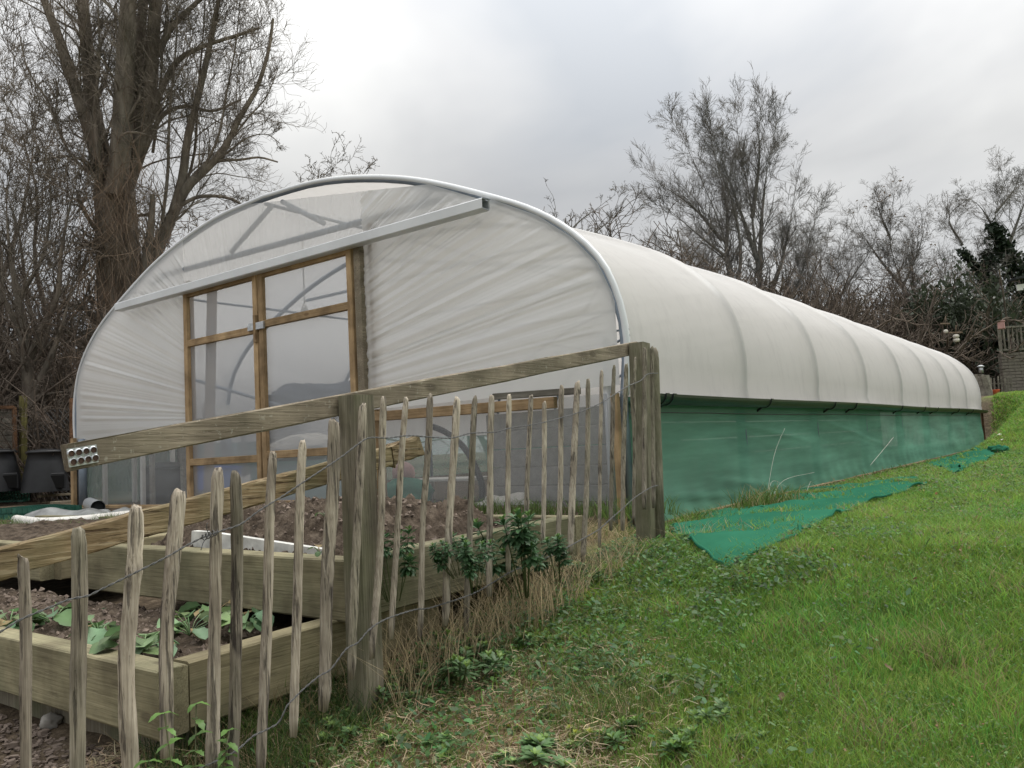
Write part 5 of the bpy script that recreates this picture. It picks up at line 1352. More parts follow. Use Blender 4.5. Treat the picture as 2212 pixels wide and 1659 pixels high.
# long green tufts along the net and on the bank
P = []; HH = []
for (px_, py_, nn_, sx, sy, hh) in ((1650, 1098, 420, 0.09, 0.25, 0.20), (1560, 1118, 300, 0.10, 0.28, 0.11), (1490, 1132, 200, 0.07, 0.18, 0.11), (1760, 1050, 520, 0.12, 0.6, 0.12), (1850, 1032, 420, 0.15, 1.0, 0.13), (1930, 1018, 260, 0.15, 1.0, 0.13),
                                   (1700, 1090, 340, 0.14, 0.35, 0.11), (1660, 1150, 90, 0.22, 0.08, 0.07), (1725, 1130, 90, 0.08, 0.25, 0.06),
                                   (1330, 1160, 300, 0.12, 0.2, 0.10), (1400, 1190, 300, 0.10, 0.15, 0.06), (2000, 1000, 200, 0.1, 0.8, 0.12), (1100, 1290, 120, 0.06, 0.08, 0.14), (1320, 1560, 260, 0.10, 0.10, 0.14), (1280, 1520, 160, 0.10, 0.10, 0.13), (2050, 1430, 260, 0.05, 0.06, 0.10),
                                   (640, 1630, 500, 0.12, 0.18, 0.14), (580, 1655, 400, 0.12, 0.14, 0.14), (720, 1600, 300, 0.10, 0.10, 0.12), (1330, 1330, 120, 0.04, 0.05, 0.09), (1500, 1500, 120, 0.05, 0.05, 0.09)):
    c_ = ground_at(px_, py_)
    for _ in range(nn_):
        P.append((c_[0] + rt.normal(0, sx), c_[1] + rt.normal(0, sy), 0)); HH.append(hh * rt.uniform(0.4, 1.2))
P = np.array(P); HH = np.array(HH)
k = (P[:, 0] > XS + 0.12) | (P[:, 1] < 4.9); P = P[k]; HH = HH[k]; P[:, 2] = zg(P[:, 0], P[:, 1]) - 0.01; n_ = len(P)
cols = np.array([0.10, 0.165, 0.035])[None] * rt.uniform(0.55, 1.35, (n_, 1)); dd = rt.random(n_) < 0.22; cols[dd] = np.array([0.34, 0.28, 0.15])
_, _, DD = project(P)
blades('long_grass', P, HH, np.clip(0.0011 * DD, 0.0028, 0.012) * rt.uniform(0.8, 1.2, n_), rt.normal(0, 0.6, (n_, 2)), cols, 'long uncut grass tufts along the foot of the net and posts')
# behind the fence: grass under the lower bed
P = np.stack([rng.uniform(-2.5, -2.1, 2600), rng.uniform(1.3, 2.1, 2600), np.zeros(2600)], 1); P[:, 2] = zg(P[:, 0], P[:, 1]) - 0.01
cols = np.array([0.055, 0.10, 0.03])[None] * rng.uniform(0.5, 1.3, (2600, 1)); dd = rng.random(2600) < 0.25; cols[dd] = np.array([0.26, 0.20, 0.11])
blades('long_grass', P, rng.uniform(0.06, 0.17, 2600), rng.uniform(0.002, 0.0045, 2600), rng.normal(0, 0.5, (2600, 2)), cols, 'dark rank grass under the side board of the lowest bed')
# tall seed stems in front of the net
ss = thing('grass_stalks', ground_at(1655, 1110), 'thin bleached grass seed stems arching against the green net', 'grass stems')
for (a_, b_, c_) in (((1652, 1100), (1672, 985), (1695, 925)), ((1655, 1095), (1668, 1040), (1700, 1052)), ((1660, 1100), (1690, 1040), (1760, 1020)), ((1740, 1070), (1752, 1040), (1762, 1062))):
    g0 = ground_at(*a_); x0 = g0[0]
    pts = spline([on_x(*a_, XS + 0.25), on_x(*b_, XS + 0.22), on_x(*c_, XS + 0.2)], 14)
    link_mesh('stem', *sweep(pts, circ(0.0018, 4), scale=np.linspace(1, 0.5, 14)), MAT['cream'], ss, True)
ss2 = thing('grass_stalks', ground_at(1890, 1030), 'single long bleached stem against the far part of the net', 'grass stems')
pts = spline([on_x(1880, 1005, XS + 0.3), on_x(1905, 975, XS + 0.3), on_x(1930, 945, XS + 0.3)], 10); link_mesh('stem', *sweep(pts, circ(0.0022, 4)), MAT['cream'], ss2, True)
# fallen leaves
for i, (px_, py_, s_, lab) in enumerate(((700, 1640, 0.05, 'curled tan dead leaf at the bottom edge left of the post'), (1930, 1470, 0.02, 'small orange leaf on the lawn at the right'), (1740, 1270, 0.018, 'tiny orange leaf on the lawn below the net corner'),
                                      (1975, 1270, 0.018, 'tiny orange leaf high on the lawn at the right'), (1745, 1265, 0.016, 'pale leaf speck near the net'), (1690, 1535, 0.02, 'orange leaf low on the lawn'))):
    p = ground_at(px_, py_); v, f = leaf_mesh(s_ * 1.5, s_, 0.5, -0.3, 6, 0.5, 60 + i, 'ovate')
    v = v @ rot_zyx(i * 1.3, 0.3).T + p + [0, 0, 0.03]
    tag(link_mesh('dead_leaf', v, f, MAT['dead_leaf'], None, True, origin=tuple(p)), lab, 'leaf', 'fallen leaves')

# ---------------------------------------------------------------- loose net lying on the grass
def ground_sheet(outline, name, label, mat, lift=0.045, res=0.05, seed=0, wr=0.015):
    poly = np.array([ground_at(*p)[:2] for p in outline])
    lo, hi = poly.min(0), poly.max(0)
    def inside(x_, y_):
        c_ = False; j = len(poly) - 1
        for i in range(len(poly)):
            if (poly[i][1] > y_) != (poly[j][1] > y_) and x_ < (poly[j][0] - poly[i][0]) * (y_ - poly[i][1]) / (poly[j][1] - poly[i][1]) + poly[i][0]: c_ = not c_
            j = i
        return c_
    # triangulate: grid cells inside, outer rim fitted to the outline
    nx_ = int((hi[0] - lo[0]) / res) + 1; ny_ = int((hi[1] - lo[1]) / (res * 1.5)) + 1
    # ruled between the outline's two long sides instead of a stair-stepped grid
    return poly, inside, lo, hi
def ruled_sheet(sideA, sideB, name, label, mat, lift, seed, nu=90, nv=22, wr=0.014):
    A_ = spline([tuple(ground_at(*p)) for p in sideA], nu); B_ = spline([tuple(ground_at(*p)) for p in sideB], nu)
    V = []
    for i in range(nu):
        for j in range(nv):
            w_ = j / (nv - 1); p = A_[i] * (1 - w_) + B_[i] * w_
            z_ = float(zg(p[0], p[1])) + lift + wr * fbm(p[0] * 6 + seed, p[1] * 2.5, seed, 4) 
            if j == nv - 1 or i == 0: z_ -= lift * 0.3
            z_ += lift * 0.9 * max(0.0, math.sin(p[1] * 5.0 + 2.2 * math.sin(p[0] * 2.0 + seed) + 1.5 * fbm(p[0] * 1.5, p[1] * 1.5, seed, 2))) ** 3
            e_ = 0.045 * fbm(p[0] * 3 + seed, p[1] * 3, 9.0, 3)
            V.append((p[0] + e_, p[1] + 1.6 * e_, z_))
    ii = np.arange(nu * nv).reshape(nu, nv)
    F = np.stack([ii[:-1, :-1], ii[1:, :-1], ii[1:, 1:], ii[:-1, 1:]], -1).reshape(-1, 4)
    o_ = link_mesh(name, np.array(V), F, mat, None, True, origin=tuple(A_[0]))
    tag(o_, label, 'net')
    # rolled front hem
    hemp = np.array(V).reshape(nu, nv, 3)[:, -1] + [0, 0, 0.006]
    hemp = np.vstack([np.array(V).reshape(nu, nv, 3)[0, ::-1][::-1][:, :], hemp[1:]]) + [0, 0, 0.002]
    link_mesh('hem', *sweep(hemp, circ(0.010, 6)), mat, o_, True)
    return o_
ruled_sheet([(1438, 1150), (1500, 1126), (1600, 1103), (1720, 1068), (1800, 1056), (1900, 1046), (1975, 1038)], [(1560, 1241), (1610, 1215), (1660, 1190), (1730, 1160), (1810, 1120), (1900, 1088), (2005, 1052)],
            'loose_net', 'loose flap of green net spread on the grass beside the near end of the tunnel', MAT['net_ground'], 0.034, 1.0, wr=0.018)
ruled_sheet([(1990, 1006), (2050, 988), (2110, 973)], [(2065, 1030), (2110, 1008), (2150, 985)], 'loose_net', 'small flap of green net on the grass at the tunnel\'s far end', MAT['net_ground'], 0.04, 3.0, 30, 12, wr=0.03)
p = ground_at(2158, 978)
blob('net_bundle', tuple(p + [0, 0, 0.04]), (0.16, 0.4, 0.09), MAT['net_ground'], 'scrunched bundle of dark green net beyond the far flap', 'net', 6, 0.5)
print('nets', round(time.time() - T0, 1))

# ---------------------------------------------------------------- bare trees
def grow(P0, D, L, R, nseg, wig, trop=(0, 0, 0.0), taper=0.35, rs_=None, smooth=0.7):
    n_ = len(P0); pts = np.zeros((n_, nseg + 1, 3)); pts[:, 0] = P0
    d = D / np.linalg.norm(D, axis=1)[:, None]; step = (L / nseg)[:, None]
    w = np.zeros((n_, 3))
    for i in range(nseg):
        w = smooth * w + rs_.normal(0, wig, (n_, 3))
        d = d + w + np.array(trop)[None]
        d /= np.linalg.norm(d, axis=1)[:, None]
        pts[:, i + 1] = pts[:, i] + d * step
    rad = R[:, None] * (1 - (1 - taper) * np.linspace(0, 1, nseg + 1)[None])
    return pts, rad
def children(pts, rad, cnt, t0, t1, ang, lratio, rratio, L, rs_, out_bias=None, lend=0.5, up_bias=0.0):
    n_, m_, _ = pts.shape
    k = n_ * cnt
    par = np.repeat(np.arange(n_), cnt); t = rs_.uniform(t0, t1, k)
    f_ = t * (m_ - 1); i = np.minimum(f_.astype(int), m_ - 2); u = (f_ - i)[:, None]
    p = pts[par, i] * (1 - u) + pts[par, i + 1] * u
    tg = pts[par, i + 1] - pts[par, i]; tg /= np.linalg.norm(tg, axis=1)[:, None] + 1e-9
    rnd = rs_.normal(0, 1, (k, 3)); perp = rnd - (rnd * tg).sum(1)[:, None] * tg
    perp[:, 2] += up_bias
    perp /= np.linalg.norm(perp, axis=1)[:, None] + 1e-9
    a_ = rs_.uniform(ang[0], ang[1], k)[:, None]
    d = np.cos(a_) * tg + np.sin(a_) * perp
    r = (rad[par, i] * (1 - u[:, 0]) + rad[par, i + 1] * u[:, 0]) * rratio * rs_.uniform(0.7, 1.1, k)
    LL = L[par] * lratio * (1 - lend * t) * rs_.uniform(0.6, 1.25, k)
    return p, d, LL, r
def tubes_mesh(chunks):
    """chunks: list of (pts (n,m,3), rad (n,m), sides)"""
    VV = []; FF = []; b0 = 0
    for pts, rad, S in chunks:
        n_, m_, _ = pts.shape
        tg = np.gradient(pts, axis=1); tg /= np.linalg.norm(tg, axis=2)[..., None] + 1e-9
        ref = np.zeros_like(tg); ref[..., 2] = 1
        mean = tg.mean(1); vert = np.abs(mean[:, 2]) > 0.9
        ref[vert] = np.array([1.0, 0, 0])
        a_ = np.cross(tg, ref); a_ /= np.linalg.norm(a_, axis=2)[..., None] + 1e-9
        b_ = np.cross(a_, tg)
        th_ = np.arange(S) * 2 * np.pi / S
        V = pts[:, :, None] + rad[:, :, None, None] * (np.cos(th_)[None, None, :, None] * a_[:, :, None] + np.sin(th_)[None, None, :, None] * b_[:, :, None])
        VV.append(V.reshape(-1, 3))
        idx_ = np.arange(n_ * m_ * S).reshape(n_, m_, S)
        nx = np.roll(idx_, -1, axis=2)
        F = np.stack([idx_[:, :-1], nx[:, :-1], nx[:, 1:], idx_[:, 1:]], -1).reshape(-1, 4) + b0
        FF.append(F); b0 += n_ * m_ * S
    return np.concatenate(VV), np.concatenate(FF)
def limb(path, rad, n_=16):
    """path of 3D points, rad list of radii at the path's points"""
    S = spline(path, n_)
    s0 = np.linspace(0, 1, len(rad)); r_ = np.interp(np.linspace(0, 1, n_), s0, rad)
    return S[None], r_[None]
def bare_tree(name, base, limbs, label, seed, mat, mat_twig=None, lv=None, group=None, wig=0.10, min_r=0.006, up=0.02, cat='tree', curl=0.0):
    """limbs: list of (pts, rad) guide limbs; lv: list of (count, t0, t1, ang, lratio, rratio, nseg)"""
    rs_ = np.random.default_rng(seed)
    t_ = thing(name, base, label, cat, group)
    chunks = [(p, r, 8) for p, r in limbs]
    v, f = tubes_mesh(chunks)
    v = v + 0.0
    link_mesh('trunk', v, f, mat, t_, True)
    cur = []
    for p, r in limbs:
        L = np.array([np.sum(np.linalg.norm(np.diff(p[0], axis=0), axis=1))]); cur.append((p, r, L))
    tw = []
    for li, (cnt, t0, t1, ang, lr, rr, ns, sides) in enumerate(lv):
        nxt = []
        for p, r, L in cur:
            c_ = cnt if li else max(3, int(round(cnt * L[0] / 3.0)))
            pp, dd, LL, RR = children(p, r, c_, t0, t1, ang, lr, rr, L if li else np.minimum(L, 4.0), rs_, up_bias=0.35)
            RR = np.maximum(RR, min_r)
            q, qr = grow(pp, dd, LL, RR, ns, wig * (1 + curl * (li > 1)), (0, 0, up), 0.45, rs_)
            tw.append((q, np.maximum(qr, min_r * 0.7), sides)); nxt.append((q, qr, LL))
        if li < len(lv) - 1:
            cur = nxt
    v, f = tubes_mesh(tw)
    o_ = link_mesh('crown', v, f, mat_twig or mat, t_, False)
    tips = np.concatenate([q[:, -1] for q, _, _ in tw[-len(cur):]])
    return t_, tips, len(f)
def D3(l_, d): return [tuple(dep(x_, y_, d + (r[0] if r else 0))) for x_, y_, *r in l_]

# the big many-stemmed tree, left
d0 = 15.0
L_ = []
def add(path, w0, w1, n_=16):
    pts = D3(path, d0); w0, w1 = (w0, w1) if w0 > 90 else (w0 * 0.8, w1 * 0.7); L_.append(limb(pts, [w0 * d0 / FPX / 2, (w0 + w1) * 0.52 * d0 / FPX / 2, w1 * d0 / FPX / 2], n_))
add([(262, 1000), (262, 850), (262, 700), (255, 560), (250, 450), (245, 400)], 104, 84)
add([(235, 480), (215, 360), (190, 270), (165, 200), (130, 90), (95, 0), (70, -90)], 46, 16)
add([(240, 430, .3), (222, 330, .3), (200, 230, .4), (190, 130, .4), (180, 20, .4), (172, -80, .4)], 46, 32)
add([(250, 420, -.3), (262, 300, -.4), (268, 180, -.4), (275, 60, -.4), (280, -80, -.4)], 58, 44)
add([(262, 430), (300, 320), (320, 220), (328, 120), (335, 20), (345, -80)], 48, 34)
add([(262, 460, .4), (285, 350, .4), (298, 240, .5), (300, 120, .5), (310, 0, .5), (315, -80, .5)], 40, 28)
add([(285, 640), (325, 560), (370, 470), (400, 410), (440, 370), (480, 330), (500, 290)], 40, 17)
add([(375, 455), (395, 380), (405, 300), (430, 200), (455, 90), (480, -40)], 26, 12)
add([(405, 400), (450, 360), (490, 310), (520, 250), (555, 190), (580, 110), (590, 40)], 20, 8)
add([(330, 250), (350, 190), (385, 130), (440, 100), (500, 80), (560, 60)], 20, 7)
add([(340, 120), (370, 60), (420, 10), (470, -30)], 20, 9)
add([(400, 400), (450, 352), (520, 345), (560, 340), (600, 350)], 12, 5)
add([(310, 330), (350, 250), (400, 230), (460, 240), (520, 215)], 16, 6)
add([(378, 452), (430, 425), (500, 430), (560, 470), (600, 480)], 12, 5)
add([(300, 700, -.3), (310, 600, -.3), (325, 500, -.4), (330, 420, -.4)], 36, 14)
for pth_, w_ in (([(395, 420, .3), (420, 330, .3), (428, 200, .3), (440, 60, .3), (445, -60, .3)], 9), ([(350, 480, -.2), (362, 380, -.2), (366, 250, -.2), (380, 100, -.2), (386, -60, -.2)], 10), ([(430, 380), (470, 300), (490, 200), (510, 90), (520, -20)], 8), ([(330, 330, .4), (345, 220, .4), (352, 100, .4), (365, -30, .4)], 9),
                 ([(500, 300), (540, 250), (575, 210), (600, 150)], 6), ([(480, 340), (530, 300), (575, 290), (605, 310)], 5), ([(225, 400, .2), (150, 330, .2), (110, 230, .2), (60, 150, .2), (40, 60, .2)], 10), ([(215, 350, -.3), (205, 240, -.3), (215, 120, -.3), (210, -40, -.3)], 14)):
    add(pth_, w_, 2.5)
big, tips, nf = bare_tree('many_stemmed_tree', dep(262, 1000, d0), L_, 'huge many-stemmed bare tree with ridged trunk behind the tunnel\'s left side', 501, MAT['bark'], MAT['bark'],
    [(15, 0.12, 1.0, (0.25, 0.8), 0.55, 0.18, 9, 4), (8, 0.15, 1.0, (0.25, 0.9), 0.6, 0.5, 6, 3), (5, 0.1, 1.0, (0.3, 1.0), 0.85, 0.5, 5, 3)], wig=0.12, min_r=0.0036, up=0.045, curl=0.6)
print('big tree', nf, round(time.time() - T0, 1))
# hanging reddish shoots clothing its trunk
rs_ = np.random.default_rng(61)
n_ = 800
ysh = rs_.uniform(380, 1000, n_); xsh = 258 + rs_.normal(0, 1, n_) * np.interp(ysh, [380, 600, 1000], [40, 62, 78])
pp = np.array([dep(a_, b_, d0 - rs_.uniform(0.35, 0.8)) for a_, b_ in zip(xsh, ysh)])
dd = np.stack([rs_.normal(0, 0.35, n_), rs_.normal(0, 0.35, n_), rs_.choice([-1.0, 1.0], n_, p=[0.55, 0.45])], 1)
q, qr = grow(pp, dd, rs_.uniform(0.5, 1.7, n_), np.full(n_, 0.006), 6, 0.13, (0, 0, -0.04), 0.5, rs_)
v, f = tubes_mesh([(q, np.maximum(qr, 0.004), 3)])
link_mesh('shoots', v, f, MAT['shoots'], big, False)

# trees at the left edge
def simple_tree(name, base, limbs_px, d, label, seed, mat, lv, wig=0.13, min_r=0.006, group=None, mat_twig=None, up=0.02, curl=0.2):
    LL = []
    for path, w0, w1 in limbs_px:
        pts = D3(path, d); w0 *= 0.85; LL.append(limb(pts, [w0 * d / FPX / 2, (w0 * 0.5 + w1 * 0.3) * d / FPX / 2, w1 * 0.45 * d / FPX / 2, 0.6 * d / FPX / 2], 16))
    return bare_tree(name, dep(base[0], base[1], d), LL, label, seed, mat, mat_twig or mat, lv, group, wig, min_r, up, curl=curl)
LVM = [(11, 0.15, 1.0, (0.3, 0.9), 0.5, 0.28, 7, 4), (7, 0.15, 1.0, (0.3, 1.0), 0.55, 0.5, 5, 3), (5, 0.1, 1.0, (0.3, 1.1), 0.75, 0.5, 4, 3)]
simple_tree('gnarled_tree', (70, 1010), [([(75, 1000), (68, 900), (60, 800), (50, 700), (30, 600), (15, 480), (20, 380), (60, 300), (90, 230)], 44, 8), ([(62, 780), (95, 700), (125, 640), (130, 560), (150, 450), (180, 330), (210, 200)], 20, 6),
    ([(68, 860), (110, 770), (135, 700), (160, 600), (165, 520)], 24, 8), ([(55, 730), (10, 650), (-40, 560), (-60, 450)], 18, 8), ([(40, 640), (90, 560), (110, 440), (100, 330), (115, 250)], 12, 5),
    ([(60, 800), (120, 730), (180, 715), (210, 705)], 12, 5), ([(65, 860), (110, 850), (160, 840), (190, 800)], 11, 5)],
    14.3, 'gnarled bare tree at the left edge in front of the hedge', 511, MAT['bark'], LVM)
simple_tree('gnarled_tree', (110, 1000), [([(100, 1000), (95, 870), (100, 760), (110, 660), (150, 520), (180, 420)], 26, 8), ([(100, 780), (60, 650), (40, 500), (0, 380), (-30, 280)], 16, 6), ([(105, 700), (75, 560), (80, 420), (50, 300), (30, 180), (10, 60)], 14, 4)],
    15.5, 'slimmer bare tree at the left, behind the gnarled one', 512, MAT['bark'], LVM)
simple_tree('slender_tree', (20, 1000), [([(-10, 1000), (-5, 800), (5, 600), (-10, 400), (15, 250), (10, 120)], 22, 6), ([(5, 600), (50, 450), (75, 300), (90, 180)], 12, 4)],
    17.0, 'slender bare tree half cut by the left edge', 513, MAT['bark'], LVM)

# hawthorns peeping over the tunnel
LVH = [(14, 0.1, 1.0, (0.4, 1.2), 0.42, 0.5, 6, 4), (6, 0.1, 1.0, (0.4, 1.3), 0.5, 0.55, 5, 3), (4, 0.1, 1.0, (0.4, 1.3), 0.45, 0.6, 4, 3)]
simple_tree('hawthorn', (560, 900), [([(560, 900), (570, 700), (600, 560), (640, 470), (700, 400), (720, 365)], 24, 5), ([(575, 700), (560, 560), (530, 470), (500, 400)], 18, 5), ([(600, 560), (650, 430), (690, 390), (650, 360)], 9, 3), ([(590, 600), (690, 480), (760, 400), (790, 370)], 12, 4), ([(560, 600), (470, 540), (420, 480), (400, 440)], 12, 5)],
    20.0, 'thorny bare tree showing over the tunnel\'s left shoulder', 521, MAT['bark_dark'], LVH, wig=0.2, min_r=0.006)
simple_tree('hawthorn', (800, 900), [([(770, 900), (765, 600), (755, 420), (745, 355), (765, 335)], 14, 4), ([(760, 480), (730, 400), (690, 370)], 7, 3), ([(760, 430), (795, 370), (800, 350)], 7, 3)],
    22.0, 'sparse thorn tree poking up behind the left of the roof', 522, MAT['bark_dark'], [(9, 0.35, 1.0, (0.4, 1.2), 0.25, 0.5, 5, 3), (4, 0.1, 1.0, (0.4, 1.3), 0.5, 0.55, 4, 3)], wig=0.2, min_r=0.006)
simple_tree('hawthorn', (1210, 800), [([(1210, 800), (1200, 600), (1190, 500), (1200, 440), (1180, 400)], 16, 4), ([(1200, 560), (1240, 490), (1290, 450), (1330, 420)], 10, 3), ([(1200, 600), (1160, 500), (1150, 450)], 9, 3), ([(1210, 620), (1270, 520), (1320, 470), (1345, 400)], 10, 3)],
    27.0, 'thorny bare tree behind the ridge of the roof, left of the tall pair', 523, MAT['bark_hazed'], [(12, 0.2, 1.0, (0.4, 1.2), 0.28, 0.5, 6, 3), (5, 0.1, 1.0, (0.4, 1.3), 0.5, 0.55, 5, 3), (3, 0.2, 1.0, (0.4, 1.3), 0.5, 0.6, 4, 3)], wig=0.2, min_r=0.007)
# the tall pair on the right
LVT = [(17, 0.12, 1.0, (0.35, 1.0), 0.58, 0.28, 9, 4), (8, 0.12, 1.0, (0.35, 0.95), 0.55, 0.45, 6, 3), (5, 0.1, 1.0, (0.25, 0.9), 0.8, 0.5, 4, 3)]
simple_tree('tall_bare_tree', (1600, 900), [([(1600, 900), (1598, 740), (1590, 640), (1560, 500), (1520, 400), (1480, 310), (1450, 260)], 26, 5), ([(1590, 640), (1570, 560), (1570, 450), (1545, 340), (1520, 250)], 16, 4), ([(1560, 520), (1500, 450), (1430, 400), (1385, 370)], 11, 3), ([(1575, 560), (1500, 500), (1440, 450), (1400, 440)], 9, 3), ([(1590, 640), (1600, 540), (1580, 430), (1545, 340), (1530, 240)], 12, 4)],
    36.0, 'left one of the tall pair of bare trees behind the tunnel', 531, MAT['bark_hazed'], LVT, wig=0.08, min_r=0.006, up=0.022)
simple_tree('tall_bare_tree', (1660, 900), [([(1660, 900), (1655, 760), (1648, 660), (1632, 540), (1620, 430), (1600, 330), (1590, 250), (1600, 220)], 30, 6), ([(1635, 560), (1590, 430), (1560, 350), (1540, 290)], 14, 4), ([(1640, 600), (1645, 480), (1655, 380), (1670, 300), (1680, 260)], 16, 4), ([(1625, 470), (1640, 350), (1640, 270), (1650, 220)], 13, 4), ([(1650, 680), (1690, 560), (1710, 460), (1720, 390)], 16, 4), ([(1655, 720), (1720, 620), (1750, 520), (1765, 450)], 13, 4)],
    37.0, 'right one of the tall pair of bare trees, the highest behind the tunnel', 532, MAT['bark_hazed'], LVT, wig=0.08, min_r=0.006, up=0.022)
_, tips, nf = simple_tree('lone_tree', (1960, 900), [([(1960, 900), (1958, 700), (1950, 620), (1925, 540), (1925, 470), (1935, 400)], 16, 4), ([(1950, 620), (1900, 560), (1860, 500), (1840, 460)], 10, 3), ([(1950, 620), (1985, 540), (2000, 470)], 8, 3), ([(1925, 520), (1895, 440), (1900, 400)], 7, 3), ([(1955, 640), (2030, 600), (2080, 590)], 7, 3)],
    40.0, 'rounded bare tree with a few clinging leaves, right of the tall pair', 533, MAT['bark_hazed'], LVT, wig=0.12, min_r=0.005)
rs_ = np.random.default_rng(3)
sel = rs_.choice(len(tips), 380); c_ = tips[sel] + rs_.normal(0, 0.03, (380, 3)); a_ = rs_.normal(0, 0.035, (380, 3)); b_ = rs_.normal(0, 0.025, (380, 3))
tag(link_mesh('clinging_leaves', np.stack([c_ - a_, c_ + b_, c_ + a_, c_ - b_], 1).reshape(-1, 3), np.arange(1520).reshape(-1, 4), MAT['dead_leaf'], bpy.data.objects['lone_tree'], False), kind='stuff')
simple_tree('wide_bare_tree', (1780, 900), [([(1780, 900), (1785, 750), (1790, 660), (1810, 560), (1840, 500)], 14, 4), ([(1790, 680), (1840, 600), (1880, 540), (1900, 480)], 9, 3), ([(1785, 700), (1750, 600), (1740, 520)], 9, 3)],
    39.0, 'low bare tree in the gap between the tall pair and the rounded tree', 534, MAT['bark_hazed'], LVT, wig=0.14, min_r=0.005)
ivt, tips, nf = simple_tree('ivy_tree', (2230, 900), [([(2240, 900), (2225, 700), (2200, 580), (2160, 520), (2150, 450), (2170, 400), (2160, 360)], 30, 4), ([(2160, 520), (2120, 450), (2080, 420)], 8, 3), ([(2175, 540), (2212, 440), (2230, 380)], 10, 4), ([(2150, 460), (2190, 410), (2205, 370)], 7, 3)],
    36.0, 'leaning bare tree with an ivy-clad trunk at the right edge', 535, MAT['bark_hazed'], LVT, wig=0.16, min_r=0.005)
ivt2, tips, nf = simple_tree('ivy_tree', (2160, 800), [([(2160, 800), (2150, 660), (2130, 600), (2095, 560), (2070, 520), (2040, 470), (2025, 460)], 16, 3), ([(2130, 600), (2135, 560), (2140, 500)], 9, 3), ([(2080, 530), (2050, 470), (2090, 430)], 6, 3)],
    38.0, 'short leaning tree with an ivy-clad stump right of the rounded tree', 536, MAT['bark_hazed'], LVT, wig=0.14, min_r=0.005)
# more trees of the same kind fill the wood edge behind
src = bpy.data.objects['wide_bare_tree']; sp0 = np.array(src.location)
for i, (px_, d, s_, lab) in enumerate(((1440, 38, 1.0, 'low bare tree filling in left of the tall pair'), (1530, 40, 1.1, 'low bare tree behind the left tree of the tall pair'), (1850, 42, 0.95, 'low bare tree behind the gap left of the rounded tree'), (2020, 41, 0.95, 'low bare tree right of the rounded tree'), (2095, 39, 0.85, 'low bare tree behind the evergreen bushes'), (1710, 40, 1.05, 'low bare tree close behind the right tree of the tall pair'), (1370, 33, 0.75, 'smallest low bare tree, next to the thorn tree over the ridge'))):
    p = dep(px_, 900, d); copy_tree(src, (p[0], p[1], sp0[2]), i * 1.3 + 0.4, s_)['label'] = lab
# ivy leaves along the trunks
def leaf_cloud(centres, spread, n_each, size, name, mat, parent=None, seed=0, origin=None, col=None):
    r_ = np.random.default_rng(seed); C_ = np.asarray(centres); k = len(C_) * n_each
    c_ = np.repeat(C_, n_each, axis=0) + r_.normal(0, 1, (k, 3)) * np.repeat(np.broadcast_to(spread, (len(C_),)), n_each)[:, None]
    a_ = r_.normal(0, size, (k, 3)); b_ = r_.normal(0, size * 0.7, (k, 3))
    return link_mesh(name, np.stack([c_ - a_, c_ + b_, c_ + a_, c_ - b_], 1).reshape(-1, 3), np.arange(k * 4).reshape(-1, 4), mat, parent, False, origin)
pth = spline(D3([(2225, 760), (2212, 640), (2195, 580), (2165, 530), (2150, 490)], 35.8), 30); leaf_cloud(pth, np.linspace(0.42, 0.14, 30), 110, 0.07, 'ivy', MAT['ivy'], ivt, 1)
pth = spline(D3([(2150, 700), (2142, 640), (2135, 590), (2138, 545)], 37.8), 20); leaf_cloud(pth, np.linspace(0.35, 0.16, 20), 90, 0.07, 'ivy', MAT['ivy'], ivt2, 2)
pth = spline(D3([(2135, 605), (2105, 575), (2080, 545)], 37.8), 12); leaf_cloud(pth, 0.10, 50, 0.06, 'ivy', MAT['ivy'], ivt2, 3)
print('trees', round(time.time() - T0, 1))

# ---------------------------------------------------------------- hedge: twiggy shrubs and dark evergreen shrubs
def twig_shrub_mesh(seed, h, w, stems, min_r, n2=7, n3=4, lean=0.5):
    r_ = np.random.default_rng(seed)
    a_ = r_.uniform(0, 6.283, stems); rr = w * 0.35 * np.sqrt(r_.random(stems))
    p = np.stack([rr * np.cos(a_), rr * np.sin(a_), np.zeros(stems)], 1); d = np.stack([np.cos(a_) * lean * r_.random(stems), np.sin(a_) * lean * r_.random(stems), np.ones(stems)], 1)
    L = h * r_.uniform(0.6, 1.0, stems); R = np.full(stems, min_r * 3.2)
    q, qr = grow(p, d, L, R, 8, 0.10, (0, 0, 0.0), 0.4, r_)
    ch = [(q, qr, 4)]
    pp, dd, LL, RR = children(q, qr, n2, 0.1, 1.0, (0.3, 1.1), 0.42, 0.6, L, r_, up_bias=0.2)
    q2, qr2 = grow(pp, dd, LL, np.maximum(RR, min_r), 5, 0.18, (0, 0, 0.02), 0.5, r_); ch.append((q2, np.maximum(qr2, min_r * 0.8), 3))
    pp, dd, LL, RR = children(q2, qr2, n3, 0.1, 1.0, (0.4, 1.2), 0.5, 0.7, LL, r_, up_bias=0.2)
    q3, qr3 = grow(pp, dd, LL, np.maximum(RR, min_r * 0.8), 3, 0.2, (0, 0, 0.02), 0.5, r_); ch.append((q3, np.maximum(qr3, min_r * 0.7), 3))
    return tubes_mesh(ch)
SH = []
for k, (sd_, h, w, st, mr) in enumerate(((701, 4.2, 3.0, 34, 0.010), (702, 5.0, 3.4, 38, 0.010), (703, 3.4, 3.2, 36, 0.010))):
    v, f = twig_shrub_mesh(sd_, h, w, st, mr)
    o_ = link_mesh('twigs', v, f, MAT['twig_bush'], None, False); SH.append(o_.data); bpy.data.objects.remove(o_)
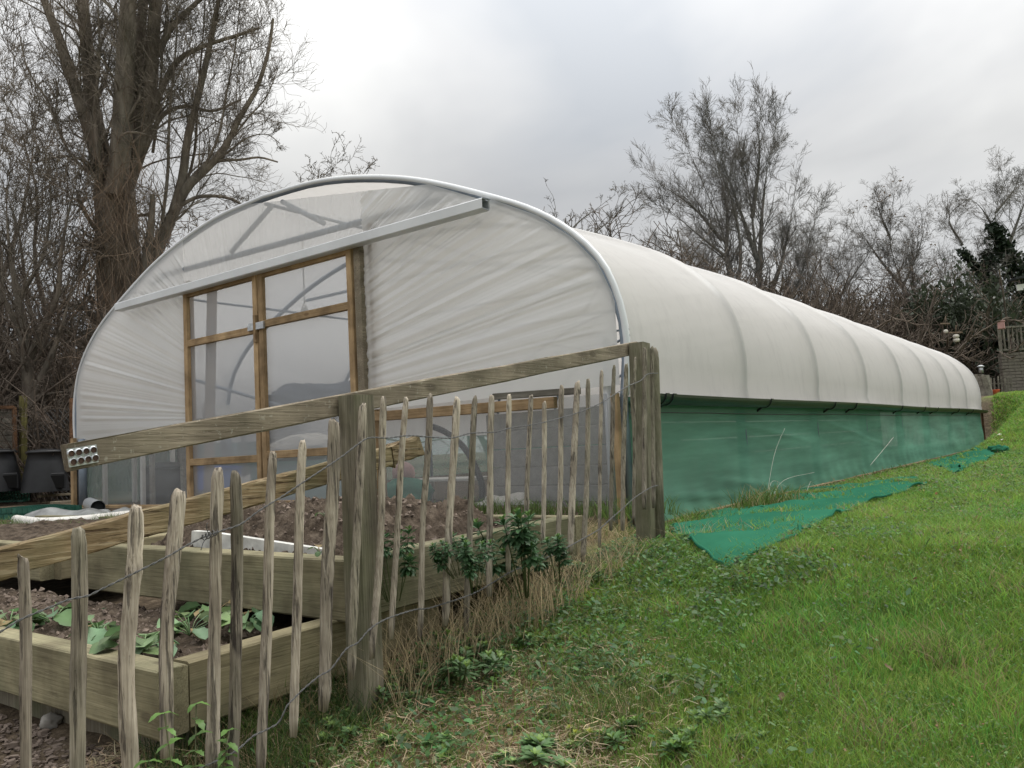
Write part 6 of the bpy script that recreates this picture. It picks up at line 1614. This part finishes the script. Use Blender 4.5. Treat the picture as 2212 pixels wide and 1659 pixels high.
def ever_mesh(seed, rx, rz, n_=5200, size=0.028):
    """leaf clumps through a lumpy dome, with gaps"""
    r_ = np.random.default_rng(seed)
    cl = r_.normal(0, 1, (90, 3)); cl /= np.linalg.norm(cl, axis=1)[:, None]; cl[:, 2] = np.abs(cl[:, 2])
    cl = cl * np.array([rx, rx, rz]) * (0.55 + 0.45 * r_.random((90, 1)) ** 0.5)
    k = n_ // 90
    c_ = np.repeat(cl, k, axis=0) + r_.normal(0, 1, (90 * k, 3)) * np.repeat(r_.uniform(0.14, 0.34, 90), k)[:, None]
    a_ = r_.normal(0, size, (90 * k, 3)); b_ = r_.normal(0, size * 0.7, (90 * k, 3))
    V = np.stack([c_ - a_, c_ + b_, c_ + a_, c_ - b_], 1).reshape(-1, 3); return V, np.arange(len(V)).reshape(-1, 4)
EV = []
for sd_ in (801, 802):
    v, f = ever_mesh(sd_, 1.6, 2.2, 24000); o_ = link_mesh('foliage', v, f, MAT['evergreen'], None, False); EV.append(o_.data); bpy.data.objects.remove(o_)
def shrub(px_, py_, d, me, s_, label, group, name, partname, rz=None, zs=1.0, base_z=None):
    p = dep(px_, py_, d); z0 = float(zg(p[0], p[1])) if base_z is None else base_z
    t_ = thing(name, (p[0], p[1], z0), label, 'shrub', group)
    t_.scale = (s_, s_, s_ * zs); t_.rotation_euler = (0, 0, random.uniform(0, 6.28) if rz is None else rz)
    o_ = bpy.data.objects.new(partname, me); C.objects.link(o_); o_.parent = t_
    if partname == 'foliage':
        st_ = MB(); st_.add(*sweep([(0, 0, -0.1), (0.05, 0.02, 0.8), (0, 0, 1.6)], circ(0.06, 6), up=(0, 1, 0), scale=[1.2, 1, 0.5]))
        v_ = link_mesh('stem', st_.v, st_.f, MAT['bark_dark'], None, True); v_.parent = t_
    return t_
HG = 'bare twiggy shrubs of the hedge round the plot'
HL = 'bare brown twiggy shrub packed into the hedge behind the tunnel'
HLL = 'bare brown twiggy shrub packed into the hedge at the left of the tunnel'
rs_ = random.Random(12)
def hl_left(px_, d):
    where = 'cut by the left edge of the picture' if px_ < 10 else 'behind the compost bins' if px_ < 125 else 'just left of the big trunk' if px_ < 230 else 'just right of the big trunk' if px_ < 360 else 'over the left shoulder of the roof' if px_ < 480 else 'left of the top of the roof'
    return ('back-row ' if d >= 19 else 'front-row ') + 'bare twiggy hedge shrub ' + where
def hl_right(px_, row):
    where = 'left of the tall pair' if px_ < 1400 else 'below the tall pair\'s left tree' if px_ < 1560 else 'at the foot of the tall pair' if px_ < 1720 else 'between the tall pair and the rounded tree' if px_ < 1860 else 'under the rounded tree' if px_ < 1990 else 'beside the ivy trees'
    return ('front-row', 'middle-row', 'back-row')[row] + ' bare twiggy hedge shrub ' + where
# left and behind the left shoulder
for (px_, d, s_) in ((-140, 14, 1.0), (-60, 15, 1.05), (20, 16, 1.1), (90, 15, 1.0), (150, 17, 1.15), (215, 17.5, 1.15), (290, 19, 1.2), (350, 19, 1.1), (410, 20.5, 1.15), (470, 21, 1.1), (530, 22, 1.0), (600, 23, 1.0), (30, 19, 1.25), (110, 20, 1.3), (200, 21, 1.3), (380, 23, 1.3), (-80, 19, 1.2),
                     (0, 13.5, 0.62), (130, 13.5, 0.62), (60, 14, 0.7), (320, 17.5, 0.9), (440, 18.6, 0.85), (330, 21, 1.5), (400, 22, 1.45), (460, 23, 1.5), (520, 24, 1.4), (590, 25, 1.45), (650, 26, 1.35)):
    shrub(px_, 900, d, SH[rs_.randrange(3)], s_ * 0.92, hl_left(px_, d), 'bare twiggy shrubs of the left hedge', 'hedge_shrub', 'twigs', base_z=-0.45)
# behind the tunnel, left to right
def top_at(px_):  # picture height of the thicket's top
    return np.interp(px_, [1120, 1250, 1350, 1500, 1650, 1800, 1900, 2000, 2100, 2212], [500, 480, 490, 540, 580, 600, 610, 615, 600, 590])
for row, dd in enumerate((31, 35, 40)):
    for px_ in np.arange(1130 + row * 17, 2130, 52):
        d = dd + rs_.uniform(-1.5, 1.5)
        if px_ > 1950 and row == 0: d += 2
        p = dep(px_, 900, d); zt = dep(px_, top_at(px_) + rs_.uniform(-35, 30) + (10 if row == 0 else 0), d)[2]
        z0 = -0.4; k = rs_.randrange(3); hh = (4.2, 5.0, 3.4)[k]
        s_ = (zt - z0) / (hh * 0.98)
        shrub(px_, 900, d, SH[k], min(max(s_, 0.9), 1.9), hl_right(px_, row), HG, 'hedge_shrub', 'twigs', base_z=z0)
EG = 'dark evergreen shrubs filling the hedge'
for (px_, py_, d, s_, zs, lab, g) in ((2030, 780, 33, 1.5, 1.3, 'dark evergreen bush left of the ivy tree', None), (2085, 780, 32, 1.8, 1.45, 'largest dark evergreen bush beyond the tunnel\'s far end', None), (2150, 780, 33.5, 1.7, 1.35, 'dark evergreen bush above the dark opening', None), (2225, 780, 36, 1.7, 1.5, 'evergreen bush behind the timber balcony', None),
                                  (1470, 700, 42, 1.6, 1.2, None, EG), (1350, 700, 36, 1.2, 1.3, None, EG), (1560, 760, 43, 1.5, 1.1, None, EG), (1700, 760, 43, 1.6, 1.05, None, EG), (1800, 760, 43, 1.5, 1.1, None, EG), (1900, 760, 43, 1.5, 1.2, None, EG), (1990, 760, 43, 1.5, 1.2, None, EG), (1980, 780, 34, 0.8, 1.2, None, EG)):
    shrub(px_, py_, d, EV[rs_.randrange(2)], s_, lab or 'dark evergreen shrub deep in the hedge beyond the tunnel', g or 'evergreen bushes by the far end', 'evergreen_shrub', 'foliage', zs=zs, base_z=-0.4)
for (px_, d, s_) in ((-30, 18, 0.9), (50, 19, 1.0), (120, 21, 1.0), (190, 22, 1.1), (100, 17, 0.6), (270, 23, 1.1), (350, 24, 1.1), (430, 25, 0.9), (10, 16, 0.7), (150, 18, 0.7)):
    shrub(px_, 900, d, EV[rs_.randrange(2)], s_, 'dark evergreen shrub low in the left hedge behind the wire fence', 'dark evergreen shrubs of the left hedge', 'evergreen_shrub', 'foliage', base_z=-0.45, zs=1.1)
print('hedge', round(time.time() - T0, 1))

# ---------------------------------------------------------------- beyond the far end: block base, balcony, dark shelter, little fence
db = 28.0
def Pz(px_, py_, d): return dep(px_, py_, d)
wa, wb_ = Pz(2168, 845, db), Pz(2330, 845, db)
base = thing('block_hut', wa, 'grey coursed block hut with a timber balcony on top at the right edge', 'hut')
u = (wb_ - wa); u[2] = 0; Lw = np.linalg.norm(u); u /= Lw; nrm = np.array([u[1], -u[0], 0])
zt = Pz(2168, 762, db)[2]; zb_ = Pz(2168, 850, db)[2] - 0.15
rows = 14; hr = (zt - zb_) / rows
for r_i in range(rows):
    z_ = zb_ + hr * (r_i + 0.5); nb_ = 6; lw = Lw / nb_
    for c_i in range(nb_ + 1):
        s0 = (c_i - (0.5 if r_i % 2 else 0)) * lw; s1 = s0 + lw - 0.012; s0 = max(0, s0); s1 = min(Lw, s1)
        if s1 - s0 < 0.03: continue
        beam_ob('block', wa * [1, 1, 0] + u * s0 + [0, 0, z_], wa * [1, 1, 0] + u * s1 + [0, 0, z_], 0.12, hr - 0.012, MAT['hut_block'], base, c=0.006)
beam_ob('back_wall', wa * [1, 1, 0] + [0, 0, (zt + zb_) / 2] - nrm * 0.1, wb_ * [1, 1, 0] + [0, 0, (zt + zb_) / 2] - nrm * 0.1, 0.06, zt - zb_ - 0.02, MAT['grey_wood'], base)
zr = Pz(2168, 706, db)[2]
beam_ob('balcony_post', wa * [1, 1, 0] + u * 0.05 + [0, 0, zt], wa * [1, 1, 0] + u * 0.05 + [0, 0, zr + 0.1], 0.1, 0.1, MAT['grey_wood'], base, up=(0, 1, 0))
beam_ob('balcony_rail', wa * [1, 1, 0] + u * 0.1 + [0, 0, zr], wb_ * [1, 1, 0] + [0, 0, zr], 0.08, 0.06, MAT['grey_wood'], base)
beam_ob('balcony_rail', wa * [1, 1, 0] + u * 0.1 + [0, 0, zt + 0.1], wb_ * [1, 1, 0] + [0, 0, zt + 0.1], 0.08, 0.06, MAT['grey_wood'], base)
for k in range(14):
    s0 = 0.2 + k * 0.15
    beam_ob('baluster', wa * [1, 1, 0] + u * s0 + [0, 0, zt + 0.12], wa * [1, 1, 0] + u * s0 + [0, 0, zr - 0.02], 0.06, 0.03, MAT['grey_wood'], base, up=tuple(nrm))
beam_ob('gable_board', Pz(2196, 622, db + 2), Pz(2330, 600, db + 2), 0.06, 0.22, MAT['white_paint'], base)
beam_ob('roof_edge', Pz(2186, 604, db + 2), Pz(2330, 578, db + 2), 0.5, 0.08, MAT['roof_dark'], base)
bxn = MB(); c_ = Pz(2163, 703, db - 0.3); bxn.add(*beam(c_ - [0.1, 0, 0], c_ + [0.1, 0, 0], 0.18, 0.26, 0.02)); bxn.add(*beam(c_ + [-0.12, 0, 0.14], c_ + [0.12, 0, 0.14], 0.22, 0.03, 0.01))
tag(bxn.build('nest_box', MAT['pink'], None, origin=tuple(c_ - [0, 0, 0.13])), 'small pinkish nest box on the balcony corner post', 'nest box')
# dark open shelter
sh = thing('dark_shelter', Pz(2135, 830, 30), 'dark open-fronted shelter under the evergreen bushes', 'shelter')
a_, b_ = Pz(2106, 835, 30), Pz(2172, 835, 30); zt2 = Pz(2110, 742, 30)[2]; zb2 = a_[2] - 0.3
beam_ob('back_wall', a_ * [1, 1, 0] + [0.2, 1.4, (zt2 + zb2) / 2], b_ * [1, 1, 0] + [0.2, 1.4, (zt2 + zb2) / 2], 0.05, zt2 - zb2, MAT['roof_dark'], sh)
beam_ob('side_wall', a_ * [1, 1, 0] + [0, 0, (zt2 + zb2) / 2], a_ * [1, 1, 0] + [-0.1, 1.4, (zt2 + zb2) / 2], 0.05, zt2 - zb2, MAT['roof_dark'], sh)
beam_ob('side_wall', b_ * [1, 1, 0] + [0, 0, (zt2 + zb2) / 2], b_ * [1, 1, 0] + [0.1, 1.4, (zt2 + zb2) / 2], 0.05, zt2 - zb2, MAT['roof_dark'], sh)
beam_ob('roof', (a_ + b_) / 2 * [1, 1, 0] + [0.05, -0.15, zt2 + 0.05], (a_ + b_) / 2 * [1, 1, 0] + [0.05, 1.6, zt2 - 0.05], 1.5, 0.06, MAT['roof_dark'], sh)
# small lantern-like bird feeder on a pole
fd = thing('bird_feeder', Pz(2118, 830, 27), 'small grey capped feeder on a pole in front of the dark shelter', 'bird feeder')
c_ = Pz(2119, 800, 27)
tube_ob('feeder_tube', [c_ - [0, 0, 0.08], c_ + [0, 0, 0.12]], 0.07, 10, MAT['galv'], fd, up=(0, 1, 0))
v, f = sweep([c_ + [0, 0, 0.12], c_ + [0, 0, 0.17]], circ(0.13, 12), up=(0, 1, 0), scale=[1, 0.4]); link_mesh('cap', v, f, MAT['rail_white'], fd, True)
tube_ob('pole', [c_ - [0, 0, 0.85], c_ - [0, 0, 0.08]], 0.02, 6, MAT['grey_wood'], fd, up=(0, 1, 0))
# hanging feeders
for (px_, py_, s_, lab) in ((2066, 735, 1.0, 'pair of pale round feeders hanging from a bare branch'), (2043, 716, 0.7, 'small pale feeder hanging left of the round pair')):
    c_ = Pz(px_, py_, 27); hf = thing('hanging_feeder', c_, lab, 'bird feeder')
    for dz in ((0.0, 0.13) if s_ == 1.0 else (0.0,)):
        v, f = sweep([c_ + [0, 0, dz + q] for q in (-0.06, -0.045, 0, 0.045, 0.06)], circ(0.10 * s_, 10), up=(0, 1, 0), scale=[0.5, 0.9, 1.0, 0.9, 0.5]); link_mesh('ball', v, f, MAT['cream'], hf, True)
    tube_ob('cord', [c_ + [0, 0, 0.18], c_ + [0.03, 0, 0.5]], 0.012, 5, MAT['shoots'], hf, up=(0, 1, 0))
    beam_ob('perch', c_ + [-0.2 * s_, 0, 0.28], c_ + [0.2 * s_, 0, 0.24], 0.05, 0.04, MAT['shoots'], hf)
# little picket fence
pf = thing('picket_fence', Pz(2150, 850, 26.5), 'small weathered picket fence beyond the tunnel\'s far end', 'fence')
for k, px_ in enumerate((2108, 2112, 2117, 2122, 2140, 2147, 2156, 2163, 2170, 2177, 2184)):
    top, bot = (812 + (k * 7) % 6, 853) if k > 3 else (808, 860)
    dd_ = 26.5; w_ = 0.05 if k > 3 else 0.09
    a_, b_ = Pz(px_, top, dd_), Pz(px_ + 2, bot, dd_); beam_ob('picket', b_ - [0, 0, .1], a_, w_, 0.03, MAT['grey_wood'], pf, up=(0, 1, 0))
a_, b_ = Pz(2104, 830, 26.6), Pz(2190, 828, 26.6); beam_ob('picket_rail', a_, b_, 0.03, 0.04, MAT['grey_wood'], pf)
# stump, logs and pot
st = thing('tree_stump', Pz(2131, 876, 25.5), 'tall split grey stump leaning at the tunnel\'s far corner', 'stump')
a_, b_ = Pz(2124, 812, 25.5), Pz(2136, 885, 25.5); v, f = sweep([b_ - [0, 0, .1], (a_ + b_) / 2, a_], circ(0.16, 9), up=(0, 1, 0), scale=[1.25, 1.0, 0.85], jit=0.02); link_mesh('trunk', v, f, MAT['grey_wood'], st, False)
lgp = [((2125, 884), (2146, 890)), ((2128, 890), (2150, 884)), ((2120, 892), (2138, 894)), ((2138, 880), (2150, 893))]
for i, (p0_, p1_) in enumerate(lgp):
    a_, b_ = Pz(*p0_, 25.0 - 0.1 * i), Pz(*p1_, 24.9 - 0.1 * i)
    v, f = sweep([a_, b_], circ(0.05, 8), jit=0.004); tag(link_mesh('log', v, f, MAT['rail_broken'], None, False, tuple(a_)), ('split log lying left in the little pile by the stump', 'split log lying across the top of the little pile', 'lowest split log at the tunnel corner', 'split log sticking out right of the little pile')[i], 'log', 'logs by the far corner')
po = Pz(2150, 843, 26.0); v, f = sweep([po - [0, 0, 0.14], po, po + [0, 0, 0.02]], circ(0.13, 12), up=(0, 1, 0), scale=[0.7, 1.0, 1.05]); tag(link_mesh('flower_pot', v, f, MAT['orange_clay'], None, True, tuple(po - [0, 0, 0.14])), 'orange clay pot by the foot of the little picket fence', 'pot')
for i, (px_, py_, s_, lab) in enumerate(((2160, 943, 0.05, 'white stone in the bare soil of the bank'), (2166, 953, 0.035, 'small white stone lowest on the bank'))):
    p = dep(px_, py_, 23.0 ); z_ = float(zg(p[0], p[1])); p = ground_at(px_, py_) if True else p
    blob('white_stone', tuple(p + [0, 0, s_ * 0.5]), (s_, s_, s_ * 0.6), MAT['white_plastic'], lab, 'stone', i, 0.3, None, (12, 8))

# ---------------------------------------------------------------- left background: bins, wire fence, panels, heap of materials
def compost_bin(px_, py_, wpx, hpx, label):
    d = 12.4; c_ = dep(px_, py_, d); z0 = c_[2]; s_ = d / FPX
    t_ = thing('compost_bin', c_, label, 'compost bin', 'black compost bins by the wire fence')
    h = hpx * s_; r_ = wpx * s_ / 2
    zs = [0, 0.15, 0.4, 0.7, 0.86, 0.9, 0.93, 1.0]; rr = [1.0, 0.97, 0.90, 0.78, 0.72, 0.78, 0.80, 0.30]
    V = []; F = []; S = 28
    for z_, q in zip(zs[:6], rr[:6]):
        for i in range(S):
            a_ = 2 * math.pi * i / S; k = 1 + (0.012 if i % 2 else 0); V.append(c_ + [r_ * q * k * math.cos(a_), r_ * q * k * math.sin(a_), z_ * h])
    for j in range(5):
        for i in range(S): F.append((j * S + i, j * S + (i + 1) % S, (j + 1) * S + (i + 1) % S, (j + 1) * S + i))
    link_mesh('body', V, F, MAT['bin'], t_, True)
    v, f = sweep([c_ + [0, 0, h * 0.90], c_ + [0, 0, h * 0.935], c_ + [0, 0, h * 0.97], c_ + [0, 0, h]], circ(r_ * 0.80, 28), up=(0, 1, 0), scale=[1.0, 1.02, 0.88, 0.35]); link_mesh('lid', v, f, MAT['bin'], t_, True)
    toward = -c_.copy(); toward[2] = 0; toward /= np.linalg.norm(toward); sd_ = np.array([toward[1], -toward[0], 0]) * -1
    hc = c_ + toward * r_ * 0.80 + sd_ * r_ * 0.42
    # hatch frame and dark opening
    fm = MB(); hw, hh = r_ * 0.34, h * 0.16; zc = h * 0.22
    for p0_, p1_ in (((-hw, -hh), (-hw, hh)), ((hw, -hh), (hw, hh)), ((-hw, hh), (hw, hh))):
        a_ = hc + sd_ * p0_[0] + [0, 0, zc + p0_[1]]; b_ = hc + sd_ * p1_[0] + [0, 0, zc + p1_[1]]; fm.add(*beam(a_, b_, 0.05, 0.05, 0.008, up=tuple(toward)))
    fm.build('hatch_frame', MAT['bin'], t_)
    hb = MB(); hb.add(*beam(hc - toward * 0.0 + sd_ * (-hw) + [0, 0, zc], hc + sd_ * hw + [0, 0, zc], 0.06, hh * 1.9, 0.005)); hb.build('hatch', MAT['black'], t_)
compost_bin(98, 1062, 92, 92, 'black compost bin beside the tunnel corner, the right one')
compost_bin(-5, 1062, 92, 92, 'black compost bin cut by the left edge of the picture')
wf = thing('wire_fence', dep(90, 1050, 13.6), 'chain-link wire fence strung behind the compost bins', 'fence')
a_, b_ = dep(-200, 1040, 14.5), dep(185, 1050, 13.2)
ud = (b_ - a_) * [1, 1, 0]; Lf = np.linalg.norm(ud); ud /= Lf
zf0 = -0.5; zf1 = dep(150, 880, 13.2)[2]
V = []; F = []
hf_ = zf1 - zf0; sp = 0.10
nline = int(Lf / sp) + int(hf_ / sp)
for sgn in (1, -1):
    for k in range(-int(hf_ / sp), nline):
        s0 = k * sp; pts = []
        e0, e1 = (s0, 0), (s0 + hf_, hf_)
        if sgn < 0: e0, e1 = (s0, hf_), (s0 + hf_, 0)
        # clip to 0..Lf
        def clip(e0, e1):
            (x0, y0), (x1, y1) = e0, e1
            if x1 < 0 or x0 > Lf: return None
            if x0 < 0: y0 = y0 + (y1 - y0) * (0 - x0) / (x1 - x0); x0 = 0
            if x1 > Lf: y1 = y0 + (y1 - y0) * (Lf - x0) / (x1 - x0); x1 = Lf
            return (x0, y0), (x1, y1)
        c_ = clip(e0, e1)
        if c_ is None: continue
        p0_ = a_ * [1, 1, 0] + ud * c_[0][0] + [0, 0, zf0 + c_[0][1]]; p1_ = a_ * [1, 1, 0] + ud * c_[1][0] + [0, 0, zf0 + c_[1][1]]
        v, f = sweep([p0_, p1_], circ(0.004, 3), cap=False); b0 = len(V); V.extend(v.tolist()); F.extend([tuple(i + b0 for i in q) for q in f])
tag(link_mesh('wire_mesh', V, F, MAT['wire'], wf, False), kind='stuff')
MAT['olive'] = wood_mat('olive_post', (0.10, 0.095, 0.035), (0.16, 0.15, 0.06), (0.22, 0.20, 0.09), 2, 40, 0.05)
for (x0, y0, x1, y1) in ((50, 855, 50, 1030), (-120, 850, -120, 1040)):
    beam_ob('fence_post', dep(x1, y1 + 10, 13.0), dep(x0, y0, 13.0), 0.09, 0.09, MAT['olive'], wf, up=(0, 1, 0))
# brown boarded panel by the tunnel's left corner
bp_ = thing('boarded_panel', dep(163, 1000, 12.6), 'brown boarded panel standing just behind the tunnel\'s left corner', 'panel')
for k in range(12):
    y_ = 866 + k * 12
    beam_ob('slat', dep(151, y_, 12.6), dep(200, y_, 12.9), 0.02, 0.085, MAT['dark_wood'], bp_)
beam_ob('panel_post', dep(155, 1010, 12.55), dep(155, 860, 12.55), 0.05, 0.05, MAT['dark_wood'], bp_, up=(0, 1, 0))
# pale boarded panel at the left edge
bp2 = thing('boarded_panel', dep(5, 1020, 12.9), 'weathered board panel behind the bins at the left edge', 'panel')
for k in range(9):
    beam_ob('slat', dep(-60, 895 + k * 13, 13.0), dep(30, 895 + k * 13, 12.9), 0.02, 0.088, MAT['grey_wood'], bp2)
beam_ob('panel_frame', dep(33, 1010, 12.85), dep(31, 880, 12.85), 0.06, 0.05, MAT['dark_wood'], bp2, up=(0, 1, 0))
beam_ob('panel_frame', dep(-60, 881, 12.85), dep(30, 880, 12.85), 0.06, 0.05, MAT['dark_wood'], bp2)

# heap of materials at the left
def gpos(px_, py_): return on(px_, py_, 2, -0.47)
def hex_grid(name, c_, ux, uy, nu, nv, r_, h, label, roll=None):
    """sheet of open hexagonal cells"""
    V = []; F = []
    for i in range(nu):
        for j in range(nv):
            x_ = i * r_ * 1.74 + (r_ * 0.87 if j % 2 else 0); y_ = j * r_ * 1.5
            for k in range(6):
                a0 = math.pi / 6 + k * math.pi / 3; a1 = a0 + math.pi / 3
                q = []
                for a_, z_ in ((a0, 0), (a1, 0), (a1, h), (a0, h)):
                    X = x_ + r_ * 0.97 * math.cos(a_); Y = y_ + r_ * 0.97 * math.sin(a_)
                    if roll:
                        ph = Y / roll; p = c_ + ux * X + uy * (roll + z_) * math.sin(ph) + np.array([0, 0, roll + -(roll + z_) * math.cos(ph)])
                    else: p = c_ + ux * X + uy * Y + np.array([0, 0, z_ + 0.02 * math.sin(X * 3)])
                    q.append(p)
                b0 = len(V); V.extend(q); F.append((b0, b0 + 1, b0 + 2, b0 + 3))
    return tag(link_mesh(name, np.array(V), F, MAT['green_plastic'], None, False, tuple(c_)), label, 'plastic grid')
g0 = gpos(-60, 1128); ux = np.array([0.97, 0.24, 0.0]); uy = np.array([-0.45, 0.89, 0.0])
hex_grid('paving_grid', g0, ux, uy, 15, 9, 0.045, 0.055, 'lower layer of the flat dark green honeycomb plastic stack at the left')
hex_grid('paving_grid', g0 + [0.03, 0.02, 0.062], ux, uy, 14, 8, 0.045, 0.055, 'upper layer of the dark green honeycomb plastic stack at the left')
hex_grid('paving_grid', gpos(-70, 1098) + uy * 0.3 + [0, 0, 0.08], ux, uy, 14, 9, 0.04, 0.025, 'loosely rolled dark green honeycomb plastic behind the flat stack', roll=0.10)
# white pipe, grey duct, sheeting, planks
pts = spline([gpos(35, 1134) + [0, 0, .05], gpos(90, 1142) + [0, 0, .05], gpos(170, 1138) + [0, 0, .05], gpos(240, 1130) + [0, 0, .05], gpos(310, 1122) + [0, 0, .05]], 20)
tag(tube_ob('white_pipe', pts, 0.045, 12, MAT['white_plastic'], None, scale=None, origin=tuple(pts[0])), 'long off-white pipe lying on the ground in front of the green grids', 'pipe')
dk = thing('grey_duct', gpos(190, 1105), 'short open-ended grey duct lying by the tunnel\'s left sill', 'duct')
a_, b_ = gpos(170, 1104) + [-0.25, 0.25, 0.07], gpos(212, 1110) + [0, 0, 0.07]
th_ = circ(0.075, 18); v, f = sweep([a_, b_], th_, cap=False); link_mesh('shell', v, f, MAT['galv'], dk, True)
v, f = sweep([a_, b_ - (b_ - a_) * 0.04], circ(0.068, 18)); link_mesh('inside', v, f, MAT['roof_dark'], dk, True)
def crumpled(c_, sx, sy, h, ang, mat, name, label, seed):
    V = []; n_ = 26
    for i in range(n_):
        for j in range(n_):
            u_, w_ = i / (n_ - 1) * 2 - 1, j / (n_ - 1) * 2 - 1
            e_ = max(0, 1 - max(abs(u_), abs(w_)) ** 3)
            k = 1 + 0.18 * fbm(u_ * 1.5 + seed, w_ * 1.5, seed)
            x_ = u_ * sx * k; y_ = w_ * sy * k; z_ = h * e_ * (0.35 + abs(fbm(u_ * 1.1 + seed, w_ * 0.9, seed, 2)) * 1.5)
            V.append(c_ + [x_ * math.cos(ang) - y_ * math.sin(ang), x_ * math.sin(ang) + y_ * math.cos(ang), z_])
    ii = np.arange(n_ * n_).reshape(n_, n_); F = np.stack([ii[:-1, :-1], ii[1:, :-1], ii[1:, 1:], ii[:-1, 1:]], -1).reshape(-1, 4)
    return tag(link_mesh(name, np.array(V), F, mat, None, False, tuple(c_)), label, 'sheeting')
crumpled(gpos(150, 1122), 0.55, 0.22, 0.10, 0.4, MAT['grey_sheet'], 'plastic_sheeting', 'crumpled grey polythene sheeting by the open duct', 2.0)
crumpled(gpos(225, 1122), 0.4, 0.15, 0.07, 0.5, MAT['grey_sheet'], 'plastic_sheeting', 'flat scrap of grey polythene right of the crumpled heap', 6.0)
crumpled(gpos(150, 1078) + [0, 0.3, 0.12], 0.35, 0.15, 0.1, 0.4, MAT['cream'], 'sack_cloth', 'pale cloth scrap on the planks by the tunnel corner', 4.0)
for i, (p0_, p1_, lab) in enumerate((((70, 1092), (162, 1084), 'upper pale plank stacked by the tunnel\'s left corner'), ((95, 1100), (165, 1096), 'lower pale plank stacked by the tunnel\'s left corner'), ((60, 1102), (165, 1106), 'rough plank on the ground under the stacked ones'))):
    a_, b_ = gpos(*p0_) + [0, 0.1, 0.13 - 0.055 * i], gpos(*p1_) + [0, 0.1, 0.13 - 0.055 * i]
    tag(link_mesh('plank', *beam(a_, b_, 0.12, 0.035, 0.003), MAT['rail'], None, False, tuple(a_)), lab, 'plank', 'planks by the tunnel corner')
# grass and weeds among the left rubbish
P = []
for (px_, py_, nn_, s_) in ((45, 1150, 160, 0.10), (90, 1150, 160, 0.12), (215, 1135, 160, 0.12), (260, 1135, 100, 0.1), (20, 1140, 120, 0.1), (180, 1150, 60, 0.15)):
    c_ = gpos(px_, py_)
    for _ in range(nn_): P.append((c_[0] + rt.normal(0, s_), c_[1] + rt.normal(0, s_ * 0.6), -0.5))
for _ in range(900): P.append((rt.uniform(-4.4, -2.4), rt.uniform(4.6, 5.1), float(zg(-3.5, 4.9)) + 0.0))
P = np.array(P); n_ = len(P)
blades('rough_grass', P, rt.uniform(0.05, 0.16, n_), rt.uniform(0.004, 0.008, n_), rt.normal(0, 0.5, (n_, 2)), np.array([0.10, 0.16, 0.04])[None] * rt.uniform(0.6, 1.3, (n_, 1)), 'rough grass growing around the rubbish and along the tunnel end')
print('done', round(time.time() - T0, 1), 'tris', sum(len(m_.polygons) * 2 for m_ in bpy.data.meshes))
